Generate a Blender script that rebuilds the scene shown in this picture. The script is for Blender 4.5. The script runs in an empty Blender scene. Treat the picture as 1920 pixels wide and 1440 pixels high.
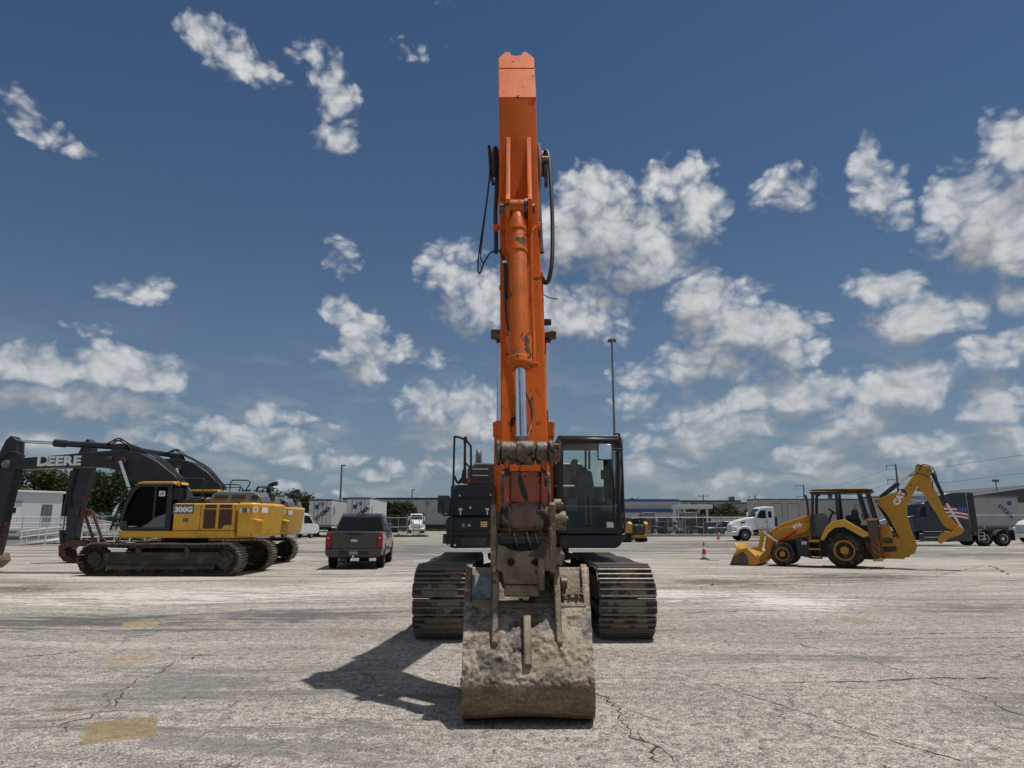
import bpy, bmesh, math, random
from mathutils import Vector, Matrix, Euler, noise
R = math.radians
random.seed(7)
S = bpy.context.scene
COL = S.collection
# ---------------------------------------------------------------- camera
F = 1331.0; PITCH = R(11.06); EYE = 1.6
cam = bpy.data.objects.new('camera', bpy.data.cameras.new('camera'))
COL.objects.link(cam); S.camera = cam
cam.location = (0, 0, EYE); cam.rotation_euler = (R(90) + PITCH, 0, 0)
cam.data.sensor_width = 36; cam.data.lens = 36 * F / 1920
cam.data.clip_start = 0.05; cam.data.clip_end = 6000
# ---------------------------------------------------------------- exposure and render settings
S.view_settings.view_transform = 'Standard'; S.view_settings.look = 'None'
S.view_settings.exposure = EXPOSURE = -0.06; S.view_settings.gamma = 1.0
S.render.engine = 'CYCLES'
S.cycles.max_bounces = 6; S.cycles.diffuse_bounces = 3; S.cycles.glossy_bounces = 3
S.cycles.transmission_bounces = 4; S.cycles.transparent_max_bounces = 16
S.cycles.caustics_reflective = False; S.cycles.caustics_refractive = False
S.cycles.sample_clamp_indirect = 6
# pixel of the 1920x1440 photograph -> direction / point
def ray(px, py):
    dx, dz = (px - 960) / F, (720 - py) / F
    return Vector((dx, math.cos(PITCH) - math.sin(PITCH) * dz, math.sin(PITCH) + math.cos(PITCH) * dz))
def P(px, py, Y):
    d = ray(px, py); t = Y / d.y
    return Vector((d.x * t, Y, EYE + d.z * t))
def G(px, py, z=0.0):
    d = ray(px, py); t = (z - EYE) / d.z
    return Vector((d.x * t, d.y * t, z))
# ---------------------------------------------------------------- sun
SUNV = Vector((0.258, 0.102, 1.0)).normalized()      # direction towards the sun
sun = bpy.data.objects.new('sun', bpy.data.lights.new('sun', 'SUN'))
COL.objects.link(sun)
sun.data.energy = 4.3; sun.data.angle = R(0.53); sun.data.color = (1.0, 0.95, 0.88)
sun.rotation_euler = SUNV.to_track_quat('Z', 'Y').to_euler()
sun.location = (40, 30, 90)
# ---------------------------------------------------------------- world: Nishita sky with procedural cumulus
W = bpy.data.worlds.new('World'); S.world = W; W.use_nodes = True
nt = W.node_tree; nt.nodes.clear()
def wn(t, tree=None, **kw):
    n = (tree or nt).nodes.new(t)
    for k, v in kw.items(): setattr(n, k, v)
    return n
def wmath(op, a, b=None, c=None, tree=None, clamp=False):
    tr = tree or nt
    n = tr.nodes.new('ShaderNodeMath'); n.operation = op; n.use_clamp = clamp
    for i, s in enumerate((a, b, c)):
        if s is None: continue
        if isinstance(s, (int, float)): n.inputs[i].default_value = s
        else: tr.links.new(s, n.inputs[i])
    return n.outputs[0]
sky = wn('ShaderNodeTexSky', sky_type='NISHITA', sun_disc=False)
sky.sun_elevation = math.asin(SUNV.z); sky.sun_rotation = math.atan2(SUNV.x, SUNV.y)
sky.altitude = 10; sky.air_density = 1.0; sky.dust_density = 0.2; sky.ozone_density = 1.0
# clouds: (px, py, rx, ry, weight) read off the photograph as places on the sky
CL = [(385,62,48,40,.8),(430,105,58,46,.9),(480,140,46,34,.85),(585,100,46,30,.7),(610,140,34,36,.7),(625,190,38,44,.7),(630,240,40,46,.75),
 (45,215,48,36,.66),(88,250,50,30,.62),(148,283,30,16,.55),(0,172,22,14,.4),(793,92,26,26,.22),(642,485,28,38,.5),(272,543,66,26,.62),
 (160,622,46,15,.38),(648,580,40,28,.9),(685,610,42,36,.9),(690,655,58,50,1),(648,668,42,22,.9),(690,702,48,28,.9),(745,655,34,28,.8),
 (812,675,48,20,.5),(860,470,48,28,.8),(850,520,66,42,.9),(900,570,80,62,1),(1060,590,125,58,1),(1000,540,70,50,.9),(1100,375,66,66,1.1),(1150,430,120,84,1.2),
 (1195,490,105,60,1.1),(1280,340,76,46,.9),(1312,400,64,64,1),(1055,440,60,80,1.1),(1465,358,74,38,.85),(1625,300,32,44,.9),
 (1650,360,52,48,1),(1682,402,42,30,.8),(1850,410,120,104,1.2),(1905,300,66,100,1.1),(1790,440,76,48,1),(1910,470,86,66,1.1),
 (1318,560,66,50,1.1),(1370,612,104,58,1.15),(1452,618,88,52,1.1),(1482,662,72,38,1),(1330,672,86,44,1),(1290,700,80,28,.8),
 (1195,705,50,26,.75),(1410,696,70,24,.7),(1660,540,66,40,1),(1720,600,108,50,1.1),(1792,588,62,38,.9),(1852,656,76,38,1),(1912,640,54,32,1),
 (1900,560,44,30,.9),(1510,735,92,40,1.05),(1702,722,98,54,1.1),(1650,742,86,34,1),(1300,792,78,42,.9),(1372,792,96,46,.95),(1400,748,70,40,.9),
 (1330,832,120,32,.85),(1612,785,86,42,1),(1590,808,96,28,.9),(1700,832,115,30,.9),(1510,856,80,32,1.05),(1872,762,66,58,.9),(1900,820,70,44,.8),
 (1800,868,120,28,.7),(70,690,92,40,1.05),(220,696,118,42,1.1),(60,746,96,28,.95),(190,752,126,36,.95),(292,702,54,38,.95),(70,822,62,20,.8),
 (240,816,54,20,.75),(332,828,38,17,.75),(320,790,34,14,.5),(402,806,52,26,.8),(485,826,96,30,.95),(500,778,38,18,.8),(566,790,36,13,.7),
 (630,805,24,8,.6),(850,762,98,42,1),(890,800,95,30,.95),(838,828,46,24,.8),(545,866,46,13,.8),(640,860,44,15,.8),(470,893,40,11,.7),
 (536,912,26,11,.8),(586,921,22,9,.6),(735,876,30,15,.8),(712,890,38,10,.7),(795,886,22,12,.6),(840,872,56,22,.6),(655,925,24,7,.5),
 (1205,882,46,17,.7),(1250,862,70,20,.6),(1230,832,80,22,.6),(1352,897,58,19,.8),(1425,892,30,11,.6),(1415,931,40,8,.5),(1620,886,70,16,.6),
 (1190,760,40,26,.4),(1150,640,40,26,.5),(1400,540,50,22,.5)]
# clouds of the same sky out of frame, with more added to lift ambient light
rc = random.Random(3)
OUT = []
while len(OUT) < 34:
    az = rc.uniform(-180, 180); el = rc.choice([rc.uniform(1, 14), rc.uniform(6, 34), rc.uniform(20, 70)])
    if abs(az) < 62 and el < 66: continue
    if el > 60: el = 60
    s = 2.2 + el * 0.26
    OUT.append((R(az), R(el), R(s * rc.uniform(1.2, 2.6)) / math.cos(R(el)), R(s * rc.uniform(.6, 1.0)), rc.uniform(.7, 1.1)))
def azel(px, py):
    d = ray(px, py).normalized(); return math.atan2(d.x, d.y), math.asin(d.z)
BL = []
for (px, py, rx, ry, w) in CL:
    a, e = azel(px, py); a1, _ = azel(px + rx, py); _, e1 = azel(px, py - ry)
    BL.append((a, e, abs(a1 - a), abs(e1 - e), w))
BL += OUT
BL += [(R(170), R(13), R(17), R(7), 1.1), (R(-168), R(22), R(14), R(8), 1.1), (R(150), R(30), R(16), R(9), 1.0)]  # unseen clouds added behind the camera for the mirror to reflect
def cloud_group(name, blobs):
    grp = bpy.data.node_groups.new(name, 'ShaderNodeTree')
    grp.interface.new_socket('P', in_out='INPUT', socket_type='NodeSocketVector')
    grp.interface.new_socket('D', in_out='OUTPUT', socket_type='NodeSocketFloat')
    gi = grp.nodes.new('NodeGroupInput'); go = grp.nodes.new('NodeGroupOutput')
    acc = None
    for (a, e, ra, re, w) in blobs:
        ra *= 1.2; re *= 1.2; k = math.sqrt(w * 0.95)
        v = grp.nodes.new('ShaderNodeVectorMath'); v.operation = 'MULTIPLY_ADD'
        grp.links.new(gi.outputs[0], v.inputs[0])
        v.inputs[1].default_value = (k / ra, k / re, 0); v.inputs[2].default_value = (-a * k / ra, -e * k / re, 0)
        d = grp.nodes.new('ShaderNodeVectorMath'); d.operation = 'DOT_PRODUCT'
        grp.links.new(v.outputs[0], d.inputs[0]); grp.links.new(v.outputs[0], d.inputs[1])
        s = wmath('SUBTRACT', w * 0.95, d.outputs['Value'], tree=grp)
        acc = s if acc is None else wmath('MAXIMUM', acc, s, tree=grp)
    acc = wmath('MAXIMUM', acc, -1.1, tree=grp)
    grp.links.new(acc, go.inputs[0]); return grp
G_ALL = cloud_group('cloud_density', BL)
G_BIG = cloud_group('cloud_bulk', [b for b in BL if b[2] * b[3] > R(2.1) * R(1.25)])
tcw = wn('ShaderNodeTexCoord')
sp = wn('ShaderNodeSeparateXYZ'); nt.links.new(tcw.outputs['Generated'], sp.inputs[0])
az = wmath('ARCTAN2', sp.outputs[0], sp.outputs[1]); el = wmath('ARCSINE', sp.outputs[2])
cb = wn('ShaderNodeCombineXYZ'); nt.links.new(az, cb.inputs[0]); nt.links.new(el, cb.inputs[1])
PV = cb.outputs[0]
def vadd(a, b):
    n = wn('ShaderNodeVectorMath', operation='ADD'); nt.links.new(a, n.inputs[0])
    if isinstance(b, tuple): n.inputs[1].default_value = b
    else: nt.links.new(b, n.inputs[1])
    return n.outputs[0]
def vscale(a, k):
    n = wn('ShaderNodeVectorMath', operation='MULTIPLY'); nt.links.new(a, n.inputs[0]); n.inputs[1].default_value = k
    return n.outputs[0]
def wnoise(vec, sc, det, ro, dim='2D'):
    n = wn('ShaderNodeTexNoise', noise_dimensions=dim); n.inputs['Scale'].default_value = sc
    n.inputs['Detail'].default_value = det; n.inputs['Roughness'].default_value = ro
    nt.links.new(vec, n.inputs['Vector']); return n
wp = wnoise(PV, 15, 3, .5)
wv = vscale(vadd(wp.outputs['Color'], (-.5, -.5, 0)), (0.034, 0.026, 0))
PW = vadd(PV, wv)
def ginst(tree, v):
    g = wn('ShaderNodeGroup'); g.node_tree = tree; nt.links.new(v, g.inputs[0]); return g.outputs[0]
LOWF = wmath('MULTIPLY', wmath('EXPONENT', wmath('MULTIPLY', wmath('ABSOLUTE', el), -1 / R(11.0))), .85)
def puffs(v0, det):
    sc = vscale(v0, (1, 1.35, 0))
    n1 = wnoise(sc, 20, det, .52); n2 = wnoise(sc, 41, det - 2, .52)
    nm = wn('ShaderNodeMix'); nt.links.new(LOWF, nm.inputs[0]); nt.links.new(n1.outputs['Fac'], nm.inputs[2]); nt.links.new(n2.outputs['Fac'], nm.inputs[3])
    vr = wn('ShaderNodeTexVoronoi', voronoi_dimensions='2D', feature='F1')
    vr.inputs['Scale'].default_value = 40; vr.inputs['Detail'].default_value = 1.5; vr.inputs['Roughness'].default_value = .55; vr.normalize = True
    nt.links.new(sc, vr.inputs['Vector'])
    b = wmath('MULTIPLY_ADD', vr.outputs['Distance'], -1.5, .62)
    return wmath('MULTIPLY_ADD', nm.outputs[0], 1.9, wmath('ADD', b, -.95))
PW1 = vadd(PW, (0.014, 0.038, 0))
M0 = ginst(G_ALL, PW); M1 = wmath('MAXIMUM', ginst(G_BIG, PW1), wmath('SUBTRACT', M0, .15))
D0 = wmath('ADD', M0, wmath('SUBTRACT', puffs(PW, 8), .17))
GR = wmath('SUBTRACT', M0, M1)                      # > 0 on the sunlit upper side of a cloud, < 0 underneath
def mr(v, a, b, c=0.0, d=1.0, smooth=True):
    n = wn('ShaderNodeMapRange'); n.interpolation_type = 'SMOOTHSTEP' if smooth else 'LINEAR'
    nt.links.new(v, n.inputs['Value'])
    for k, x in (('From Min', a), ('From Max', b), ('To Min', c), ('To Max', d)): n.inputs[k].default_value = x
    return n.outputs['Result']
# light reaches a cloud from above right: bright crowns, grey undersides, thin edges bright
rel = wmath('SUBTRACT', D0, M0)
L2 = wmath('ADD', wmath('MULTIPLY', GR, 1.35), wmath('MULTIPLY', rel, .55))
thick = mr(D0, .1, 1.2, .26, 0.0)
lit = mr(wmath('ADD', L2, thick), -.66, .86)
wid = wmath('MULTIPLY_ADD', lit, -.25, 1.3)
alpha = mr(wmath('DIVIDE', D0, wid), .0, 1.0)
cr = wn('ShaderNodeValToRGB'); nt.links.new(lit, cr.inputs[0])
cr.color_ramp.elements[0].color = (.26, .272, .292, 1); cr.color_ramp.elements[1].color = (.74, .75, .765, 1)
e = cr.color_ramp.elements.new(.5); e.color = (.47, .485, .505, 1)
CLOUD_GAIN = 1.0; SKY_STRENGTH = 0.05
def rgbmul(a, col):
    n = wn('ShaderNodeMix', data_type='RGBA', blend_type='MULTIPLY'); n.inputs[0].default_value = 1
    nt.links.new(a, n.inputs[6]); n.inputs[7].default_value = (*col, 1); return n.outputs[2]
skyc = rgbmul(sky.outputs[0], SKYTINT := (.66, .86, 1.04))
cloudc = rgbmul(cr.outputs[0], tuple([CLOUD_GAIN / SKY_STRENGTH] * 3))
# thin veil of air towards the horizon, where far cumulus merge
veil = wmath('MULTIPLY', wmath('EXPONENT', wmath('MULTIPLY', wmath('ABSOLUTE', el), -1 / R(10.0))), .92)
veilc = tuple(c / SKY_STRENGTH for c in (.212, .268, .342))
def veiled(c, fac):
    m = wn('ShaderNodeMix', data_type='RGBA'); nt.links.new(fac, m.inputs[0]); nt.links.new(c, m.inputs[6]); m.inputs[7].default_value = (*veilc, 1); return m.outputs[2]
# low far-off stratus, thin and grey, close to the horizon
ns = wnoise(vscale(PW, (1, 3.2, 0)), 9, 6, .6)
low = wmath('MULTIPLY', mr(ns.outputs['Fac'], .46, .68, 0, .5), mr(el, R(1), R(17), 1.0, 0.0))
skl = wn('ShaderNodeMix', data_type='RGBA'); nt.links.new(low, skl.inputs[0]); nt.links.new(veiled(skyc, veil), skl.inputs[6]); skl.inputs[7].default_value = (*[c / SKY_STRENGTH for c in (.40, .425, .455)], 1)
mxw = wn('ShaderNodeMix', data_type='RGBA'); nt.links.new(alpha, mxw.inputs[0])
nt.links.new(skl.outputs[2], mxw.inputs[6]); nt.links.new(veiled(cloudc, wmath('MULTIPLY', veil, .45)), mxw.inputs[7])
bg = wn('ShaderNodeBackground'); bg.inputs[1].default_value = SKY_STRENGTH
nt.links.new(mxw.outputs[2], bg.inputs[0])
wo = wn('ShaderNodeOutputWorld'); nt.links.new(bg.outputs[0], wo.inputs[0])
W.cycles.sampling_method = 'MANUAL'; W.cycles.sample_map_resolution = 512
# ---------------------------------------------------------------- material helpers
def new_mat(name):
    m = bpy.data.materials.new(name); m.use_nodes = True
    return m, m.node_tree, m.node_tree.nodes['Principled BSDF']
class NT:
    """small helper round a node tree"""
    def __init__(s, t): s.t = t
    def n(s, ty, **kw):
        x = s.t.nodes.new(ty)
        for k, v in kw.items(): setattr(x, k, v)
        return x
    def l(s, a, b): s.t.links.new(a, b)
    def math(s, op, a, b=None, c=None, clamp=False):
        x = s.n('ShaderNodeMath', operation=op); x.use_clamp = clamp
        for i, v in enumerate((a, b, c)):
            if v is None: continue
            if isinstance(v, (int, float)): x.inputs[i].default_value = v
            else: s.l(v, x.inputs[i])
        return x.outputs[0]
    def noise(s, vec, sc, det=4, ro=.55, dist=0.0, dim='3D'):
        x = s.n('ShaderNodeTexNoise', noise_dimensions=dim)
        x.inputs['Scale'].default_value = sc; x.inputs['Detail'].default_value = det
        x.inputs['Roughness'].default_value = ro; x.inputs['Distortion'].default_value = dist
        if vec is not None: s.l(vec, x.inputs['Vector'])
        return x.outputs['Fac']
    def mr(s, v, a, b, c=0.0, d=1.0, smooth=True):
        x = s.n('ShaderNodeMapRange'); x.interpolation_type = 'SMOOTHSTEP' if smooth else 'LINEAR'
        s.l(v, x.inputs['Value'])
        for k, q in (('From Min', a), ('From Max', b), ('To Min', c), ('To Max', d)): x.inputs[k].default_value = q
        return x.outputs['Result']
    def mix(s, f, a, b, blend='MIX'):
        x = s.n('ShaderNodeMix', data_type='RGBA', blend_type=blend)
        if isinstance(f, (int, float)): x.inputs[0].default_value = f
        else: s.l(f, x.inputs[0])
        for i, v in ((6, a), (7, b)):
            if isinstance(v, tuple): x.inputs[i].default_value = (*v[:3], 1)
            else: s.l(v, x.inputs[i])
        return x.outputs[2]
    def vmul(s, v, k):
        x = s.n('ShaderNodeVectorMath', operation='MULTIPLY'); s.l(v, x.inputs[0]); x.inputs[1].default_value = k
        return x.outputs[0]
    def bump(s, h, strength, dist, nrm=None):
        x = s.n('ShaderNodeBump'); x.inputs['Strength'].default_value = strength; x.inputs['Distance'].default_value = dist
        s.l(h, x.inputs['Height'])
        if nrm is not None: s.l(nrm, x.inputs['Normal'])
        return x.outputs[0]
def paint(name, col, rough=.45, metal=0.0, var=.12, vs=2.0, dirt=None, chip=None, bump=0.0, bs=30.0, coat=0.0, coord='obj', spec=.5, streak=None):
    """worn paint: col with slow variation; dirt=(col, amount, scale); chip=(col, amount, scale)"""
    m, t, b = new_mat(name); k = NT(t)
    if coord == 'obj':
        tc = k.n('ShaderNodeTexCoord'); oi = k.n('ShaderNodeObjectInfo')
        ad = k.n('ShaderNodeVectorMath', operation='ADD'); k.l(tc.outputs['Object'], ad.inputs[0])
        mu = k.math('MULTIPLY', oi.outputs['Random'], 37.0); k.l(mu, ad.inputs[1]); v = ad.outputs[0]
    else:
        v = k.n('ShaderNodeNewGeometry').outputs['Position']
    n1 = k.noise(v, vs, 5)
    f = k.mr(n1, .3, .7, 1 - var, 1 + var, False)
    c = k.mix(1.0, col, f, 'MULTIPLY')
    r = k.mr(n1, .3, .7, max(.05, rough - .1), min(1, rough + .1), False)
    if dirt:
        dn = k.noise(v, dirt[2], 7, .65)
        df = k.mr(dn, .62 - .5 * dirt[1], .78 - .38 * dirt[1], 0, min(1, .35 + dirt[1] * .6))
        c = k.mix(df, c, dirt[0]); r = k.math('MAXIMUM', r, k.math('MULTIPLY', df, .85))
    if streak:
        sn = k.noise(k.vmul(v, (7, 7, .55)), 1.6, 6, .65)
        c = k.mix(k.mr(sn, .52, .68, 0, streak[1]), c, streak[0])
        sn2 = k.noise(k.vmul(v, (3, 3, 1.2)), .9, 4, .6)
        c = k.mix(k.mr(sn2, .5, .72, 0, streak[1] * .7), c, streak[2])
    if chip:
        cn = k.noise(v, chip[2], 6, .6, .3)
        cf = k.mr(cn, .70 - .35 * chip[1], .72 - .35 * chip[1])
        c = k.mix(cf, c, chip[0]); r = k.math('MAXIMUM', r, k.math('MULTIPLY', cf, .7))
    k.l(c, b.inputs['Base Color']); k.l(r, b.inputs['Roughness'])
    b.inputs['Metallic'].default_value = metal; b.inputs['Coat Weight'].default_value = coat
    b.inputs['Specular IOR Level'].default_value = spec
    if bump:
        k.l(k.bump(k.noise(v, bs, 6, .6), min(1, bump), .01), b.inputs['Normal'])
    return m
def flat(name, col, rough=.5, metal=0.0, spec=.5):
    return paint(name, col, rough, metal, var=.06, vs=6, spec=spec)
def glass(name, tint, refl=.12, rough=.02, ior=1.45):
    m, t, b = new_mat(name); k = NT(t); t.nodes.remove(b)
    tr = k.n('ShaderNodeBsdfTransparent'); tr.inputs[0].default_value = (*tint, 1)
    gl = k.n('ShaderNodeBsdfGlossy'); gl.inputs['Roughness'].default_value = rough; gl.inputs[0].default_value = (.9, .95, .95, 1)
    fr = k.n('ShaderNodeFresnel'); fr.inputs[0].default_value = ior
    f = k.math('ADD', fr.outputs[0], refl * .4, clamp=True)
    mx = k.n('ShaderNodeMixShader'); k.l(f, mx.inputs[0]); k.l(tr.outputs[0], mx.inputs[1]); k.l(gl.outputs[0], mx.inputs[2])
    k.l(mx.outputs[0], t.nodes['Material Output'].inputs[0])
    return m
# ---------------------------------------------------------------- mesh helpers
class MB:
    def __init__(s): s.v = []; s.f = []
    def add(s, vs, fs):
        o = len(s.v); s.v += [Vector(p) for p in vs]; s.f += [tuple(i + o for i in f) for f in fs]; return s
    def box(s, c, d, rot=None, taper=None):
        x, y, z = d[0] / 2, d[1] / 2, d[2] / 2
        vs = [Vector((i * x, j * y, k * z)) for k in (-1, 1) for j in (-1, 1) for i in (-1, 1)]
        if taper:
            for p in vs[4:]: p.x *= taper[0]; p.y *= taper[1]
        M = Euler(rot).to_matrix() if rot is not None else Matrix.Identity(3)
        return s.add([M @ p + Vector(c) for p in vs], [(0, 2, 3, 1), (4, 5, 7, 6), (0, 1, 5, 4), (2, 6, 7, 3), (0, 4, 6, 2), (1, 3, 7, 5)])
    def bx(s, x0, x1, y0, y1, z0, z1):
        return s.box(((x0 + x1) / 2, (y0 + y1) / 2, (z0 + z1) / 2), (x1 - x0, y1 - y0, z1 - z0))
    def prism(s, pts, a, b, axis='x', inset=None):
        """pts: outline in the plane normal to axis; a,b: extents along axis. axis x: pts=(y,z); y: pts=(x,z); z: pts=(x,y)"""
        n = len(pts)
        def mk(p, q): return {'x': (q, p[0], p[1]), 'y': (p[0], q, p[1]), 'z': (p[0], p[1], q)}[axis]
        ar = sum(pts[i][0] * pts[(i + 1) % n][1] - pts[(i + 1) % n][0] * pts[i][1] for i in range(n))
        if ar < 0: pts = pts[::-1]
        vs = [mk(p, a) for p in pts] + [mk(p, b) for p in pts]
        fs = [tuple(range(n))[::-1], tuple(range(n, 2 * n))] + [(i, (i + 1) % n, n + (i + 1) % n, n + i) for i in range(n)]
        if axis == 'y': fs = [f[::-1] for f in fs]
        return s.add(vs, fs)
    def cyl(s, p0, p1, r0, r1=None, n=16, cap=True):
        p0, p1 = Vector(p0), Vector(p1); r1 = r0 if r1 is None else r1
        w = (p1 - p0).normalized(); u = w.orthogonal().normalized(); v = w.cross(u)
        vs = []
        for p, r in ((p0, r0), (p1, r1)):
            vs += [p + (u * math.cos(2 * math.pi * i / n) + v * math.sin(2 * math.pi * i / n)) * r for i in range(n)]
        fs = [(i, (i + 1) % n, n + (i + 1) % n, n + i) for i in range(n)]
        if cap: fs += [tuple(range(n))[::-1], tuple(range(n, 2 * n))]
        return s.add(vs, fs)
    def lathe(s, p0, axis, prof, n=20, cap=True):
        """prof: (t along axis, radius)"""
        p0 = Vector(p0); w = Vector(axis).normalized(); u = w.orthogonal().normalized(); v = w.cross(u)
        vs = []; fs = []
        for (t, r) in prof:
            vs += [p0 + w * t + (u * math.cos(2 * math.pi * i / n) + v * math.sin(2 * math.pi * i / n)) * r for i in range(n)]
        for j in range(len(prof) - 1):
            fs += [(j * n + i, j * n + (i + 1) % n, (j + 1) * n + (i + 1) % n, (j + 1) * n + i) for i in range(n)]
        if cap:
            fs += [tuple(range(n))[::-1], tuple(range((len(prof) - 1) * n, len(prof) * n))]
        return s.add(vs, fs)
    def tube(s, pts, r, n=8, cap=True, smooth=True):
        pts = [Vector(p) for p in pts]
        if smooth and len(pts) > 2:      # Catmull-Rom
            q = []
            e = [pts[0] * 2 - pts[1]] + pts + [pts[-1] * 2 - pts[-2]]
            for i in range(1, len(e) - 2):
                for k in range(5):
                    t = k / 5
                    q.append(.5 * ((2 * e[i]) + (e[i + 1] - e[i - 1]) * t + (2 * e[i - 1] - 5 * e[i] + 4 * e[i + 1] - e[i + 2]) * t * t + (3 * e[i] - e[i - 1] - 3 * e[i + 1] + e[i + 2]) * t ** 3))
            pts = q + [pts[-1]]
        u = (pts[1] - pts[0]).orthogonal().normalized(); vs = []; fs = []
        for i, p in enumerate(pts):
            w = (pts[min(i + 1, len(pts) - 1)] - pts[max(i - 1, 0)]).normalized()
            u = (u - w * u.dot(w)).normalized(); v = w.cross(u)
            vs += [p + (u * math.cos(2 * math.pi * k / n) + v * math.sin(2 * math.pi * k / n)) * r for k in range(n)]
        for j in range(len(pts) - 1):
            fs += [(j * n + i, j * n + (i + 1) % n, (j + 1) * n + (i + 1) % n, (j + 1) * n + i) for i in range(n)]
        if cap: fs += [tuple(range(n))[::-1], tuple(range((len(pts) - 1) * n, len(pts) * n))]
        return s.add(vs, fs)
    def grid(s, rows):
        """rows: list of equal-length lists of points"""
        m = len(rows[0]); vs = [p for r in rows for p in r]
        return s.add(vs, [(j * m + i, j * m + i + 1, (j + 1) * m + i + 1, (j + 1) * m + i) for j in range(len(rows) - 1) for i in range(m - 1)])
    def xf(s, M):
        s.v = [M @ p for p in s.v]; return s
    def mesh(s, name, mat, off=None, angle=35, fix=False):
        me = bpy.data.meshes.new(name)
        vs = s.v if off is None else [p - off for p in s.v]
        me.from_pydata([tuple(p) for p in vs], [], s.f)
        if fix:
            bm = bmesh.new(); bm.from_mesh(me); bmesh.ops.recalc_face_normals(bm, faces=bm.faces[:]); bm.to_mesh(me); bm.free()
        me.shade_smooth(); me.set_sharp_from_angle(angle=R(angle))
        if mat: me.materials.append(mat)
        return me
    def build(s, name, mat, parent=None, bev=0.0, seg=2, angle=35, world=False, fix=False, kind=None):
        off = None
        if world and parent is not None:
            off = Vector(parent.location) if parent.parent is None else Vector(parent.parent.location)
        o = bpy.data.objects.new(name, s.mesh(name, mat, off, angle, fix)); COL.objects.link(o)
        if parent is not None: o.parent = parent
        if bev:
            md = o.modifiers.new('bevel', 'BEVEL'); md.width = bev; md.segments = seg; md.limit_method = 'ANGLE'; md.angle_limit = R(30); md.harden_normals = False
        if kind: o['kind'] = kind
        return o
def tag(o, label, cat, group=None):
    o['label'] = label; o['category'] = cat
    if group: o['group'] = group
    return o
def thing(name, label, cat, loc=(0, 0, 0), rz=0.0, group=None):
    o = bpy.data.objects.new(name, None); COL.objects.link(o); o.location = loc; o.rotation_euler = (0, 0, rz)
    o.empty_display_size = .3
    return tag(o, label, cat, group)
def copy_tree(o, parent=None):
    c = o.copy(); COL.objects.link(c); c.parent = parent
    for ch in list(o.children): copy_tree(ch, c)
    return c
def link_copy(src, parent, M=None, name=None):
    c = bpy.data.objects.new(name or src.name.split('.')[0], src.data); COL.objects.link(c); c.parent = parent
    if M is not None: c.matrix_local = M
    return c
def text(name, body, size, mat, parent, M, depth=.004, bold=0.0, shear=0.0, sx=1.0, spacing=1.0):
    cu = bpy.data.curves.new(name, 'FONT'); cu.body = body; cu.size = size; cu.extrude = depth / 2; cu.offset = bold
    cu.align_x = 'CENTER'; cu.align_y = 'CENTER'; cu.shear = shear; cu.space_character = spacing; cu.resolution_u = 3
    tmp = bpy.data.objects.new('tmp', cu); COL.objects.link(tmp)
    dg = bpy.context.evaluated_depsgraph_get()
    me = bpy.data.meshes.new_from_object(tmp.evaluated_get(dg)); me.name = name
    bpy.data.objects.remove(tmp)
    me.transform(Matrix.Diagonal((sx, 1, 1, 1)))
    me.materials.clear(); me.materials.append(mat)
    o = bpy.data.objects.new(name, me); COL.objects.link(o); o.parent = parent; o.matrix_local = M
    return o
def frame(pos, xdir, ydir):
    """matrix whose local X, Y point along xdir, ydir (flat print lies in XY, facing +Z)"""
    x = Vector(xdir).normalized(); y = Vector(ydir); y = (y - x * y.dot(x)).normalized(); z = x.cross(y)
    M = Matrix((x, y, z)).transposed().to_4x4(); M.translation = Vector(pos); return M
def arc(cx, cy, r, a0, a1, n):
    return [(cx + r * math.cos(R(a0 + (a1 - a0) * i / n)), cy + r * math.sin(R(a0 + (a1 - a0) * i / n))) for i in range(n + 1)]
def rrect(x0, x1, y0, y1, r, n=4):
    return arc(x1 - r, y1 - r, r, 0, 90, n) + arc(x0 + r, y1 - r, r, 90, 180, n) + arc(x0 + r, y0 + r, r, 180, 270, n) + arc(x1 - r, y0 + r, r, 270, 360, n)
# ---------------------------------------------------------------- shared materials
DUST = (.30, .26, .20)
m_orange = paint('orange_paint', (.66, .128, .016), .5, var=.10, vs=1.3, dirt=((.24, .085, .03), .22, 1.6), chip=((.06, .035, .022), .20, 4.5), bump=.15, bs=22, spec=.12, streak=((.30, .060, .014), .55, (.62, .17, .05)))
m_orange_cyl = paint('chipped_orange_cylinder', (.62, .128, .018), .5, var=.12, vs=2, dirt=((.26, .09, .035), .3, 3), chip=((.075, .048, .03), .36, 3.2), bump=.2, bs=24, spec=.15, streak=((.30, .060, .014), .5, (.62, .19, .07)))
m_orange_dirty = paint('orange_paint_grimy', (.42, .075, .030), .55, var=.2, vs=3, dirt=((.10, .06, .042), .45, 4), chip=((.022, .016, .012), .32, 5), bump=.5, bs=24)
m_steel_mud = paint('worn_muddy_steel', (.165, .125, .092), .62, metal=.25, var=.25, vs=5, dirt=((.27, .215, .15), .5, 5), chip=((.07, .05, .038), .24, 5), bump=.8, bs=40)
m_steel_rub = paint('rubbed_steel', (.21, .155, .115), .5, metal=.45, var=.3, vs=9, dirt=((.11, .07, .045), .5, 6), chip=((.36, .33, .3), .30, 16), bump=.5, bs=50)
m_grease = paint('greasy_joint', (.075, .055, .042), .45, var=.3, vs=7, dirt=((.22, .16, .11), .42, 9), chip=((.012, .01, .009), .42, 10), bump=.6, bs=40)
m_chrome = flat('chrome_rod', (.75, .76, .78), .2, 1.0)
m_black = paint('black_plastic', (.020, .021, .023), .5, var=.2, vs=4, dirt=((.10, .09, .075), .12, 3), bump=.1, bs=60)
m_darkgrey = paint('charcoal_paint', (.045, .047, .050), .45, var=.12, vs=3, dirt=((.14, .12, .10), .16, 3), bump=.05)
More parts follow.
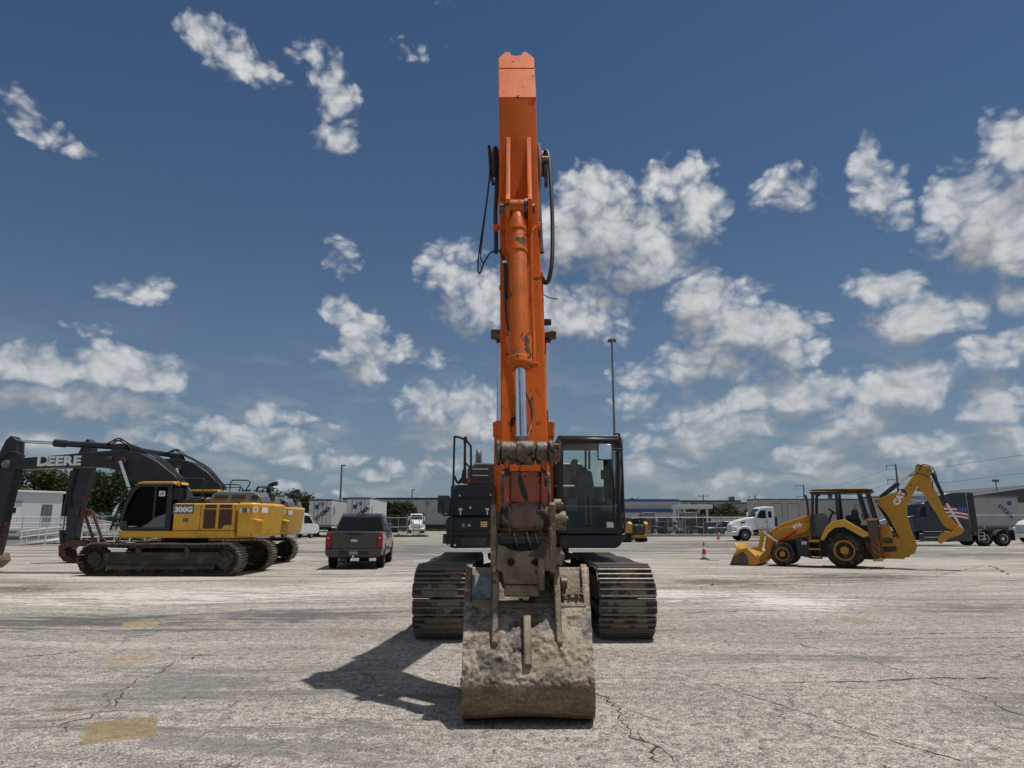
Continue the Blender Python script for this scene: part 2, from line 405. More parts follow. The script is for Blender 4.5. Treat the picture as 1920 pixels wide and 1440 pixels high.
m_hood = paint('grey_hood_paint', (.115, .12, .125), .45, var=.1, vs=2, dirt=((.2, .18, .15), .15, 3))
m_rubberhose = flat('rubber_hose', (.018, .018, .019), .55)
def track_mat(name, steel, plate, mud, mudw):
    m, t, b = new_mat(name); k = NT(t)
    pos = k.n('ShaderNodeNewGeometry').outputs['Position']; tc = k.n('ShaderNodeTexCoord'); sp_ = k.n('ShaderNodeSeparateXYZ'); k.l(tc.outputs['Object'], sp_.inputs[0])
    n = k.noise(pos, 9, 6, .65); n2 = k.noise(pos, 2.4, 6, .65); n3 = k.noise(pos, 40, 4, .6)
    c = k.mix(k.mr(n, .35, .65), plate, tuple(x * 1.9 for x in plate))
    mid = k.mr(k.math('ABSOLUTE', sp_.outputs[0]), .20, .40, .14, -.10)         # mud packs towards the middle of a shoe
    c = k.mix(k.mr(k.math('ADD', n2, mid), .585, .645, 0, mudw), c, mud)
    top = k.mr(sp_.outputs[2], .030, .045)                                       # grouser tips rubbed to bare steel
    c = k.mix(k.math('MULTIPLY', top, k.mr(n, .30, .5, .55, 1)), c, steel)
    c = k.mix(1.0, c, k.mr(n3, .3, .7, .75, 1.25, False), 'MULTIPLY')
    k.l(c, b.inputs['Base Color']); k.l(k.math('MULTIPLY', top, .45), b.inputs['Metallic']); b.inputs['Roughness'].default_value = .58
    k.l(k.bump(k.math('ADD', n, k.math('MULTIPLY', n3, .4)), .6, .012), b.inputs['Normal'])
    return m
m_track = track_mat('track_steel', (.185, .165, .148), (.046, .039, .034), (.34, .27, .18), .75)
m_trackframe = paint('track_frame_grime', (.030, .027, .024), .7, var=.3, vs=4, dirt=((.15, .115, .08), .35, 2.5), bump=.4)
m_glass = glass('cab_glass', (.95, .965, .93), .03, ior=1.28)
m_darkglass = glass('tinted_glass', (.05, .055, .06), .0, ior=1.22)
m_mirror = flat('mirror_glass', (.92, .93, .95), .02, 1.0)
m_chromebar = flat('bright_metal', (.7, .71, .72), .25, 1.0)
m_white = paint('white_paint', (.68, .69, .69), .4, var=.05, dirt=((.35, .32, .28), .15, 2))
m_sticker = flat('white_sticker', (.72, .72, .70), .5)
m_yellow = paint('machine_yellow', (.70, .385, .045), .4, var=.07, vs=1.5, dirt=((.30, .19, .07), .22, 1.4), chip=((.16, .09, .04), .08, 6), bump=.06, bs=12, spec=.35, streak=((.36, .20, .06), .35, (.66, .42, .11)))
m_catyellow = paint('loader_yellow', (.49, .25, .022), .42, var=.09, vs=2, dirt=((.24, .15, .06), .25, 2), chip=((.08, .05, .03), .12, 7), bump=.08, bs=14, spec=.4)
m_navy = paint('dark_navy_paint', (.014, .017, .023), .42, var=.12, vs=2, dirt=((.06, .055, .05), .22, 2.2), spec=.5)
m_tyre = paint('tyre_rubber', (.024, .023, .022), .85, var=.2, vs=5, dirt=((.13, .115, .095), .34, 4), bump=.25, bs=40, spec=.2)
m_rust = paint('rusty_red_steel', (.115, .040, .026), .72, var=.25, vs=6, dirt=((.06, .03, .02), .4, 5), chip=((.2, .13, .1), .2, 9), bump=.4)
m_brownvent = flat('brown_grille', (.085, .038, .022), .7)
m_red = flat('red_paint', (.42, .02, .02), .4)
m_blue = flat('blue_paint', (.02, .05, .22), .4)
m_letterwhite = flat('white_lettering', (.80, .80, .78), .5)
m_letterblack = flat('black_lettering', (.012, .012, .014), .5)
m_pole = flat('galvanised_pole', (.17, .18, .19), .6, .3)
# ---------------------------------------------------------------- ground
def make_ground():
    m, t, b = new_mat('worn_pavement'); k = NT(t)
    pos = k.n('ShaderNodeNewGeometry').outputs['Position']
    sep = k.n('ShaderNodeSeparateXYZ'); k.l(pos, sep.inputs[0]); X, Y = sep.outputs[0], sep.outputs[1]
    speck = k.noise(pos, 9.0, 6.5, .80)                   # exposed aggregate, from hand size down to grit
    vor = k.n('ShaderNodeTexVoronoi', voronoi_dimensions='2D'); vor.inputs['Scale'].default_value = 60; k.l(pos, vor.inputs['Vector'])
    grain = k.math('ADD', k.math('MULTIPLY', speck, .85), k.math('MULTIPLY', vor.outputs['Distance'], .22))
    c = k.mix(k.mr(grain, .36, .68), (.105, .096, .085), (.410, .378, .335))
    vs_ = k.n('ShaderNodeSeparateColor'); k.l(vor.outputs['Color'], vs_.inputs[0])
    vo2 = k.n('ShaderNodeTexVoronoi', voronoi_dimensions='2D'); vo2.inputs['Scale'].default_value = 118; k.l(pos, vo2.inputs['Vector']); vs2 = k.n('ShaderNodeSeparateColor'); k.l(vo2.outputs['Color'], vs2.inputs[0])
    c = k.mix(1.0, c, k.mr(vs_.outputs[0], 0, 1, .78, 1.24, False), 'MULTIPLY')
    c = k.mix(1.0, c, k.mr(vs2.outputs[1], 0, 1, .72, 1.30, False), 'MULTIPLY')
    c = k.mix(k.mr(vs_.outputs[1], .86, .90, 0, .55), c, (.56, .53, .49)); c = k.mix(k.mr(vs2.outputs[2], .88, .92, 0, .6), c, (.055, .052, .048))
    big = k.noise(pos, .42, 7, .66)                       # slow tone changes
    c = k.mix(1.0, c, k.mr(big, .3, .72, .80, 1.25, False), 'MULTIPLY')
    gs = k.math('MULTIPLY_ADD', speck, 1.0, -.5)          # signed grain, breaks every stain into the stones
    def rough_mask(raw, lo, hi, w, kk=.55): return k.mr(k.math('ADD', raw, k.math('MULTIPLY', gs, kk)), lo, hi, 0, w)
    # chalky dust, spread along the traffic direction, thicker farther off
    wv = k.n('ShaderNodeVectorMath', operation='ADD'); k.l(pos, wv.inputs[0]); wn_ = k.n('ShaderNodeTexNoise'); wn_.inputs['Scale'].default_value = .16; wn_.inputs['Detail'].default_value = 2; k.l(pos, wn_.inputs['Vector'])
    k.l(k.vmul(wn_.outputs['Color'], (5, 3.2, 0)), wv.inputs[1]); wp_ = wv.outputs[0]
    st = k.noise(k.vmul(wp_, (.16, .80, 1)), 1.0, 8, .70)
    far = k.mr(Y, 8, 24, -.02, .13)
    c = k.mix(rough_mask(k.math('ADD', st, far), .52, .76, .6), c, (.50, .465, .41))
    st2 = k.noise(k.vmul(wp_, (.085, 1.35, 1)), 1.0, 8, .68)
    farm = k.mr(Y, 10, 20, .25, 1.0)
    c = k.mix(k.math('MULTIPLY', rough_mask(st2, .52, .66, .8, .3), farm), c, (.58, .545, .49))
    # dark rubber and oil smears along curving wheel paths
    s3 = k.noise(k.vmul(wp_, (.11, .70, 1)), 1.35, 8, .72)
    c = k.mix(rough_mask(s3, .54, .70, .65), c, (.075, .075, .074))
    s4 = k.noise(k.vmul(wp_, (.035, 1.9, 1)), 1.0, 7, .70)   # thin tyre streaks
    c = k.mix(k.math('MULTIPLY', rough_mask(s4, .535, .65, .65, .35), k.mr(Y, 8, 16, .25, 1)), c, (.095, .092, .088))
    fd = k.math('MULTIPLY', rough_mask(k.noise(k.vmul(wp_, (.04, .50, 1)), 1.0, 6, .68), .47, .58, .8, .25), k.mr(Y, 28, 42))
    c = k.mix(fd, c, (.085, .083, .080))
    # brown mud tracked from the machines
    md = k.math('MULTIPLY', rough_mask(k.noise(k.vmul(wp_, (.22, 1.3, 1)), 1.1, 8, .74), .55, .68, .7, .4), k.mr(Y, 10, 15))
    c = k.mix(md, c, (.17, .13, .092))
    # hairline crack web
    cv = k.n('ShaderNodeVectorMath', operation='ADD'); k.l(pos, cv.inputs[0]); cn = k.n('ShaderNodeTexNoise'); cn.inputs['Scale'].default_value = 2.2; cn.inputs['Detail'].default_value = 5; cn.inputs['Roughness'].default_value = .65; k.l(pos, cn.inputs['Vector']); k.l(k.vmul(cn.outputs['Color'], (.6, .6, 0)), cv.inputs[1])
    ve = k.n('ShaderNodeTexVoronoi', voronoi_dimensions='2D', feature='DISTANCE_TO_EDGE'); ve.inputs['Scale'].default_value = .62; k.l(cv.outputs[0], ve.inputs['Vector'])
    crk = k.math('MULTIPLY', k.mr(ve.outputs['Distance'], .003, .010, 1, 0), k.mr(k.noise(pos, .5, 3), .48, .58, 0, .75))
    c = k.mix(crk, c, (.085, .076, .066))
    # placed marks: ellipses on the ground read off the photograph, torn up by the same grain
    wob = k.noise(pos, 3.2, 5, .6)
    tear = k.noise(k.vmul(wp_, (.42, 2.9, 1)), 1.0, 8, .74)
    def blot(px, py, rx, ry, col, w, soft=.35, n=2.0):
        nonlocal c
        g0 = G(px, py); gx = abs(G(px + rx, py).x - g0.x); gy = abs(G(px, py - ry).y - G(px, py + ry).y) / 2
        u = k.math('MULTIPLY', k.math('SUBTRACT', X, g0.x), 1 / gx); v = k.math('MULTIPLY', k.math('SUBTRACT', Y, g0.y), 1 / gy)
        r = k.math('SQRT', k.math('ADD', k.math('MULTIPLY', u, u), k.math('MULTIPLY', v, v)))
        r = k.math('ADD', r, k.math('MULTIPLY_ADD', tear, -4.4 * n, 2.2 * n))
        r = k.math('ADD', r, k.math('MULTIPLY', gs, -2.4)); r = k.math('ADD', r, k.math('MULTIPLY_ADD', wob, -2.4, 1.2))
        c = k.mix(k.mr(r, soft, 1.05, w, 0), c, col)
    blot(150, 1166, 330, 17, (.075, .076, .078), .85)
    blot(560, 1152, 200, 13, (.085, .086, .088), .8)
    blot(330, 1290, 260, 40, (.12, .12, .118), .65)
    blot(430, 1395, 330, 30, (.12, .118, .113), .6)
    blot(1480, 1128, 120, 14, (.68, .66, .63), .62)
    blot(1250, 1112, 120, 10, (.62, .60, .56), .7)
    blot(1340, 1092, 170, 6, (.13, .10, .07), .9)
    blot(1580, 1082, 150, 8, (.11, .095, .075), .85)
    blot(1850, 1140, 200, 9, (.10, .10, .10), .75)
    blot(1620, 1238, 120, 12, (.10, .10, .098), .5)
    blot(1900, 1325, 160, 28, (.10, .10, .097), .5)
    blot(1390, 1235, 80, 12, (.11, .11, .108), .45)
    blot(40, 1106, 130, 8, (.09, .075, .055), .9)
    blot(330, 1116, 300, 16, (.60, .57, .52), .7)
    blot(700, 1095, 160, 14, (.58, .55, .50), .6)
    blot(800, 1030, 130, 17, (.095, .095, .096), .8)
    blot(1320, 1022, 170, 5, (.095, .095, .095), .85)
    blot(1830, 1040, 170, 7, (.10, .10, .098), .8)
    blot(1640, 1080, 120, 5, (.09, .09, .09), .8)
    blot(640, 1190, 26, 6, (.24, .16, .10), .6, .3, 1.0)
    blot(115, 1331, 44, 5, (.17, .105, .07), .9, .3, .9)
    # rectangular tan patches where old paint was rolled over
    def patch(corners, col, w):
        nonlocal c
        q = [G(*p) for p in corners]; f = None; cx = sum(p.x for p in q) / 4; cy = sum(p.y for p in q) / 4
        for i in range(4):
            a, d = q[i], q[(i + 1) % 4]; nx, ny = -(d.y - a.y), d.x - a.x; L = math.hypot(nx, ny); nx /= L; ny /= L
            if (cx - a.x) * nx + (cy - a.y) * ny < 0: nx, ny = -nx, -ny
            e = k.math('ADD', k.math('ADD', k.math('MULTIPLY', X, nx), k.math('MULTIPLY', Y, ny)), -(a.x * nx + a.y * ny))
            f = e if f is None else k.math('MINIMUM', f, e)
        f = k.math('ADD', f, k.math('MULTIPLY_ADD', k.noise(pos, 40, 3), .10, -.05))
        col2 = k.mix(1.0, col, k.mr(grain, .36, .7, .55, 1.35, False), 'MULTIPLY')
        c = k.mix(k.math('MULTIPLY', k.mr(f, -.01, .03), k.mr(wob, .2, .55, w * .8, w, False)), c, col2)
    patch([(158, 1356), (296, 1341), (296, 1381), (149, 1399)], (.235, .180, .098), .92)
    patch([(200, 1233), (296, 1225), (294, 1243), (194, 1250)], (.30, .245, .16), .62)
    patch([(228, 1167), (298, 1163), (298, 1172), (230, 1177)], (.34, .25, .115), .75)
    patch([(424, 1165), (440, 1164), (440, 1172), (426, 1173)], (.40, .31, .19), .5)
    patch([(1556, 1160), (1600, 1157), (1660, 1168), (1615, 1171)], (.26, .215, .165), .8)
    k.l(c, b.inputs['Base Color'])
    b.inputs['Roughness'].default_value = .9; b.inputs['Specular IOR Level'].default_value = .25
    h = k.math('ADD', grain, k.math('ADD', k.math('MULTIPLY', big, 1.2), k.math('MULTIPLY', crk, -1.0)))
    k.l(k.bump(h, .75, .012), b.inputs['Normal'])
    mb = MB(); nx, ny = 60, 80
    xs = [-900 + 1800 * i / nx for i in range(nx + 1)]; ys = [-60 + 1500 * (j / ny) ** 1.6 for j in range(ny + 1)]
    mb.grid([[(x, y, 0) for x in xs] for y in ys])
    g = mb.build('ground', m, None); g['kind'] = 'structure'
    # cracks: thin recess-dark ribbons that wander over the pavement
    mc = paint('crack_fill', (.06, .053, .045), .95, var=.35, vs=7, spec=.1)
    rr = random.Random(11)
    def crack(pts, w=.022, jit=.05, branch=True):
        q = [G(*p) for p in pts]; path = []
        for a, d in zip(q[:-1], q[1:]):
            n = max(3, int((d - a).length / .06))
            for i in range(n): path.append(a.lerp(d, i / n))
        path.append(q[-1]); off = 0; vs = []; fs = []
        for i, p in enumerate(path):
            d = (path[min(i + 1, len(path) - 1)] - path[max(i - 1, 0)]).normalized(); nrm = Vector((-d.y, d.x, 0))
            off = off * .8 + rr.uniform(-jit, jit); ww = w * rr.uniform(.1, 1.0) * (.15 if rr.random() < .18 else 1) * (1 if .05 < i / len(path) < .93 else .4)
            c0 = p + nrm * off
            vs += [c0 + nrm * ww / 2 + Vector((0, 0, .003)), c0 - nrm * ww / 2 + Vector((0, 0, .003))]
            if i: fs.append((2 * i - 2, 2 * i - 1, 2 * i + 1, 2 * i))
        mb = MB(); mb.add(vs, fs); mb.build('crack', mc, g, fix=False)
    crack([(1116, 1275), (1135, 1310), (1152, 1330), (1170, 1345), (1215, 1400), (1245, 1440)], .03)
    crack([(1135, 1310), (1190, 1335), (1230, 1350)], .014)
    crack([(1305, 1272), (1420, 1310), (1560, 1352), (1700, 1400), (1850, 1440)], .018, .012)
    crack([(1120, 1218), (1230, 1250), (1305, 1272)], .010, .012)
    crack([(1440, 1281), (1560, 1279), (1640, 1276), (1730, 1274), (1890, 1270), (1920, 1271)], .05, .03)
    crack([(1500, 1205), (1600, 1232), (1670, 1250), (1720, 1265), (1735, 1276)], .022)
    crack([(1735, 1276), (1800, 1295), (1870, 1320), (1920, 1345)], .022)
    crack([(1490, 1192), (1560, 1190)], .05, .02); crack([(1610, 1189), (1680, 1188)], .03, .02)
    crack([(1720, 1188), (1905, 1186)], .045, .02); crack([(1640, 1197), (1920, 1196)], .03, .02)
    crack([(1270, 1149), (1460, 1145)], .06, .03); crack([(1850, 1060), (1870, 1066), (1895, 1078)], .12, .05)
    crack([(1660, 1088), (1920, 1091)], .05, .04); crack([(1750, 1082), (1850, 1059)], .05, .05)
    crack([(75, 1368), (150, 1345), (215, 1320), (240, 1292), (260, 1276), (300, 1258), (340, 1240), (372, 1227)], .022)
    crack([(340, 1240), (430, 1217)], .012); crack([(0, 1236), (60, 1230), (145, 1222)], .05, .02)
    crack([(1180, 1012 + 168), (1215, 1200), (1270, 1222)], .012); crack([(1300, 1160), (1370, 1190), (1350, 1215)], .010)
    crack([(1195, 1370), (1215, 1400), (1260, 1440)], .016); crack([(1345, 1285), (1180, 1270)], .01, .03)
    crack([(1110, 1272), (1260, 1272)], .01, .01); crack([(560, 1348), (900, 1350)], .012, .01)
    # loose crumbs of asphalt and clods
    ms = paint('crumbs', (.10, .085, .07), .9, var=.4, vs=20); mb = MB()
    for i in range(420):
        if i < 300: px, py = rr.uniform(0, 1920), 1090 + 350 * rr.random() ** 1.3
        else: px, py = rr.uniform(1180, 1560), rr.gauss(1093, 8)
        p = G(px, py); s = rr.uniform(.006, .02) * (1 if i < 300 else 2.0)
        if rr.random() < .04: s *= 2
        vs = [p + Vector((rr.uniform(-1, 1) * s, rr.uniform(-1, 1) * s, rr.uniform(0, .9) * s + .002)) for _ in range(4)]
        mb.add(vs, [(0, 1, 2), (0, 2, 3), (0, 3, 1), (1, 3, 2)])
    o = mb.build('loose_crumbs', ms); o['kind'] = 'stuff'; o['label'] = 'small loose crumbs scattered over the pavement'; o['category'] = 'gravel'
make_ground()
# ---------------------------------------------------------------- the big orange excavator in the middle
def track_loop(y0, y1, zc, r, n, sag=.02):
    """n (pos, tangent) stations round a crawler loop in a (y,z) plane; y0 idler centre, y1 sprocket centre"""
    L = y1 - y0; tot = 2 * L + 2 * math.pi * r; out = []
    for i in range(n):
        s = tot * i / n
        if s < L: out.append(((y0 + s, zc - r), (1, 0)))
        elif s < L + math.pi * r:
            a = -math.pi / 2 + (s - L) / r; out.append(((y1 + r * math.cos(a), zc + r * math.sin(a)), (-math.sin(a), math.cos(a))))
        elif s < 2 * L + math.pi * r:
            q = (s - L - math.pi * r) / L; out.append(((y1 - q * L, zc + r - sag * math.sin(math.pi * q * 2) ** 2), (-1, 0)))
        else:
            a = math.pi / 2 + (s - 2 * L - math.pi * r) / r; out.append(((y0 + r * math.cos(a), zc + r * math.sin(a)), (-math.sin(a), math.cos(a))))
    return out
def shoe_mesh(w, ln, mat, gh=.040):
    mb = MB(); h = w / 2; c = .03
    mb.prism([(-h, -ln / 2 + c), (-h + c, -ln / 2), (h - c, -ln / 2), (h, -ln / 2 + c), (h, ln / 2 - c), (h - c, ln / 2), (-h + c, ln / 2), (-h, ln / 2 - c)], 0, .016, 'z')
    for y in (-ln * .43, 0, ln * .43):
        mb.add([(-h + .012, y - .017, .012), (h - .012, y - .017, .012), (h - .012, y + .017, .012), (-h + .012, y + .017, .012),
                (-h + .02, y - .011, gh + .016), (h - .02, y - .011, gh + .016), (h - .02, y + .011, gh + .016), (-h + .02, y + .011, gh + .016)],
               [(0, 3, 2, 1), (4, 5, 6, 7), (0, 1, 5, 4), (1, 2, 6, 5), (2, 3, 7, 6), (3, 0, 4, 7)])
    return mb
def crawler(root, xc, y0, y1, zc, r, w, n, mat, axis='y', seed=1, ln=None):
    """one track under root (local coords; runs along local y, or along x when axis='x'); shoes are sub-parts"""
    def T(p): return Vector(p) if axis == 'y' else Vector((p[1], -p[0], p[2]))
    fr = MB()
    fr.prism([(y0 + .1, zc - .18), (y1 - .2, zc - .2), (y1 - .05, zc), (y1 - .25, zc + .2), (y0 + .25, zc + .22), (y0 - .05, zc)], xc - .17, xc + .17, 'x')
    fr.prism([(y0 + .3, zc - .32), (y1 - .35, zc - .32), (y1 - .35, zc - .18), (y0 + .3, zc - .18)], xc - .24, xc + .24, 'x')
    fr.v = [T(p) for p in fr.v]
    t = fr.build('track', m_trackframe, root, bev=.015)
    tot = 2 * (y1 - y0) + 2 * math.pi * r; ln = ln or tot / n * .985
    sm = shoe_mesh(w, ln, mat).mesh('shoe', mat)
    rr = random.Random(seed)
    for (p, tg) in track_loop(y0, y1, zc, r, n):
        o = bpy.data.objects.new('shoe', sm); COL.objects.link(o); o.parent = t
        y = -Vector((0, tg[0], tg[1])); z = Vector((1, 0, 0)).cross(y)    # outward
        a = rr.uniform(-.02, .02)
        x = Vector((1, 0, 0)); pos = Vector((xc + rr.uniform(-.006, .006), p[0], p[1]))
        x, y, z, pos = T(x), T(y), T(z), T(pos)
        M = Matrix((x, y, z)).transposed().to_4x4(); M.translation = pos
        o.matrix_local = M @ Matrix.Rotation(a, 4, 'X')
    for sx in (-.1, .1):
        ch = MB()
        lo = track_loop(y0, y1, zc, r - .05, 64)
        for (p, tg) in lo:
            ang = math.atan2(tg[1], tg[0]); ch.box((xc + sx, p[0], p[1]), (.045, .15, .09), (ang, 0, 0))
        ch.v = [T(p) for p in ch.v]; ch.build('track_chain', m_trackframe, t, kind='stuff')
    for (nm, yy, rad) in (('idler', y0, r - .1), ('sprocket', y1, r - .1)):
        w_ = MB(); w_.lathe(T((xc - .14, yy, zc)), T((1, 0, 0)), [(-.02, .05), (0, .12), (.0, rad * .75), (.04, rad * .8), (.05, rad), (.23, rad), (.24, rad * .8), (.28, rad * .75), (.28, .12), (.34, .1), (.34, .02)], 24)
        if nm == 'sprocket':
            for i in range(18):
                a = 2 * math.pi * i / 18; w_.box(T((xc, yy + math.cos(a) * (rad + .02), zc + math.sin(a) * (rad + .02))), (.06, .09, .06) if axis == 'y' else (.09, .06, .06), (a, 0, 0) if axis == 'y' else (0, a, 0))
            w_.cyl(T((xc - .26, yy, zc)), T((xc + .26, yy, zc)), rad * .62, n=20)
            for i in range(10):
                a = 2 * math.pi * i / 10
                for e in (-1, 1): w_.cyl(T((xc + e * .26, yy + math.cos(a) * rad * .5, zc + math.sin(a) * rad * .5)), T((xc + e * .275, yy + math.cos(a) * rad * .5, zc + math.sin(a) * rad * .5)), .02, n=6)
        else: w_.cyl(T((xc - .2, yy, zc)), T((xc + .2, yy, zc)), .1, n=16)
        w_.build(nm, m_trackframe, t)
    nr = 8
    for i in range(nr):
        yy = y0 + .42 + (y1 - y0 - .9) * i / (nr - 1)
        w_ = MB(); w_.lathe(T((xc - .2, yy, zc - r + .17)), T((1, 0, 0)), [(0, .05), (0, .1), (.06, .1), (.06, .125), (.12, .125), (.12, .085), (.28, .085), (.28, .125), (.34, .125), (.34, .1), (.4, .1), (.4, .05)], 14); w_.build('roller', m_trackframe, t)
    for q in (.3, .68):
        yy = y0 + (y1 - y0) * q
        w_ = MB(); w_.cyl(T((xc - .2, yy, zc + r - .18)), T((xc + .24, yy, zc + r - .18)), .085, n=14); w_.build('carrier_roller', m_rust, t)
    return t
def hyd(root, p0, p1, r, rr_, f, nb, nr, mb_, parent_head=True, head=1.22, eyer=None):
    """hydraulic cylinder from p0 (barrel eye) to p1 (rod eye); f = barrel fraction"""
    p0, p1 = Vector(p0), Vector(p1); d = p1 - p0; L = d.length; w = d.normalized(); er = eyer or r * 1.05
    b = MB(); b.lathe(p0, w, [(0, r * .5), (.04 * L, r * .85), (.07 * L, r), (f * L * .82, r), (f * L * .825, r * head), (f * L * .95, r * head), (f * L * .955, r * head * 1.07), (f * L * .985, r * head * 1.07), (f * L * .99, r * .95), (f * L, r * .8)], 20)
    b.cyl(p0 - Vector((er * .8, 0, 0)), p0 + Vector((er * .8, 0, 0)), er, n=16)
    bo = b.build(nb, mb_, root, bev=0, angle=30, world=True)
    r_ = MB(); r_.cyl(p0 + w * (f * L - .05), p1 - w * er * .6, rr_, n=20)
    ro = r_.build(nr, m_chrome, root, world=True)
    e = MB(); e.cyl(p1 - Vector((er * .8, 0, 0)), p1 + Vector((er * .8, 0, 0)), er, n=18); e.cyl(p1 - w * er * 1.5, p1, rr_ * 1.15, n=16); e.build('rod_eye', m_grease, ro, world=True)
    return bo, ro
def tubing(root, name, pts, r, mat, n=8, ribs=False):
    mb = MB(); mb.tube(pts, r, n)
    return mb.build(name, mat, root, world=True)
def bolts(name, root, pts, r, mat, axis=(0, -1, 0), h=.015, n=6):
    for p in pts:
        mb = MB(); p = Vector(p); a = Vector(axis).normalized(); mb.cyl(p, p + a * h, r, n=n); mb.build(name, mat, root, world=True)

EX = thing('excavator', 'large orange crawler excavator with raised arm and muddy bucket, facing the viewer', 'excavator', (.31, 12.7, 0))
def AXC(z): return .134 - .0125 * (z - 1.6)
def lean(mb):
    for p in mb.v: p.x += AXC(p.z)
    return mb
def faceY(z): return 6.95 + (z - 2.0) * (1.02 / 3.0) if z < 5.0 else 7.97 + (z - 5.0) * (.13 / 1.86)
def AP(px, py, dy=0.0):
    Y = 7.5
    for _ in range(25):
        p = P(px, py, Y); Y = faceY(p.z) - dy
    return P(px, py, Y)
m_hosecover = paint('spiral_hose_guard', (.030, .029, .028), .6, var=.3, vs=8, dirt=((.12, .1, .08), .2, 5))
def build_main():
    o = Vector(EX.location)
    # --- crawler tracks (local coordinates of EX)
    crawler(EX, -.98 - o.x, 10.65 - o.y, 14.70 - o.y, .50, .452, .80, 49, m_track, 'y', 1)
    crawler(EX, 1.60 - o.x, 10.65 - o.y, 14.70 - o.y, .50, .452, .80, 49, m_track, 'y', 2)
    # --- carbody
    mb = MB(); mb.prism([(11.9, .55), (13.6, .55), (13.9, .75), (13.6, 1.0), (11.9, 1.0), (11.6, .75)], -.25, .87, 'x')
    for s in (-1, 1):
        for q in (11.5, 13.9):
            mb.add([(.31 + s * .5, 12.4, .6), (.31 + s * .5, 12.4, .95), (.31 + s * .5, 13.0, .6), (.31 + s * .5, 13.0, .95),
                    (.31 + s * 1.1, q - .18, .42), (.31 + s * 1.1, q - .18, .78), (.31 + s * 1.1, q + .18, .42), (.31 + s * 1.1, q + .18, .78)],
                   [(0, 1, 5, 4), (2, 6, 7, 3), (1, 3, 7, 5), (0, 4, 6, 2), (4, 5, 7, 6)])
    mb.build('undercarriage_frame', m_trackframe, EX, bev=.02, world=True, fix=True)
    mb = MB(); mb.lathe((.31, 12.7, .98), (0, 0, 1), [(0, .72), (.1, .74), (.1, .68), (.2, .68), (.2, .74), (.29, .74)], 40)
    mb.build('turntable', m_trackframe, EX, world=True)
    # --- house deck and body
    mb = MB(); mb.prism(rrect(-1.12, 1.74, 11.62, 16.2, .12), 1.27, 1.42, 'z'); mb.build('deck', m_black, EX, bev=.01, world=True)
    mb = MB(); mb.prism([(13.4, 1.42), (15.6, 1.42), (15.6, 2.30), (13.4, 2.30)], -1.15, 1.75, 'x'); mb.build('engine_house', m_darkgrey, EX, bev=.05, world=True)
    mb = MB(); mb.prism([(-.85, 2.303), (1.45, 2.303), (1.45, 2.60), (1.3, 2.72), (-.7, 2.72), (-.85, 2.62)], 13.55, 15.5, 'y'); hood = mb.build('hood', m_hood, EX, bev=.03, world=True)
    for i in range(4):
        mb = MB(); mb.box((-.62, 13.54, 2.42 + .06 * i), (.34, .03, .022)); mb.build('louvre', m_chromebar if i % 2 else m_hood, hood, world=True)
    mb = MB(); mb.box((.1, 13.54, 2.40), (.55, .02, .12)); mb.build('latch_recess', m_black, hood, world=True)
    mb = MB(); mb.box((.05, 14.3, 2.75), (.4, .4, .06)); mb.build('filler_cap', m_black, hood, bev=.01, world=True)
    mb = MB()
    pts = arc(-1.15 + .25, 0, .25, 90, 180, 6)
    mb.prism([(x, y) for x, y in rrect(-1.18, 1.78, 15.62, 16.6, .45, 8)], 1.22, 2.38, 'z'); mb.build('counterweight', m_orange, EX, bev=.08, seg=3, world=True)
    mb = MB(); mb.tube([(-.67, 14.3, 2.70), (-.67, 14.3, 2.86), (-.67, 14.32, 2.97), (-.67, 14.42, 3.03)], .062, 14)
    mb.build('exhaust_pipe', m_pole, EX, world=True)
    mb = MB(); mb.cyl((-.82, 13.3, 2.31), (-.82, 13.3, 2.36), .06); mb.build('tank_cap', m_black, EX, world=True)
    # --- left front: steps and tool box, from its own outline
    yb = 11.36
    def prof(pts, Y): return [(P(a, b, Y).x, P(a, b, Y).z) for a, b in pts]
    lower = prof([(835, 985), (836, 975), (842, 969), (921, 968), (930, 968), (930, 996), (923, 1027), (848, 1028), (838, 1022), (833, 1010), (833, 1003), (837, 1001)], yb)
    mb = MB(); mb.prism(lower, yb, 12.9, 'y'); low = mb.build('step_box', m_black, EX, bev=.02, seg=3, world=True)
    q0, q1 = P(863, 1007, yb), P(912, 1024, yb); mb = MB(); mb.bx(q0.x, q1.x, yb - .018, yb + .01, q1.z, q0.z); mb.build('step_plate', m_darkgrey, low, bev=.008, world=True)
    q0, q1 = P(840, 996, yb), P(926, 1004, yb); mb = MB(); mb.bx(q0.x, q1.x, yb - .05, yb + .01, q1.z, q0.z); mb.build('step_tread', m_black, low, bev=.01, world=True)
    mid = prof([(838, 968), (840, 945), (847, 925), (852, 914), (858, 909), (927, 908), (929, 968)], yb + .06)
    mb = MB(); mb.prism(mid, yb + .06, 13.0, 'y'); tb = mb.build('tool_box', m_darkgrey, EX, bev=.03, seg=3, world=True)
    q = [P(858, 934, yb + .05), P(922, 934, yb + .05), P(922, 966, yb - .05), P(854, 966, yb - .05)]
    mb = MB(); mb.add(q + [Vector((p.x, yb + .12, p.z)) for p in q], [(0, 3, 2, 1), (4, 5, 6, 7), (0, 1, 5, 4), (1, 2, 6, 5), (2, 3, 7, 6), (3, 0, 4, 7)])
    fp = mb.build('front_panel', m_black, tb, bev=.012, world=True, fix=True)
    q0, q1 = P(859, 909, yb + .05), P(925, 932, yb + .05); mb = MB(); mb.bx(q0.x, q1.x, yb + .025, yb + .1, q1.z, q0.z); mb.build('top_panel', m_black, tb, bev=.01, world=True)
    bolts('bolt', tb, [P(862, 929, yb + .025), P(920, 928, yb + .025)], .014, m_chromebar)
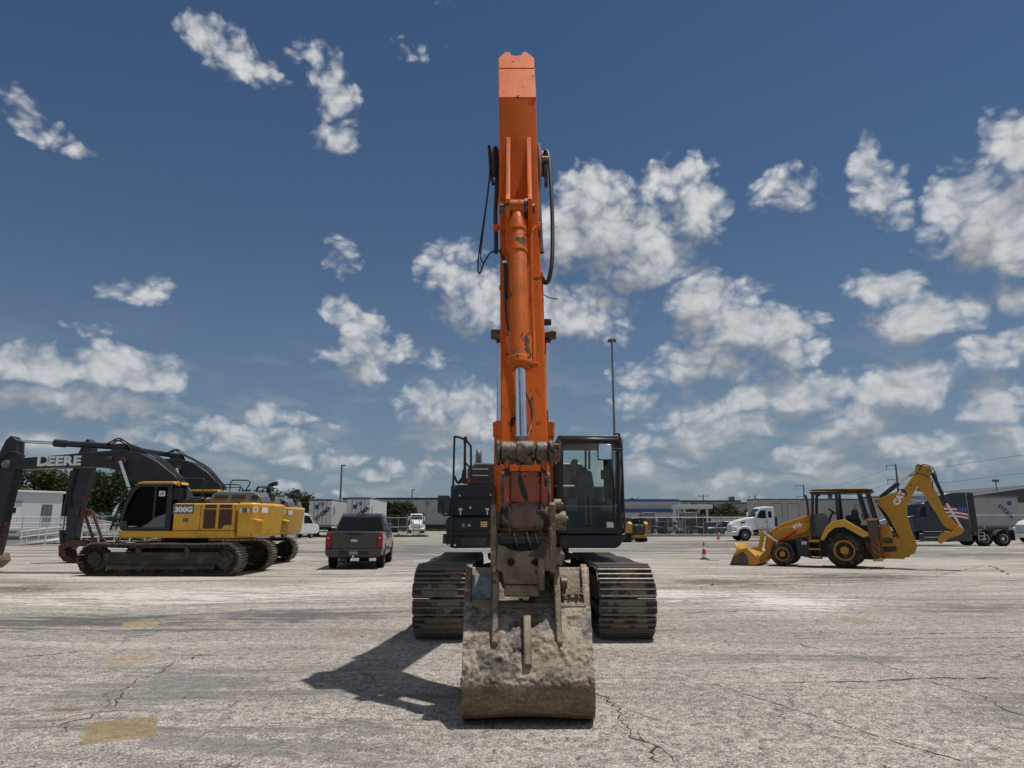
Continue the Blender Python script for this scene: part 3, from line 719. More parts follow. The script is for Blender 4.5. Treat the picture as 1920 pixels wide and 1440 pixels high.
    for px in (863.5, 913.5):
        a = P(px, 955, yb - .03); mb = MB(); mb.box(a, (.055, .03, .035)); mb.cyl(a + Vector((0, -.005, -.03)), a + Vector((0, -.02, -.09)), .014, n=8); mb.build('latch', m_chromebar, tb, world=True)
    a = P(882, 952, yb - .035); mb = MB(); mb.cyl(a, a + Vector((0, -.012, 0)), .017, n=10); mb.build('lock', m_chromebar, tb, world=True)
    a = P(907.5, 983, yb); mb = MB()
    for i in (-1, 0, 1): mb.box(a + Vector((0, -.012, i * .03)), (.105, .024, .026))
    mb.build('marker_lamp', flat('amber_reflector', (.85, .62, .22), .2, .3), low, bev=.004, world=True)
    a = P(869, 985, yb); mb = MB(); mb.box(a, (.052, .006, .058)); mb.build('sticker', flat('pale_blue_sticker', (.13, .30, .38), .5), low, world=True)
    a = P(880, 985, yb); mb = MB(); mb.cyl(a, a + Vector((0, -.012, 0)), .018, n=10); mb.build('lock', m_chromebar, low, world=True)
    bolts('bolt', low, [P(842, 1022, yb), P(853, 1022, yb)], .018, m_chromebar)
    # mirror on the left
    mb = MB(); a, c = P(821, 929, 11.3), P(843, 962, 11.3); mb.prism(rrect(a.x, c.x, c.z, a.z, .03), 11.26, 11.36, 'y'); mi = mb.build('side_mirror', m_darkgrey, EX, bev=.012, world=True)
    tubing(mi, 'mirror_arm', [P(827, 945, 11.22), P(829, 961, 11.22), P(835, 966, 11.25), P(847, 964, 11.3)], .016, m_black)
    a = P(827, 944, 11.25); mb = MB(); mb.cyl(a, a + Vector((0, -.04, 0)), .035, n=12); mb.build('mirror_clamp', m_black, mi, world=True)
    # handrails
    hr = tubing(EX, 'handrail', [P(846, 1026, 11.3), P(847, 960, 11.3), P(850, 900, 11.3), P(852, 826, 11.32), P(854, 819, 11.34), P(866, 822, 11.5), P(871, 828, 11.55), P(871, 866, 11.55), P(871, 893, 11.55)], .017, m_black, 10)
    tubing(hr, 'rail_foot', [P(852, 893, 11.34), P(857, 904, 11.4), P(862, 905, 11.45)], .018, m_black)
    mb = MB(); a = P(871, 880, 11.55); mb.prism([(a.x - .03, a.z), (a.x + .03, a.z), (a.x + .035, a.z - .14), (a.x + .05, a.z - .22), (a.x - .12, a.z - .22), (a.x - .05, a.z - .13)], 11.53, 11.57, 'y'); mb.build('rail_gusset', m_black, hr, world=True)
    h2 = tubing(EX, 'handrail', [P(872, 905, 12.3), P(872, 824, 12.3), P(875, 827, 12.4), P(882, 836, 12.9), P(883, 842, 13.0), P(883, 905, 13.0)], .02, m_black, 10)
    tubing(h2, 'rail_bar', [P(873, 868, 12.3), P(883, 878, 13.0)], .016, m_black, 8)
    mb = MB(); a = P(876, 902, 12.2); mb.box(a + Vector((0, 0, 0)), (.14, .1, .1)); mb.build('rail_bracket', m_orange, h2, bev=.01, world=True)
    # boom foot housing between body and cab
    for (xa, xb) in ((-.18, -.12), (.58, .64)):
        mb = MB(); mb.bx(xa, xb, 11.9, 13.3, 1.42, 2.25); mb.build('boom_foot_bracket', m_orange, EX, bev=.01, world=True)
    # --- cab
    CY = 11.48
    def cp(px, py, dy=0): return P(px, py, CY + dy)
    x0, x1 = P(1044, 900, CY).x, P(1168, 900, CY).x; zt, zb = P(1100, 819, CY).z, P(1100, 1001, CY).z
    yk = 13.15
    mb = MB(); mb.prism([(CY + .02, zb), (yk, zb), (yk, zb + .10), (CY + .02, zb + .10)], x0 + .02, x1 - .01, 'x')
    mb.prism(prof([(1050, 1003), (1168, 1003), (1168, 1015), (1163, 1023), (1155, 1028), (1050, 1028)], CY - .02), CY - .02, 13.2, 'y')
    cab = mb.build('cab', m_black, EX, bev=.02, seg=3, world=True)
    # pillars: front pair from outlines, rear pair, sills
    def loft(name, quadA, quadB, mat, par, bev=.015):
        mb = MB(); mb.add(list(quadA) + list(quadB), [(0, 1, 2, 3), (7, 6, 5, 4), (0, 4, 5, 1), (1, 5, 6, 2), (2, 6, 7, 3), (3, 7, 4, 0)]); return mb.build(name, mat, par, bev=bev, world=True, fix=True)
    lean_back = .10
    def col(px0, px1, py0, py1, d0=0., d1=.14, name='pillar'):
        a = [cp(px0, py1, d0), cp(px1, py1, d0)]; b = [cp(px0, py0, d0 + lean_back), cp(px1, py0, d0 + lean_back)]
        v = Vector((0, d1 - d0 + .0, 0)); return loft(name, [a[0], a[1], a[1] + v, a[0] + v], [b[0], b[1], b[1] + v, b[0] + v], m_black, cab)
    col(1044, 1056, 824, 1001); col(1156, 1168, 824, 1001)
    for px in (1044, 1168):
        xx = P(px, 900, CY).x; s = 1 if px < 1100 else -1
        mb = MB(); mb.bx(min(xx, xx + s * .1), max(xx, xx + s * .1), yk - .14, yk, zb, zt); mb.build('rear_pillar', m_black, cab, bev=.02, world=True)
        mb = MB(); mb.bx(min(xx, xx + s * .07), max(xx, xx + s * .07), CY + .13, yk - .14, zb + .1, zb + .52 if px < 1100 else zb + .35); mb.build('side_panel', m_black, cab, bev=.01, world=True)
        mb = MB(); mb.bx(min(xx + s * .02, xx + s * .035), max(xx + s * .02, xx + s * .035), CY + .24, yk - .14, zb + .5, zt - .05); mb.build('side_window', m_glass, cab, world=True)
        mb = MB(); mb.bx(min(xx, xx + s * .05), max(xx, xx + s * .05), CY + .95, CY + 1.02, zb + .3, zt); mb.build('door_pillar', m_black, cab, bev=.008, world=True)
    # front frame round the glass with rounded corners
    out = [(1045, 821), (1167, 821), (1168, 1001), (1045, 1001)]
    inn = []
    for (cx, cy, a0) in ((1149, 840, -90), (1149, 984, 0), (1065, 984, 90), (1065, 840, 180)):
        for i in range(5):
            a = R(a0 + 90 * i / 4); inn.append((cx + 9 * math.cos(a), cy + 9 * math.sin(a)))
    def fy(py): return CY - .012 + lean_back * (1001 - py) / 180.0
    fo = [P(a, b, fy(b)) for a, b in ((1166, 821), (1167, 1001), (1045, 1001), (1046, 821))]; fi = [P(a, b, fy(b)) for a, b in inn]
    mb = MB(); V = fo + fi; n = len(fi); fs = []
    # outer corner k owns inner arc k: corners order matches arcs (tr, br, bl, tl)
    for k in range(4):
        arcv = [4 + k * 5 + i for i in range(5)]
        for i in range(4): fs.append((k, arcv[i], arcv[i + 1]))
        nx = 4 + ((k + 1) % 4) * 5; fs.append((k, arcv[4], nx, (k + 1) % 4))
    mb.add(V, fs); fm = mb.build('window_frame', m_black, cab, world=True, fix=True)
    sd = fm.modifiers.new('solid', 'SOLIDIFY'); sd.thickness = .03; sd.offset = 0
    mb = MB(); mb.tube(fi + [fi[0]], .009, 6, smooth=False); mb.build('window_seal', flat('grey_rubber_seal', (.13, .12, .105), .7), fm, world=True)
    def pane(name, a, c, d, e, dy=.012, mat=m_glass):
        pts = [P(px, py, fy(py) + dy) for px, py in (a, c, d, e)]
        mb = MB(); v = Vector((0, .006, 0)); mb.add(pts + [p + v for p in pts], [(0, 1, 2, 3), (7, 6, 5, 4), (0, 4, 5, 1), (1, 5, 6, 2), (2, 6, 7, 3), (3, 7, 4, 0)]); return mb.build(name, mat, cab, world=True, fix=True)
    pane('windshield', (1054, 947), (1160, 947), (1159, 829), (1055, 829)); pane('lower_windshield', (1054, 995), (1160, 995), (1160, 949), (1054, 949))
    tubing(cab, 'window_split', [P(1055, 946, fy(946)), P(1062, 949, fy(949)), P(1150, 949, fy(949)), P(1158, 946, fy(946))], .009, flat('split_trim', (.22, .22, .2), .6))
    a = P(1144, 984, fy(984) - .004); mb = MB(); mb.box(a, (.11, .004, .085)); mb.build('sticker', m_sticker, cab, world=True)
    a = P(1128, 944, fy(944) - .004); mb = MB(); mb.box(a, (.22, .01, .035)); mb.build('wiper_rest', m_black, cab, world=True)
    tubing(cab, 'wiper', [P(1150, 980, fy(980) - .02), P(1152, 930, fy(930) - .02), P(1148, 880, fy(880) - .02)], .008, m_black)
    mb = MB(); mb.prism(rrect(x0 + .03, x1 - .03, CY + .08, yk, .08), zt - .06, zt + .04, 'z'); rf = mb.build('cab_roof', m_black, cab, bev=.03, seg=3, world=True)
    vis = [P(a, b, CY - .02) for a, b in ((1055, 816), (1158, 816), (1145, 826), (1068, 826))]
    mb = MB(); mb.add([p + Vector((0, .06, 0)) for p in vis[:2]] + vis[2:] + [p + Vector((0, .2, 0)) for p in vis], [(0, 1, 2, 3), (7, 6, 5, 4), (0, 4, 5, 1), (1, 5, 6, 2), (2, 6, 7, 3), (3, 7, 4, 0)]); mb.build('sun_visor', m_darkgrey, rf, bev=.01, world=True, fix=True)
    for px in (1052, 1160):
        a = P(px, 824, CY + .06); mb = MB(); mb.box(a, (.10, .06, .09)); mb.build('corner_bracket', m_darkgrey, rf, bev=.015, world=True)
    tubing(rf, 'antenna', [P(1125, 815, 12.6), P(1125, 793, 12.6)], .006, m_black)
    mb = MB(); mb.bx(x0 + .12, x1 - .12, yk - .06, yk - .045, zb + .6, zt - .1); mb.build('rear_window', m_glass, cab, world=True)
    mb = MB(); mb.bx(x0 + .1, x1 - .1, yk - .1, yk - .04, zb + .1, zb + .62); mb.build('rear_panel', m_black, cab, bev=.01, world=True)
    for px in (1098, 1105): tubing(cab, 'rear_rail', [P(px, 845, yk + .15), P(px, 880, yk + .15)], .02, m_black)
    # seat and controls
    msea = flat('seat_fabric', (.095, .098, .10), .9)
    mb = MB(); a, c = P(1080, 883, 12.35), P(1116, 938, 12.35); mb.prism([(a.x + .03, a.z), (c.x - .05, a.z), (c.x, c.z + .1), (c.x, c.z), (a.x - .06, c.z), (a.x - .05, c.z + .15)], 12.3, 12.46, 'y')
    st = mb.build('seat', msea, cab, bev=.04, seg=3, world=True)
    a, c = P(1081, 861, 12.38), P(1106, 882, 12.38); mb = MB(); mb.prism(rrect(a.x, c.x, c.z, a.z, .06), 12.34, 12.45, 'y'); mb.build('headrest', msea, st, bev=.03, seg=3, world=True)
    mb = MB(); a, c = P(1074, 938, 12.2), P(1122, 952, 12.2); mb.bx(a.x, c.x, 11.9, 12.4, c.z, a.z); mb.build('seat_cushion', msea, st, bev=.04, seg=3, world=True)
    a = P(1077, 868, 12.5); mb = MB(); mb.prism([(a.x - .08, a.z), (a.x - .02, a.z + .07), (a.x + .06, a.z + .06), (a.x + .06, a.z - .09), (a.x - .02, a.z - .08)], 12.5, 12.53, 'y'); mb.build('cab_mirror', flat('taupe_plastic', (.18, .15, .13), .5), cab, world=True)
    for px in (1099, 1109):
        l = tubing(cab, 'travel_lever', [P(px, 985, 11.75), P(px - 1, 950, 11.72), P(px - 2, 925, 11.7)], .012, m_pole)
        a = P(px - 2, 924, 11.7); mb = MB(); mb.box(a, (.09, .02, .02)); mb.build('lever_grip', m_black, l, world=True)
        a = P(px, 990, 11.72); mb = MB(); mb.box(a, (.1, .2, .03)); mb.build('pedal', m_black, l, bev=.01, world=True)
    for px in (1068, 1132):
        a = P(px, 948, 12.1); mb = MB(); mb.box(a, (.2, .6, .22)); cs = mb.build('console', m_hood, cab, bev=.04, world=True)
        tubing(cs, 'joystick', [P(px, 940, 11.95), P(px, 922, 11.93)], .022, m_black)
    a = P(1150, 925, 11.75); mb = MB(); mb.box(a, (.1, .1, .2)); mb.build('monitor', m_black, cab, bev=.02, world=True)
    a = P(1134, 890, 12.0); mb = MB(); mb.box(a, (.14, .03, .16)); mb.build('inner_mirror', m_black, cab, bev=.02, world=True)
    # outside mirror and guard rail on the right
    a, c = P(1122, 833, 11.2), P(1147, 861, 11.2); mb = MB(); mb.prism(rrect(a.x, c.x, c.z, a.z, .025), 11.2, 11.23, 'y'); mm = mb.build('side_mirror', m_mirror, EX, bev=.006, world=True); mm['label'] = 'bright round-cornered mirror glass reflecting the clouds'
    
    mb = MB(); mb.prism(rrect(a.x - .012, c.x + .012, c.z - .012, a.z + .012, .03), 11.231, 11.28, 'y'); mb.build('mirror_shell', m_black, mm, bev=.01, world=True)
    tubing(mm, 'mirror_arm', [P(1134, 845, 11.26), P(1150, 842, 11.3), P(1168, 842, 11.42)], .014, m_black)
    tubing(EX, 'guard_rail', [P(1150, 815, CY), P(1159, 813, CY), P(1162, 822, CY), P(1166, 860, CY), P(1169, 940, CY), P(1171, 990, CY), P(1166, 1000, CY), P(1155, 1001, CY)], .018, m_black, 10)
    # --- boom
    bp = [(12.55, 2.0), (12.45, 2.4), (12.0, 3.9), (11.75, 4.4), (11.3, 4.78), (10.2, 5.35), (9.0, 5.95), (8.62, 6.1), (8.55, 6.32), (8.68, 6.5), (8.95, 6.58), (10.6, 6.38), (11.7, 6.12), (12.35, 5.6), (12.7, 4.8), (12.95, 3.4), (13.05, 2.2), (12.9, 1.95)]
    def bx_(Y): return .07 + (Y - 8.6) * .03
    mb = MB(); mb.prism(bp, -.27, .27, 'x')
    for p in mb.v: p.x += bx_(p.y)
    bm_ = mb.build('boom', m_orange, EX, bev=.015, world=True)
    for (yy, zz, r) in ((12.8, 2.1, .17), (11.78, 4.78, .13), (8.72, 6.3, .16)):
        mb = MB(); mb.cyl((bx_(yy) - .36, yy, zz), (bx_(yy) + .36, yy, zz), r, n=20); mb.build('pin_boss', m_orange, bm_, bev=.01, world=True)
    for s in (-1, 1):
        xx = .195 + s * .405
        b, r_ = hyd(EX, (xx, 11.72, 1.78), (xx, 11.76, 4.74), .088, .050, .50, 'boom_cylinder', 'boom_cylinder_rod', m_orange)
        p = Vector((xx + s * .09, 11.76, 4.76)); mb = MB(); mb.cyl(p - Vector((s * .1, 0, 0)), p + Vector((s * .06, 0, 0)), .09, n=14); mb.build('pin_cap', m_grease, r_, world=True)
    # arm cylinder on top of the boom
    hyd(EX, (.12, 11.2, 6.62), (.06, 8.95, 7.72), .10, .055, .66, 'arm_cylinder', 'arm_cylinder_rod', m_orange)
    mb = MB(); mb.prism([(11.45, 6.1), (11.35, 6.62), (11.2, 6.75), (11.05, 6.62), (10.9, 6.25)], -.1 + bx_(11.2), -.14 + bx_(11.2), 'x'); mb.prism([(11.45, 6.1), (11.35, 6.62), (11.2, 6.75), (11.05, 6.62), (10.9, 6.25)], .1 + bx_(11.2), .14 + bx_(11.2), 'x'); mb.build('cylinder_bracket', m_orange, bm_, world=True)
    a = P(1027, 604, 11.5); mb = MB(); mb.box(a, (.12, .07, .105)); wl = mb.build('work_lamp', m_black, bm_, bev=.012, world=True)
    mb = MB(); mb.box(a + Vector((0, -.038, 0)), (.1, .006, .085)); mb.build('lamp_lens', flat('lamp_lens', (.30, .26, .24), .2), wl, world=True)
    mb = MB(); mb.box(a + Vector((-.1, .02, -.02)), (.1, .03, .03)); mb.build('lamp_bracket', m_black, wl, world=True)
    # --- arm
    ap = [(8.10, 6.86), (7.97, 5.0), (6.95, 2.0), (6.87, 1.66), (6.90, 1.53), (6.98, 1.47), (7.08, 1.47), (7.16, 1.54), (7.30, 2.0), (8.30, 4.7), (8.80, 5.75), (9.02, 6.15), (9.06, 6.5), (8.98, 6.9), (9.0, 7.55), (8.92, 7.66), (8.62, 7.62)]
    mb = MB(); mb.prism(ap, -.236, .236, 'x'); arm = lean(mb).build('arm', m_orange, EX, bev=.012, world=True)
    mb = MB(); mb.prism([(6.955, 2.08), (6.855, 1.66), (6.885, 1.52), (6.975, 1.455), (7.085, 1.455), (7.175, 1.53), (7.335, 2.08)], -.244, .244, 'x'); lean(mb).build('dark_tip_cover', m_grease, arm, bev=.012, world=True)  # dark cover added so the recess behind the link stays dark
    # end plate with the U notch
    A, B = Vector((0, 8.10, 6.86)), Vector((0, 8.70, 7.94)); L = (B - A).length; w = (B - A).normalized(); nn = Vector((0, -w.z, w.y))
    ol = [(-.24, 0), (.24, 0), (.24, L - .17), (.145, L), (.105, L), (.085, L - .03), (.075, L - .085), (.035, L - .11), (-.03, L - .11), (-.072, L - .085), (-.08, L - .03), (-.10, L), (-.15, L - .01), (-.24, L - .17)]
    mb = MB(); vs = []
    for dd in (.012, -.03): vs += [A + w * s + Vector((x, 0, 0)) + nn * dd for x, s in ol]
    n = len(ol); mb.add(vs, [tuple(range(n)), tuple(range(2 * n - 1, n - 1, -1))] + [(i, n + i, n + (i + 1) % n, (i + 1) % n) for i in range(n)]); lean(mb).build('end_plate', m_orange, arm, bev=.006, world=True, fix=True)
    mb = MB(); mb.box(A + w * (L * .62) + nn * .014, (.47, .012, .012), (math.atan2(w.z, w.y), 0, 0)); lean(mb).build('weld_seam', m_orange, arm, world=True)
    # bucket cylinder bracket ribs
    for (pxa, pxb) in ((953, 953), (991, 992)):
        t0, t1 = AP(pxa, 258, 0), AP(pxb, 385, 0)
        for nm in ('bracket_rib',):
            x = (t0.x + t1.x) / 2; pr = [(t0.y, t0.z), (t0.y - .03, t0.z - .01), (faceY(5.35) - .34, 5.33), (faceY(5.1) - .54, 5.18), (faceY(5.0) - .53, 5.0), (faceY(4.8) - .25, 4.80), (faceY(4.65), 4.65)]
            mb = MB(); mb.prism(pr, x - .026, x + .026, 'x'); mb.build(nm, m_orange, arm, bev=.006, world=True)
    # bucket cylinder
    C0 = Vector((AXC(5.0) - .033, 7.55, 5.11)); C1 = Vector((AXC(2.24) - .033, 6.62, 2.24)); cd = (C1 - C0).normalized(); CLn = (C1 - C0).length
    bo, ro = hyd(EX, C0, C1, .095, .052, .70, 'bucket_cylinder', 'bucket_cylinder_rod', m_orange_cyl, head=1.26)
    mb = MB(); mb.cyl(C0 - Vector((.20, 0, 0)), C0 + Vector((.20, 0, 0)), .055, n=14); mb.build('cylinder_pin', m_grease, bo, world=True)
    for s in (-1, 1):
        mb = MB(); mb.cyl(C0 + Vector((s * .085, 0, 0)), C0 + Vector((s * .125, 0, 0)), .115, n=18); mb.build('grease_washer', m_grease, bo, world=True)
    fl = C0 + cd * CLn * .668
    u = cd.orthogonal().normalized(); v = cd.cross(u)
    for i in range(14):
        a = 2 * math.pi * i / 14; p = fl + (u * math.cos(a) + v * math.sin(a)) * .112; mb = MB(); mb.cyl(p, p + cd * .035, .014, n=6); mb.build('gland_bolt', m_orange, bo, world=True)
    for f_ in (.10, .20):
        p = C0 + cd * CLn * f_; mb = MB(); mb.cyl(p, p + cd * .05, .106, n=18); mb.build('pipe_clamp', m_orange, bo, world=True)
    # oil pipes beside the cylinder
    tubing(EX, 'oil_pipe', [AP(1011, 423, .30), AP(1003, 428, .30), AP(996, 440, .30), AP(996, 470, .28), AP(997, 560, .22), AP(1000, 620, .2), AP(1001, 645, .2), AP(1001, 682, .2)], .021, m_orange)
    a = AP(1001, 684, .2); mb = MB(); mb.box(a, (.09, .05, .05)); mb.build('pipe_block', m_orange, EX, bev=.008, world=True)
    a = AP(931, 427, .05); mb = MB(); mb.cyl(a - Vector((.03, 0, 0)), a + Vector((.12, 0, 0)), .028, n=10); mb.box(a - Vector((.01, 0, 0)), (.06, .07, .07)); mb.build('pipe_elbow', m_orange, EX, bev=.01, world=True)
    a = AP(1009, 424, .25); mb = MB(); mb.box(a, (.05, .07, .07)); mb.build('pipe_elbow', m_orange, EX, bev=.01, world=True)
    tubing(EX, 'oil_pipe', [P(1015, 512, 8.0), P(1016, 560, 7.95), P(1018, 640, 7.85), P(1021, 740, 7.75), P(1021, 772, 7.7)], .021, m_orange)
    a = P(1020, 785, 7.7); mb = MB(); mb.cyl(a + Vector((0, 0, .09)), a - Vector((0, 0, .08)), .05, n=10); mb.build('pipe_end', m_grease, EX, world=True)
    # hoses
    def hose(name, pts, r, mat=m_rubberhose): return tubing(EX, name, pts, r, mat, 9)
    hose('hose', [AP(927, 330, -.25), AP(926, 290, -.3), AP(929, 277, -.4), AP(932, 300, -.35), AP(931, 360, -.25), AP(929, 400, -.12), AP(930, 440, -.05), AP(930, 474, -.04)], .026, m_hosecover)
    hose('hose', [AP(917, 274, -.5), AP(919, 300, -.4), AP(921, 330, -.3), AP(925, 345, -.2)], .022)
    hose('hose', [AP(1013, 330, -.35), AP(1010, 290, -.4), AP(1010, 272, -.45), AP(1012, 300, -.3), AP(1011, 360, -.2), AP(1012, 410, -.05), AP(1014, 450, -.02), AP(1016, 474, -.02)], .026, m_hosecover)
    hose('hose', [AP(1020, 330, -.5), AP(1021, 292, -.5), AP(1025, 283, -.45), AP(1030, 300, -.35), AP(1034, 360, -.2), AP(1036, 430, -.1), AP(1035, 490, -.1), AP(1029, 524, -.15), AP(1022, 530, -.2), AP(1017, 520, -.25)], .025, m_hosecover)
    hose('cable', [AP(919, 318, -.3), AP(912, 380, -.2), AP(903, 440, -.1), AP(896, 495, -.05), AP(899, 513, 0), AP(908, 492, .02), AP(920, 474, .05), AP(936, 470, .06), AP(944, 488, .06)], .009)
    hose('cable', [AP(920, 318, -.3), AP(914, 370, -.2), AP(905, 440, -.1), AP(901, 480, 0), AP(905, 493, .02)], .008)
    hose('cable', [AP(936, 470, .06), AP(945, 488, .04), AP(947, 540, .04), AP(949, 590, .05), AP(954, 620, .06), AP(959, 640, .1)], .012)
    hose('cable', [AP(941, 480, .06), AP(950, 500, .04), AP(951, 560, .04)], .010)
    a = AP(946, 491, .05); mb = MB(); mb.box(a, (.05, .02, .035)); mb.build('cable_clip', m_chromebar, EX, bev=.004, world=True)
    hose('grease_line', [AP(985, 728, .05), AP(990, 745, .06), AP(997, 770, .05), AP(996, 795, .06), AP(989, 820, .2)], .010)
    a = AP(1016, 300, -.35); mb = MB(); mb.cyl(a, a + Vector((.08, 0, 0)), .05, n=12); mb.box(a + Vector((.05, 0, -.2)), (.04, .06, .35)); mb.build('hose_bracket', m_grease, EX, world=True)
    tubing(EX, 'loose_wire', [P(1020, 553, 7.9), P(1030, 558, 7.85), P(1046, 561, 7.8)], .006, m_rubberhose)
    for (px, py, s_) in ((940, 540, .05), (944, 800, .04), (1015, 560, .05)):
        a = AP(px, py, -.05); mb = MB(); mb.box(a, (s_, .05, .05)); mb.build('weld_lug', m_orange, arm, bev=.006, world=True)
    # --- bucket link
    tz, bz = 2.24, 1.66; ly = 6.62; cx = AXC(2.0) - .005
    mb = MB()
    for s in (-1, 1):
        mb.prism([(ly - .07, tz + .05), (ly - .075, tz - .15), (ly - .07, bz + .2), (ly - .1, bz), (ly + .1, bz), (ly + .11, bz + .25), (ly + .12, tz - .2), (ly + .1, tz + .05)], cx + s * .17 - .028, cx + s * .17 + .028, 'x')
    mb.bx(cx - .145, cx + .145, ly - .03, ly + .05, bz + .1, tz - .17)
    lk = mb.build('bucket_link', m_orange_dirty, EX, bev=.018, seg=3, world=True)
    mb = MB()
    for (a0, a1, rr2) in ((-.275, -.235, .118), (-.225, -.10, .108), (-.085, .085, .112), (.10, .205, .108), (.215, .26, .12)):
        mb.cyl((cx + a0, ly, tz), (cx + a1, ly, tz), rr2, n=22)
    mb.cyl((cx - .28, ly, tz), (cx + .30, ly, tz), .07, n=16); mb.build('link_pin_boss', m_grease, lk, bev=.012, world=True)
    mb = MB(); mb.box((cx + .285, ly, tz - .0), (.07, .12, .16)); mb.build('pin_keeper', m_orange_dirty, lk, bev=.012, world=True)
    mb = MB(); mb.lathe((cx - .23, ly, bz), (1, 0, 0), [(0, .10), (.02, .13), (.46 * .3, .135), (.46 * .5, .13), (.46 * .7, .135), (.44, .13), (.46, .1)], 22); mb.build('link_lower_boss', m_boss, lk, world=True)
    for s in (-1, 1):
        mb = MB(); mb.cyl((cx + s * .145 - .012, ly, bz), (cx + s * .145 + .012, ly, bz), .145, n=22); mb.build('boss_collar', m_grease, lk, world=True)
    for (xo, r0) in ((-.10, .014), (.02, .018), (.10, .014)):
        tubing(EX, 'hose', [(cx + xo, 7.0, 1.75), (cx + xo - .01, 6.86, 1.52), (cx + xo + .02, 6.80, 1.36), (cx + xo, 6.9, 1.2)], r0, m_rubberhose)
    a = Vector((cx - .02, ly - .035, 1.93)); mb = MB(); mb.prism([(a.x - .045, a.z + .11), (a.x - .025, a.z + .12), (a.x + .05, a.z - .12), (a.x + .025, a.z - .14), (a.x - .015, a.z - .08), (a.x - .045, a.z + .02)], ly - .034, ly - .02, 'y'); mb.build('dark_slot', flat('slot_black', (.008, .007, .006), .4), lk, world=True)  # near-black plate stands in for the dark inside of the slot hole
    # --- quick coupler
    yq = 6.50
    pl = [(931, 1020), (945, 1024), (958, 1031), (975, 1034), (1000, 1032), (1010, 1026), (1017, 1019), (1031, 1018), (1033, 1047), (1033, 1070), (1012, 1072), (1011, 1096), (945, 1096), (942, 1073), (930, 1068)]
    mb = MB(); mb.prism([(P(a, b, yq).x, P(a, b, yq).z) for a, b in pl], yq, yq + .10, 'y'); cq = mb.build('quick_coupler', m_steel_mud, EX, bev=.012, seg=2, world=True)
    for px in (958, 1003.5):
        a = P(px, 1054, yq); mb = MB(); mb.cyl(a + Vector((0, -.004, 0)), a + Vector((0, .02, 0)), .031, n=18); mb.build('pin_hole', flat('dark_hole', (.006, .005, .005), .9), cq, world=True)
        mb = MB(); mb.lathe(a + Vector((0, -.006, 0)), (0, 1, 0), [(0, .031), (-.004, .036), (.01, .042), (.01, .031)], 18, cap=False); mb.build('hole_rim', m_steel_rub, cq, world=True)
    for (pa, pb, top, extra) in ((920, 931, 946, 0), (1030, 1042, 941, .03)):
        xa, xb = P(pa, 1000, 6.5).x, P(pb, 1000, 6.5).x
        zt_ = P(960, top, 6.55).z
        pr = [(6.48, zt_ - .02), (6.56, zt_), (6.70, zt_ - .04), (6.80, 1.6), (6.98, 1.45), (7.0, 1.2), (6.9, 1.08), (6.66, 1.08), (6.53, 1.16), (6.46, 1.42)]
        mb = MB(); mb.prism(pr, xa, xb, 'x'); mb.build('coupler_side_plate', m_steel_rub, cq, bev=.010, seg=2, world=True)
    xr = P(1044, 1000, 6.5).x
    for (z_, r_, w_) in ((1.76, .055, .05), (1.62, .085, .09), (1.30, .08, .05)):
        mb = MB(); mb.cyl((xr - .02, 6.60, z_), (xr + w_, 6.60, z_), r_, n=18); mb.cyl((xr + w_, 6.60, z_), (xr + w_ + .02, 6.60, z_), r_ * .5, n=8); mb.build('coupler_pin', m_steel_mud, cq, bev=.008, world=True)
    a, c = P(1009, 1048, yq - .05), P(1021, 1104, yq - .05); mb = MB(); mb.prism([(yq - .055, a.z), (yq + .02, a.z), (yq + .12, a.z - .1), (yq + .1, c.z - .02), (yq - .02, c.z - .02), (yq - .055, c.z + .05)], a.x, c.x, 'x'); mb.build('coupler_rib', m_steel_rub, cq, bev=.008, world=True)
    a = P(974, 1095, yq); mb = MB(); mb.box(a + Vector((.02, .05, -.06)), (.31, .10, .10)); mb.build('coupler_jaw', m_steel_mud, cq, bev=.015, world=True)
    mb = MB(); mb.cyl((-.17, 6.98, 1.62), (.43, 6.98, 1.62), .085, n=18); mb.cyl((-.16, 6.95, 1.22), (.42, 6.95, 1.22), .07, n=18); mb.build('coupler_cross_pin', m_grease, cq, world=True)
    # --- bucket
    BXL, BXR = -.420, .69
    cv = [(6.88, 1.19), (6.80, 1.07), (6.72, .96), (6.65, .885), (6.57, .86), (6.50, .80), (6.41, .735), (6.31, .655), (6.25, .585), (6.19, .515), (6.13, .445), (6.085, .38), (6.055, .31), (6.045, .235), (6.055, .155), (6.09, .09), (6.16, .042), (6.28, .015), (6.45, .008), (6.7, .012), (6.95, .04), (7.2, .095), (7.48, .2)]
    def bx0(y): q = min(1, max(0, (y - 6.05) / .8)); return -.405 - .032 * q, .660 + .058 * q
    pts = []
    for i in range(len(cv) - 1):
        for q in range(6): pts.append(Vector((0, *cv[i])).lerp(Vector((0, *cv[i + 1])), q / 6))
    pts.append(Vector((0, *cv[-1])))
    rows = []; NX = 96
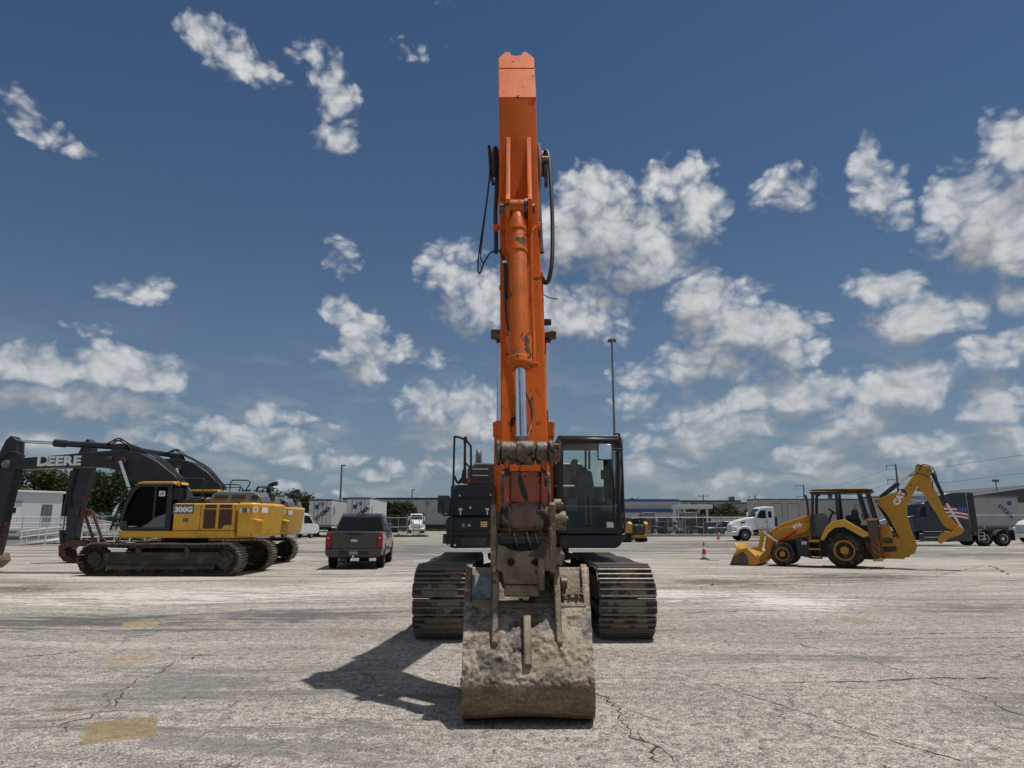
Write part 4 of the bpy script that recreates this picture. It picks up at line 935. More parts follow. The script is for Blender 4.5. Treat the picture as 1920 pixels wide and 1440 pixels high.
    for j, p in enumerate(pts):
        tg = (pts[min(j + 1, len(pts) - 1)] - pts[max(j - 1, 0)]).normalized(); nr = Vector((0, -tg.z, tg.y))
        if nr.dot(p - Vector((0, 6.75, .6))) < 0: nr = -nr
        row = []
        for i in range(NX + 1):
            xl_, xr_ = bx0(p.y); x = xl_ + (xr_ - xl_) * i / NX; q = Vector((x, p.y, p.z))
            d = .004 * noise.noise(q * 9)
            band = math.exp(-((p.z - (.47 + .10 * math.sin(x * 4.0 + 1) + .12 * max(0, x))) / .07) ** 2) * (p.y < 6.6)
            clump = max(0, noise.fractal(q * 20 + Vector((3, 1, 8)), .8, 2, 5) * .5 + .22)
            b2 = math.exp(-((p.z - .34) / .045) ** 2) * (1 if p.y < 6.2 else 0)
            d += .055 * band * clump + .035 * b2 * max(0, noise.fractal(q * 30, .8, 2, 4) * .5 + .15)
            if p.y < 6.4 and p.z > .3: d += .010 * max(0, noise.fractal(q * 24 + Vector((9, 0, 0)), .8, 2, 5))
            if p.z < .2 and p.y < 6.3: d -= .018 * math.cos((x - .13) * 3.0) ** 2
            q += nr * d; q.z = max(q.z, .004)
            row.append(q)
        rows.append(row)
    mb = MB(); mb.grid(rows); bk = mb.build('bucket', m_bucket, EX, world=True, angle=60, fix=True)
    sd = bk.modifiers.new('solid', 'SOLIDIFY'); sd.thickness = .028; sd.offset = -1
    side = [(a, b) for a, b in cv] + [(7.42, .45), (7.2, .8), (6.98, 1.1)]
    for (xx, s) in ((BXL, 1), (BXR, -1)):
        mb = MB(); mb.prism([(a * .998 + .012, max(b * .99, .02)) for a, b in side], xx + s * .022, xx + s * .045, 'x'); mb.build('side_plate', m_bucket, bk, world=True)
        mb = MB(); e0 = xx + s * .0; mb.prism([(6.91, 1.22), (6.81, 1.18), (6.64, .93), (6.55, .81), (6.61, .79), (6.74, .90), (6.91, 1.10)], min(e0 - s * .012, e0 + s * .05), max(e0 - s * .012, e0 + s * .05), 'x'); mb.build('edge_strip', m_steel_rub, bk, bev=.008, world=True)
    mb = MB(); mb.prism([(7.3, .10), (7.62, .22), (7.6, .26), (7.3, .16)], BXL - .02, BXR + .02, 'x'); mb.build('cutting_edge', m_steel_rub, bk, bev=.006, world=True)
    for i in range(5):
        x = BXL + .1 + (BXR - BXL - .2) * i / 4; mb = MB(); mb.prism([(7.5, .12), (7.78, .27), (7.76, .31), (7.5, .3)], x - .05, x + .05, 'x'); mb.build('tooth', m_steel_rub, bk, bev=.01, world=True)
    mb = MB(); mb.box((.135, 6.60, .868), (BXR - BXL - .06, .05, .045), (R(-40), 0, 0)); mb.build('ledge_bar', m_steel_mud, bk, bev=.008, world=True)
    for (xa, xb) in ((-.172, -.118), (.372, .426)):
        mb = MB(); mb.prism([(6.92, 1.18), (6.82, 1.28), (6.66, 1.28), (6.55, 1.18), (6.46, 1.0), (6.36, .80), (6.225, .62), (6.24, .57), (6.38, .66), (6.65, .85), (6.85, 1.08)], xa, xb, 'x'); mb.build('ear', m_steel_mud, bk, bev=.012, world=True)
    mb = MB(); mb.prism([(6.47, .80), (6.40, .83), (6.30, .75), (6.18, .60), (6.095, .465), (6.16, .44), (6.35, .66)], .096, .162, 'x'); mb.build('rib', m_steel_mud, bk, bev=.012, world=True)
    q0, q1 = P(882, 1076, 6.72), P(924, 1134, 6.66)
    mb = MB(); a = Vector((q0.x, 6.97 - .02, 1.13)); mb.add([(q0.x, 6.805, 1.13), (q1.x - .01, 6.805, 1.13), (q1.x - .01, 6.675, .925), (q0.x, 6.675, .925), (q0.x, 6.83, 1.12), (q1.x - .01, 6.83, 1.12), (q1.x - .01, 6.70, .915), (q0.x, 6.70, .915)], [(0, 1, 2, 3), (7, 6, 5, 4), (0, 4, 5, 1), (1, 5, 6, 2), (2, 6, 7, 3), (3, 7, 4, 0)]); o2 = mb.build('wear_panel', paint('blue_grey_scraped_paint', (.10, .13, .15), .6, var=.3, vs=9, dirt=((.33, .35, .36), .5, 8), bump=.4), bk, bev=.006, world=True, fix=True)
    o2['label'] = 'scraped blue-grey panel'
    q0, q1 = P(1052, 1076, 6.72), P(1090, 1134, 6.66)
    mb = MB(); mb.add([(q0.x, 6.805, 1.13), (q1.x, 6.805, 1.13), (q1.x, 6.675, .925), (q0.x, 6.675, .925), (q0.x, 6.83, 1.12), (q1.x, 6.83, 1.12), (q1.x, 6.70, .915), (q0.x, 6.70, .915)], [(0, 1, 2, 3), (7, 6, 5, 4), (0, 4, 5, 1), (1, 5, 6, 2), (2, 6, 7, 3), (3, 7, 4, 0)]); mb.build('wear_panel', m_steel_mud, bk, bev=.006, world=True, fix=True)
    Mt = frame(Vector((.585, 6.70, .975)) - o, (1, 0, 0), (0, .12, .2)); Mt.translation += Mt.to_3x3() @ Vector((0, 0, .02))
    text('weld_number', '3-53', .085, m_steel_mud, bk, Mt, .012, bold=.002)
    mb = MB(); mb.cyl((.45, 6.69, 1.06), (.50, 6.69, 1.06), .05, n=14); mb.cyl((.45, 6.65, .95), (.48, 6.65, .95), .025, n=10); mb.build('pin_lock', m_steel_rub, bk, world=True)
def bucket_mat():
    m, t, b = new_mat('muddy_bucket_steel'); k = NT(t)
    pos = k.n('ShaderNodeNewGeometry').outputs['Position']; sep = k.n('ShaderNodeSeparateXYZ'); k.l(pos, sep.inputs[0])
    n1 = k.noise(pos, 2.6, 8, .68); n2 = k.noise(pos, 11, 7, .68); n3 = k.noise(pos, 50, 4, .65)
    c = k.mix(k.mr(n2, .36, .62), (.065, .060, .058), (.20, .172, .145))
    c = k.mix(k.mr(k.math('ADD', n1, k.math('MULTIPLY_ADD', n2, .35, -.175)), .43, .54, 0, .92), c, (.33, .275, .205))   # dried soil
    sc = k.noise(k.vmul(pos, (1.1, 7, 7)), 4, 7, .72)
    c = k.mix(k.mr(sc, .53, .66, 0, .8), c, (.062, .050, .043))          # scrapes across the width
    c = k.mix(k.mr(k.noise(k.vmul(pos, (12, 2.5, 2.5)), 2.0, 6, .7), .57, .68, 0, .6), c, (.17, .17, .18))   # bare steel runs
    lowz = k.mr(k.math('ADD', sep.outputs[2], k.math('MULTIPLY_ADD', n1, .6, -.3)), .24, .40, .8, 0)
    shaded_clay = k.mix(k.mr(k.noise(k.vmul(pos, (1.6, 4, 6)), 3.0, 8, .74, 1.2), .40, .62), (.125, .088, .052), (.235, .168, .098))
    c = k.mix(lowz, c, shaded_clay)                                             # brown soil and the belly's shade, painted into one colour
    c = k.mix(k.mr(k.noise(pos, 6, 5, .6), .62, .68, 0, .55), c, (.36, .30, .215))
    c = k.mix(1.0, c, k.mr(n3, .3, .7, .65, 1.4, False), 'MULTIPLY')
    k.l(c, b.inputs['Base Color']); b.inputs['Roughness'].default_value = .75; b.inputs['Metallic'].default_value = .1; b.inputs['Specular IOR Level'].default_value = .3
    h = k.math('ADD', k.math('MULTIPLY', n2, 1.2), k.math('MULTIPLY', n3, .5)); k.l(k.bump(h, .8, .012), b.inputs['Normal'])
    return m
m_bucket = bucket_mat()
m_boss = paint('rusty_boss', (.13, .062, .042), .6, var=.3, vs=6, dirt=((.17, .13, .095), .5, 5), chip=((.02, .015, .012), .36, 6), bump=.6, bs=40)
build_main()
# ---------------------------------------------------------------- two yellow excavators on the left; local +X forward, +Y their left side
def emblem(root, M, w, mat_bg, mat_fg):
    """rounded badge with a leaping deer outline"""
    mb = MB(); mb.prism(rrect(-w / 2, w / 2, -w * .42, w * .42, w * .15), 0, .004, 'z'); o = mb.build('badge', mat_bg, root); o.matrix_local = M
    pts = [(-.36, -.02), (-.2, .06), (-.05, .05), (.08, .12), (.14, .26), (.1, .32), (.18, .3), (.2, .24), (.3, .2), (.2, .12), (.16, .0), (.3, -.1), (.33, -.24), (.26, -.12), (.08, -.06), (-.1, -.08), (-.2, -.22), (-.34, -.28), (-.26, -.18), (-.24, -.06)]
    mb = MB(); mb.prism([(a * w, b * w) for a, b in pts], .0042, .007, 'z'); mb.build('badge_deer', mat_fg, o)
    return o
def CABX(t):
    """trim the cab to its real length and height"""
    cab = next(c for c in t.children if c.name.split('.')[0] == 'cab')
    for o in [cab] + list(cab.children_recursive):
        if o.name.startswith('badge'): continue
        for v in o.data.vertices:
            if v.co.x > 0: v.co.x *= .88
            if v.co.z > 1.46: v.co.z = 1.46 + (v.co.z - 1.46) * .885
def make_yellow_excavator(loc, rz, label, tool):
    t = thing('excavator', label, 'excavator', loc, rz, 'yellow excavators parked side by side')
    # tracks along local x: crawler(axis='x') maps its (x,y) -> (y,-x)
    crawler(t, -1.30, -2.02, 2.02, .50, .44, .75, 48, m_track2, 'x', 3)
    crawler(t, 1.30, -2.02, 2.02, .50, .44, .75, 48, m_track2, 'x', 4)
    mb = MB(); mb.prism(rrect(-.9, .9, -1.05, 1.05, .3), .55, 1.0, 'z'); mb.build('undercarriage_frame', m_trackframe, t, bev=.02)
    mb = MB(); mb.cyl((0, 0, .95), (0, 0, 1.17), .72, n=32); mb.build('turntable', m_trackframe, t)
    # house: yellow skirt, side doors, counterweight
    mb = MB(); mb.prism([(1.44, 1.20), (1.48, 1.35), (-2.2, 1.35), (-2.2, 1.13), (1.34, 1.13)], -1.42, 1.42, 'y'); mb.build('skirt', m_yellow, t, bev=.03, seg=3)
    mb = MB(); mb.prism(rrect(-2.2, -.22, -1.38, 1.38, .05), 1.355, 2.20, 'z'); body = mb.build('engine_house', m_yellow, t, bev=.04, seg=3)
    mb = MB(); mb.bx(-.25, 1.5, -1.40, .3, 1.355, 2.0); mb.build('right_tank', m_yellow, t, bev=.05, seg=3)
    for x in (-.95, -1.05 + .1 - .0,):
        pass
    for s in (1,):
        mb = MB(); mb.bx(-.86, -.20, 1.382, 1.392, 1.88, 2.17); mb.build('grey_name_band', m_hood, body)
        text('lettering', '300G', .22, m_letterwhite, body, frame((-.545, 1.397, 2.0), (-1, 0, 0), (0, 0, 1)), .006, bold=.012, sx=1.15)
        text('lettering', 'LC', .09, m_letterwhite, body, frame((-.30, 1.386, 1.83), (-1, 0, 0), (0, 0, 1)), .004)
        for (xa, xb, za, zb, cut) in ((-1.58, -1.22, 2.05, 2.165, 0), (-2.07, -1.68, 2.05, 2.165, 0), (-1.58, -1.19, 1.42, 2.01, 0), (-2.09, -1.67, 1.42, 2.01, 1)):
            pr = [(xa + .02, za), (xb, za), (xb, zb), (xa, zb), (xa, za + .02)] if not cut else [(xa + .22, za + .11), (xb - .12, za + .11 - .11), (xb, za), (xb, zb), (xa, zb), (xa, za + .11)]
            mb = MB(); mb.prism(pr, 1.381, 1.394, 'y'); v = mb.build('side_vent', m_brownvent, body, bev=.008)
            n = max(2, int((zb - za) / .07))
            for i in range(n):
                zz = za + .04 + (zb - za - .06) * i / n
                mb = MB(); mb.box(((xa + xb) / 2, 1.397, zz + (.09 if cut and i < 2 else 0)), (xb - xa - .06, .008, .018)); mb.build('slat', m_brownvent, v)
        for x in (-1.08, -2.19):
            mb = MB(); mb.bx(x - .006, x + .006, 1.380, 1.3845, 1.38, 2.15); mb.build('door_gap', m_letterblack, body)
        mb = MB(); mb.bx(-.72, -.55, 1.381, 1.386, 1.62, 1.74); mb.build('sticker', m_hood, body)
    # counterweight with bulged rear
    mb = MB(); ol = [(-2.24, 1.40)] + [(-2.66, 1.38), (-2.84, 1.25), (-2.93, .85), (-2.97, 0), (-2.93, -.85), (-2.84, -1.25), (-2.66, -1.38)] + [(-2.24, -1.40)]
    mb.prism(ol, 1.16, 2.22, 'z')
    for p in mb.v:
        if p.z < 1.5 and p.x < -2.5: p.x += .14
    cw = mb.build('counterweight', m_yellow, t, bev=.09, seg=4)
    text('lettering', 'D', .25, m_letterwhite, cw, frame((-2.79, 1.318, 2.0), (-.25, -.2, 0), (0, 0, 1)), .006, bold=.012, sx=.9)
    mb = MB(); mb.prism([(-2.45, 1.76), (-2.92, 1.70), (-2.92, 1.60)], .9, 1.34, 'y'); mb.build('scoop_line', m_yellow, cw, bev=.03)
    text('lettering', 'EERE', .21, m_letterwhite, cw, frame((-2.945, .93, 1.99), (-.07, -.4, 0), (0, 0, 1)), .006, bold=.012, sx=.8)
    for i, (x, mt) in enumerate(((-2.36, m_sticker), (-2.44, m_hood), (-2.52, m_hood), (-2.60, m_sticker))):
        mb = MB(); mb.box((x, 1.396, 1.98), (.078, .012, .13)); mb.build('sticker', mt, cw)
    mb = MB(); mb.box((-2.655, 1.39, 1.99), (.03, .012, .13)); mb.build('sticker', m_red, cw)
    # hood
    mb = MB(); mb.prism([(-1.15, 2.205), (-2.88, 2.205), (-2.82, 2.42), (-2.55, 2.58), (-1.4, 2.60), (-1.22, 2.48)], -.75, 1.02, 'y')
    for p in mb.v:
        if p.z > 2.5 and p.y > 0: p.y -= .12
    hd = mb.build('hood', m_hood, t, bev=.05, seg=3)
    for (xa, xb) in ((-1.75, -1.32), (-2.32, -1.88)):
        mb = MB(); mb.bx(xa, xb, .94, 1.005, 2.26, 2.48); mb.build('hood_vent', m_brownvent, hd, bev=.01)
    mb = MB(); mb.bx(-2.72, -2.5, .93, 1.0, 2.32, 2.46); mb.build('hood_vent', m_black, hd, bev=.01)
    mb = MB(); mb.prism([(-2.70, 2.2), (-2.84, 2.2), (-2.92, 2.55), (-2.76, 2.55)], -.1, .2, 'y'); mb.build('intake', m_darkgrey, hd, bev=.02)
    mb = MB(); mb.tube([(-2.5, -.5, 2.55), (-2.5, -.5, 2.78), (-2.6, -.5, 2.88), (-2.78, -.5, 2.92)], .075, 12); mb.build('exhaust_pipe', m_black, t)
    mb = MB(); mb.box((-.55, .7, 2.27), (.75, .9, .12)); mb.build('platform_box', m_black, t, bev=.02)
    mb = MB(); mb.box((-.75, .95, 2.37), (.5, .3, .09), taper=(.7, .8)); mb.build('air_cleaner', m_black, t, bev=.03)
    # handrails
    def rail(pts, r=.02):
        mb = MB(); mb.tube(pts, r, 8, smooth=True); mb.build('handrail', m_black, t)
    for (xa, xb, y, zb_, zt_) in ((-.28, -1.05, 1.2, 2.2, 2.98), (-.75, -1.35, -.9, 2.2, 2.9), (-1.5, -2.15, .3, 2.6, 2.98), (-2.1, -2.7, -.4, 2.6, 2.8), (-2.5, -3.0, .55, 2.5, 2.74)):
        rail([(xa, y, zb_), (xa, y, zt_ - .12), (xa - .05, y, zt_ - .01), (xa - .12, y, zt_), (xb + .14, y, zt_), (xb + .04, y, zt_ - .02), (xb, y, zt_ - .1), (xb + .1, y, zb_ + .08), (xb + .12, y, zb_)])
    # cab
    C = m_cabgrey
    mb = MB(); mb.bx(-.14, 1.58, .35, 1.37, 1.36, 1.48); cab = mb.build('cab', C, t, bev=.02)
    # side wall pieces on the near side with openings: sill, rear quarter, pillars, roof band
    def side(pts, y0, y1, name, mat, bev=.01):
        mb = MB(); mb.prism(pts, y0, y1, 'y'); return mb.build(name, mat, cab, bev=bev)
    for (y0, y1) in ((1.32, 1.38), (.34, .40)):
        side([(1.62, 1.42), (1.68, 1.62), (1.56, 1.62), (1.50, 1.46), (-.14, 1.46), (-.14, 1.42)], y0, y1, 'cab_sill', C)
        side([(1.68, 1.58), (1.58, 2.2), (1.36, 2.78), (1.12, 2.98), (1.02, 2.9), (1.24, 2.72), (1.47, 2.18), (1.57, 1.6)], y0, y1, 'front_pillar', C)
        side([(.50, 1.46), (.42, 1.46), (.42, 2.92), (.50, 2.92)], y0 + .005, y1 + .004, 'door_pillar', C)
        side([(-.14, 1.42), (.02, 1.42), (.04, 2.86), (-.10, 2.9)], y0, y1, 'rear_pillar', C)
        side([(1.12, 2.98), (-.10, 2.98), (-.10, 2.88), (1.02, 2.88)], y0, y1, 'roof_band', C)
        side([(.86, 1.455), (.60, 1.62), (.40, 1.80), (.02, 1.94), (.02, 1.455)], y0 + .008, y1 + .012, 'door_panel', m_hood)
        side([(1.60, 1.6), (1.02, 2.88), (.50, 2.9), (.50, 1.55)], y0 + .02, y0 + .028, 'door_window', m_darkglass, 0)
        side([(.42, 1.55), (.42, 2.9), (.03, 2.88), (.01, 1.55)], y0 + .02, y0 + .028, 'rear_side_window', m_darkglass, 0)
    emblem(cab, frame((.185, 1.395, 2.50), (-1, 0, 0), (0, 0, 1)), .20, m_letterwhite, m_letterblack)
    mb = MB(); mb.prism([(1.60, 1.5), (1.62, 1.62), (1.52, 2.2), (1.30, 2.76), (1.06, 2.95), (1.05, 2.94), (1.29, 2.75), (1.51, 2.2), (1.60, 1.6)], .41, 1.31, 'y'); mb.build('windshield', m_darkglass, cab)
    mb = MB(); mb.bx(-.13, -.11, .42, 1.31, 2.0, 2.86); mb.build('rear_window', m_darkglass, cab)
    mb = MB(); mb.bx(-.15, -.09, .36, 1.36, 1.45, 2.02); mb.build('rear_panel', C, cab)
    mb = MB(); mb.prism([(1.24, 2.93), (1.12, 3.04), (.95, 3.07), (-.12, 3.07), (-.16, 2.98), (1.12, 2.985)], .36, 1.36, 'y'); mb.build('cab_roof', m_yellow, cab, bev=.03, seg=3)
    mb = MB(); mb.box((-.12, 1.1, 3.0), (.14, .14, .16)); mb.build('roof_lamp', m_yellow, cab, bev=.02)
    mb = MB(); mb.box((.35, .85, 1.75), (.55, .5, .16)); seat = mb.build('seat', m_black, cab, bev=.05); mb = MB(); mb.box((.12, .85, 2.1), (.16, .48, .7), (0, R(-8), 0)); mb.build('backrest', m_black, seat, bev=.05)
    mb = MB(); mb.tube([(.95, .7, 1.5), (.95, .7, 2.0)], .03); mb.build('joystick', m_black, cab)
    CABX(t)
    # slatted guard in front of the windshield
    def gx(z): return 1.78 - (z - 1.38) * .30
    gm = MB(); gm.cyl((gx(1.38), .43, 1.38), (gx(2.72), .43, 2.72), .035, n=8); gd = gm.build('window_guard', m_black, cab); gd['label'] = 'dark slatted guard before the windshield'
    gm = MB(); gm.cyl((gx(1.38), 1.3, 1.38), (gx(2.72), 1.3, 2.72), .035, n=8); gm.build('guard_rail', m_black, gd)
    for yy in (.72, 1.01):
        gm = MB(); gm.cyl((gx(1.38), yy, 1.38), (gx(2.72), yy, 2.72), .02, n=6); gm.build('guard_rail', m_black, gd)
    for i in range(19):
        z = 1.40 + .072 * i; gm = MB(); gm.box((gx(z), .865, z), (.05, .87, .03)); gm.build('guard_slat', m_black, gd)
    for z in (1.5, 2.55):
        gm = MB(); gm.bx(gx(z) - .35, gx(z), .43, 1.30, z, z + .03); gm.build('guard_bracket', m_black, gd)
    mb = MB(); mb.tube([(1.30, 1.34, 1.58), (1.36, 1.44, 1.62), (1.38, 1.5, 1.64)], .014); mr_ = mb.build('side_mirror', m_black, cab); mb = MB(); mb.prism(rrect(1.16, 1.40, 1.5, 1.66, .05), 1.44, 1.5, 'y'); mb.build('mirror_shell', m_darkgrey, mr_, bev=.02)
    # boom: foot (.15, -.0, 2.0), arm pin at (5.95, 0, 3.55)
    BY = -.12
    top = [(-.05, 2.1), (.0, 2.45), (.45, 3.15), (1.1, 3.62), (1.75, 3.92), (2.35, 4.02), (3.1, 3.97), (4.3, 3.86), (6.1, 3.72), (6.33, 3.62), (6.35, 3.5)]
    bot = [(6.2, 3.40), (5.8, 3.36), (4.4, 3.43), (3.3, 3.45), (2.7, 3.40), (2.2, 3.24), (1.4, 2.68), (.6, 2.0), (.2, 1.82), (-.02, 1.9)]
    mb = MB(); mb.prism(top + bot, BY - .28, BY + .28, 'y'); boom = mb.build('boom', m_navy, t, bev=.02)
    text('lettering', 'D', .52, m_letterwhite, boom, frame((4.98, BY + .284, 3.645), (-1, 0, .02), (0, 0, 1)), .008, bold=.02, sx=1.2)
    text('lettering', 'EERE', .42, m_letterwhite, boom, frame((4.28, BY + .284, 3.63), (-1, 0, .02), (0, 0, 1)), .008, bold=.02, sx=1.25, spacing=1.06)
    for (x, z, r, mt) in ((.15, 2.05, .2, m_navy), (2.28, 3.62, .14, m_rust), (6.22, 3.54, .14, m_pole)):
        mb = MB(); mb.cyl((x, BY - .36, z), (x, BY + .36, z), r, n=18); mb.build('pin_boss', mt, boom)
    mb = MB(); mb.box((2.72, BY + .32, 3.72), (.18, .1, .12)); mb.build('work_lamp', m_darkgrey, boom, bev=.02)
    for s in (-1, 1):
        p0, p1 = Vector((1.35, BY + s * .42, 1.55)), Vector((2.28, BY + s * .40, 3.62)); d = p1 - p0
        mb = MB(); mb.cyl(p0, p0 + d * .52, .095, n=16); b_ = mb.build('boom_cylinder', m_navy, t)
        mb = MB(); mb.cyl(p0 + d * .5, p1, .055, n=14); mb.build('boom_cylinder_rod', m_chrome, t)
    p0, p1 = Vector((2.5, BY, 4.14)), Vector((6.3, BY, 4.36)); d = p1 - p0
    mb = MB(); mb.cyl(p0, p0 + d * .60, .105, n=16); mb.cyl(p0 + d * .52, p0 + d * .62, .13, n=16); mb.build('arm_cylinder', m_navy, t)
    mb = MB(); mb.cyl(p0 + d * .6, p1, .06, n=14); mb.build('arm_cylinder_rod', m_chrome, t)
    for yy in (-.12, .12):
        mb = MB(); mb.prism([(2.2, 3.95), (2.4, 4.24), (2.6, 4.24), (2.9, 3.9)], BY + yy - .02, BY + yy + .02, 'y'); mb.build('cylinder_bracket', m_navy, boom)
    for (yy, dz) in ((.2, .02), (.1, .06), (-.05, .04)):
        mb = MB(); mb.tube([(.3, BY + yy, 2.98 + dz), (1.05, BY + yy, 3.66 + dz), (1.7, BY + yy, 3.98 + dz), (2.2, BY + yy, 4.16 + dz), (2.6, BY + yy, 4.3 + dz * 2), (3.0, BY + yy, 4.2)], .025, 7); mb.build('hose', m_rubberhose, t)
    # arm, hanging down
    n_arm0 = set(t.children_recursive)
    am = [(5.78, 4.36), (6.02, 4.52), (6.18, 4.36), (6.45, 3.6), (6.55, 2.9), (6.38, 1.5), (6.28, .62), (6.18, .50), (6.04, .52), (5.98, .7), (5.85, 2.2), (5.72, 3.2), (5.72, 3.7)]
    mb = MB(); mb.prism(am, BY - .2, BY + .2, 'y'); arm = mb.build('arm', m_navy, t, bev=.02)
    mb = MB(); mb.cyl((5.95, BY - .33, 3.54), (5.95, BY + .4, 3.54), .12, n=16); mb.build('arm_pin', m_pole, arm)
    for (dx, dz) in ((0, 0), (.07, .02)):
        mb = MB(); mb.tube([(5.4, BY + .24, 3.8 + dz), (5.9, BY + .3, 3.95 + dz), (6.25 + dx, BY + .28, 3.6), (6.3 + dx, BY + .24, 2.8), (6.2 + dx, BY + .24, 2.2)], .022, 7); mb.build('hose', m_rubberhose, t)
    p0, p1 = Vector((6.62, BY, 3.2)), Vector((6.62, BY, 1.25)); d = p1 - p0
    mb = MB(); mb.cyl(p0, p0 + d * .66, .085, n=14); mb.cyl(p0 + d * .5, p0 + d * .68, .105, n=14); mb.build('tool_cylinder', m_navy, t)
    mb = MB(); mb.cyl(p0 + d * .6, p1, .05, n=12); mb.build('tool_cylinder_rod', m_chrome, t)
    mb = MB(); mb.prism([(6.54, 1.3), (6.70, 1.3), (6.62, .82), (6.3, .4), (6.22, .5), (6.48, .9)], BY - .12, BY + .12, 'y'); mb.build('tool_link', m_navy, t, bev=.02)
    mb = MB(); mb.prism([(6.66, 1.28), (6.62, 1.18), (6.1, .9), (6.05, 1.0)], BY - .17, BY - .13, 'y'); mb.build('tool_link', m_navy, t)
    if tool == 'bucket':
        pr = [(6.35, .62), (6.75, .55), (7.25, .35), (7.5, .02), (7.3, .0), (6.9, .01), (6.55, .05), (6.2, .12), (5.95, .35), (6.05, .6)]
        mb = MB(); mb.prism(pr, BY - .55, BY + .55, 'y'); bk = mb.build('bucket', m_steel_mud, t, bev=.03)
        for i in range(3):
            zz = 1.55 - .17 * i; mb = MB(); mb.prism([(5.98, zz + .08), (5.72, zz + .07), (5.68, zz - .04), (5.98, zz - .09)], BY + .1, BY + .16, 'y'); mb.build('thumb_lug', m_rust, arm, bev=.02)
    else:
        # curved thumb and grapple tines, rusty red
        def tine(y, name, pts, w=.05):
            mb = MB(); mb.prism(pts, y - w / 2, y + w / 2, 'y'); return mb.build(name, m_rust, gr, bev=.012)
        outer = arc(5.85, .30, .98, 110, -5, 10); inner = arc(5.85, .30, .78, -5, 110, 10)
        lower = arc(5.75, .9, .92, 235 - 10, 300, 7); lin = arc(5.72, .92, .72, 300, 225, 7)
        mb = MB(); mb.cyl((6.32, BY - .4, .62), (6.32, BY + .4, .62), .13, n=16); gr = mb.build('grapple', m_rust, t)
        for y in (-.36, -.12, .12, .36):
            tine(BY + y, 'thumb_tine', [(11.9 - x if False else x, z) for x, z in [(6.35, .72), (6.15, .86), (5.8, .92), (5.4, .86), (5.05, .68), (4.85, .45), (4.80, .28), (4.95, .26), (5.1, .45), (5.35, .62), (5.7, .70), (6.1, .62), (6.3, .5)]])
            tine(BY + y, 'grapple_tine', [(6.45, .66), (6.42, .3), (6.2, .08), (5.9, .0), (5.55, .02), (5.5, .1), (5.85, .16), (6.1, .3), (6.2, .52), (6.3, .66)])
        for y in (-.3, .3):
            mb = MB(); mb.cyl((5.62, BY + y, 2.05), (5.05, BY + y, .82), .06, n=10); mb.build('thumb_strut', m_rust, gr)
            mb = MB(); mb.cyl((5.05, BY + y - .05, .82), (5.05, BY + y + .05, .82), .13, n=12); mb.build('strut_eye', m_rust, gr)
        for (za, zb) in ((2.5, 2.75),):
            mb = MB(); mb.box((5.72, BY + .12, 2.6), (.28, .2, .18)); mb.build('thumb_lug', m_rust, arm, bev=.02)
        mb = MB(); mb.prism([(5.82, 2.2), (5.55, 2.1), (5.5, 1.95), (5.86, 1.8)], BY - .2, BY + .2, 'y'); mb.build('thumb_lug', m_rust, arm, bev=.02)
    for o in set(t.children_recursive) - n_arm0:
        for v in o.data.vertices:
            v.co.x += .27
            if tool == 'grapple' and v.co.z > 2.9: v.co.z += .55; v.co.x -= .12
    if tool == 'grapple':
        Mr = Matrix.Translation((.15, 0, 2.05)) @ Matrix.Rotation(R(-5.2), 4, 'Y') @ Matrix.Translation((-.15, 0, -2.05))
        for o in [c for c in t.children_recursive if c in n_arm0 and c.name.split('.')[0] in ('boom', 'arm_cylinder', 'arm_cylinder_rod', 'hose', 'boom_cylinder_rod')]:
            o.data.transform(Mr)
        for c in boom.children:
            if c.name.split('.')[0] == 'lettering': c.matrix_local = Mr @ c.matrix_local
            else: c.data.transform(Mr)
    return t
m_track2 = track_mat('dry_track_steel', (.26, .21, .165), (.045, .036, .030), (.26, .20, .14), .7)
m_cabgrey = paint('cab_charcoal', (.020, .021, .024), .5, var=.1, vs=3, dirt=((.10, .09, .08), .15, 3))
make_yellow_excavator((-10.80, 24.0, 0), R(180 - 1.5), 'near yellow excavator with dark boom lettered DEERE and 300G on its side', 'bucket')
make_yellow_excavator((-11.72, 29.7, 0), R(180 - 1.5), 'far yellow excavator with rusty red grapple on its arm, behind the lettered one', 'grapple')
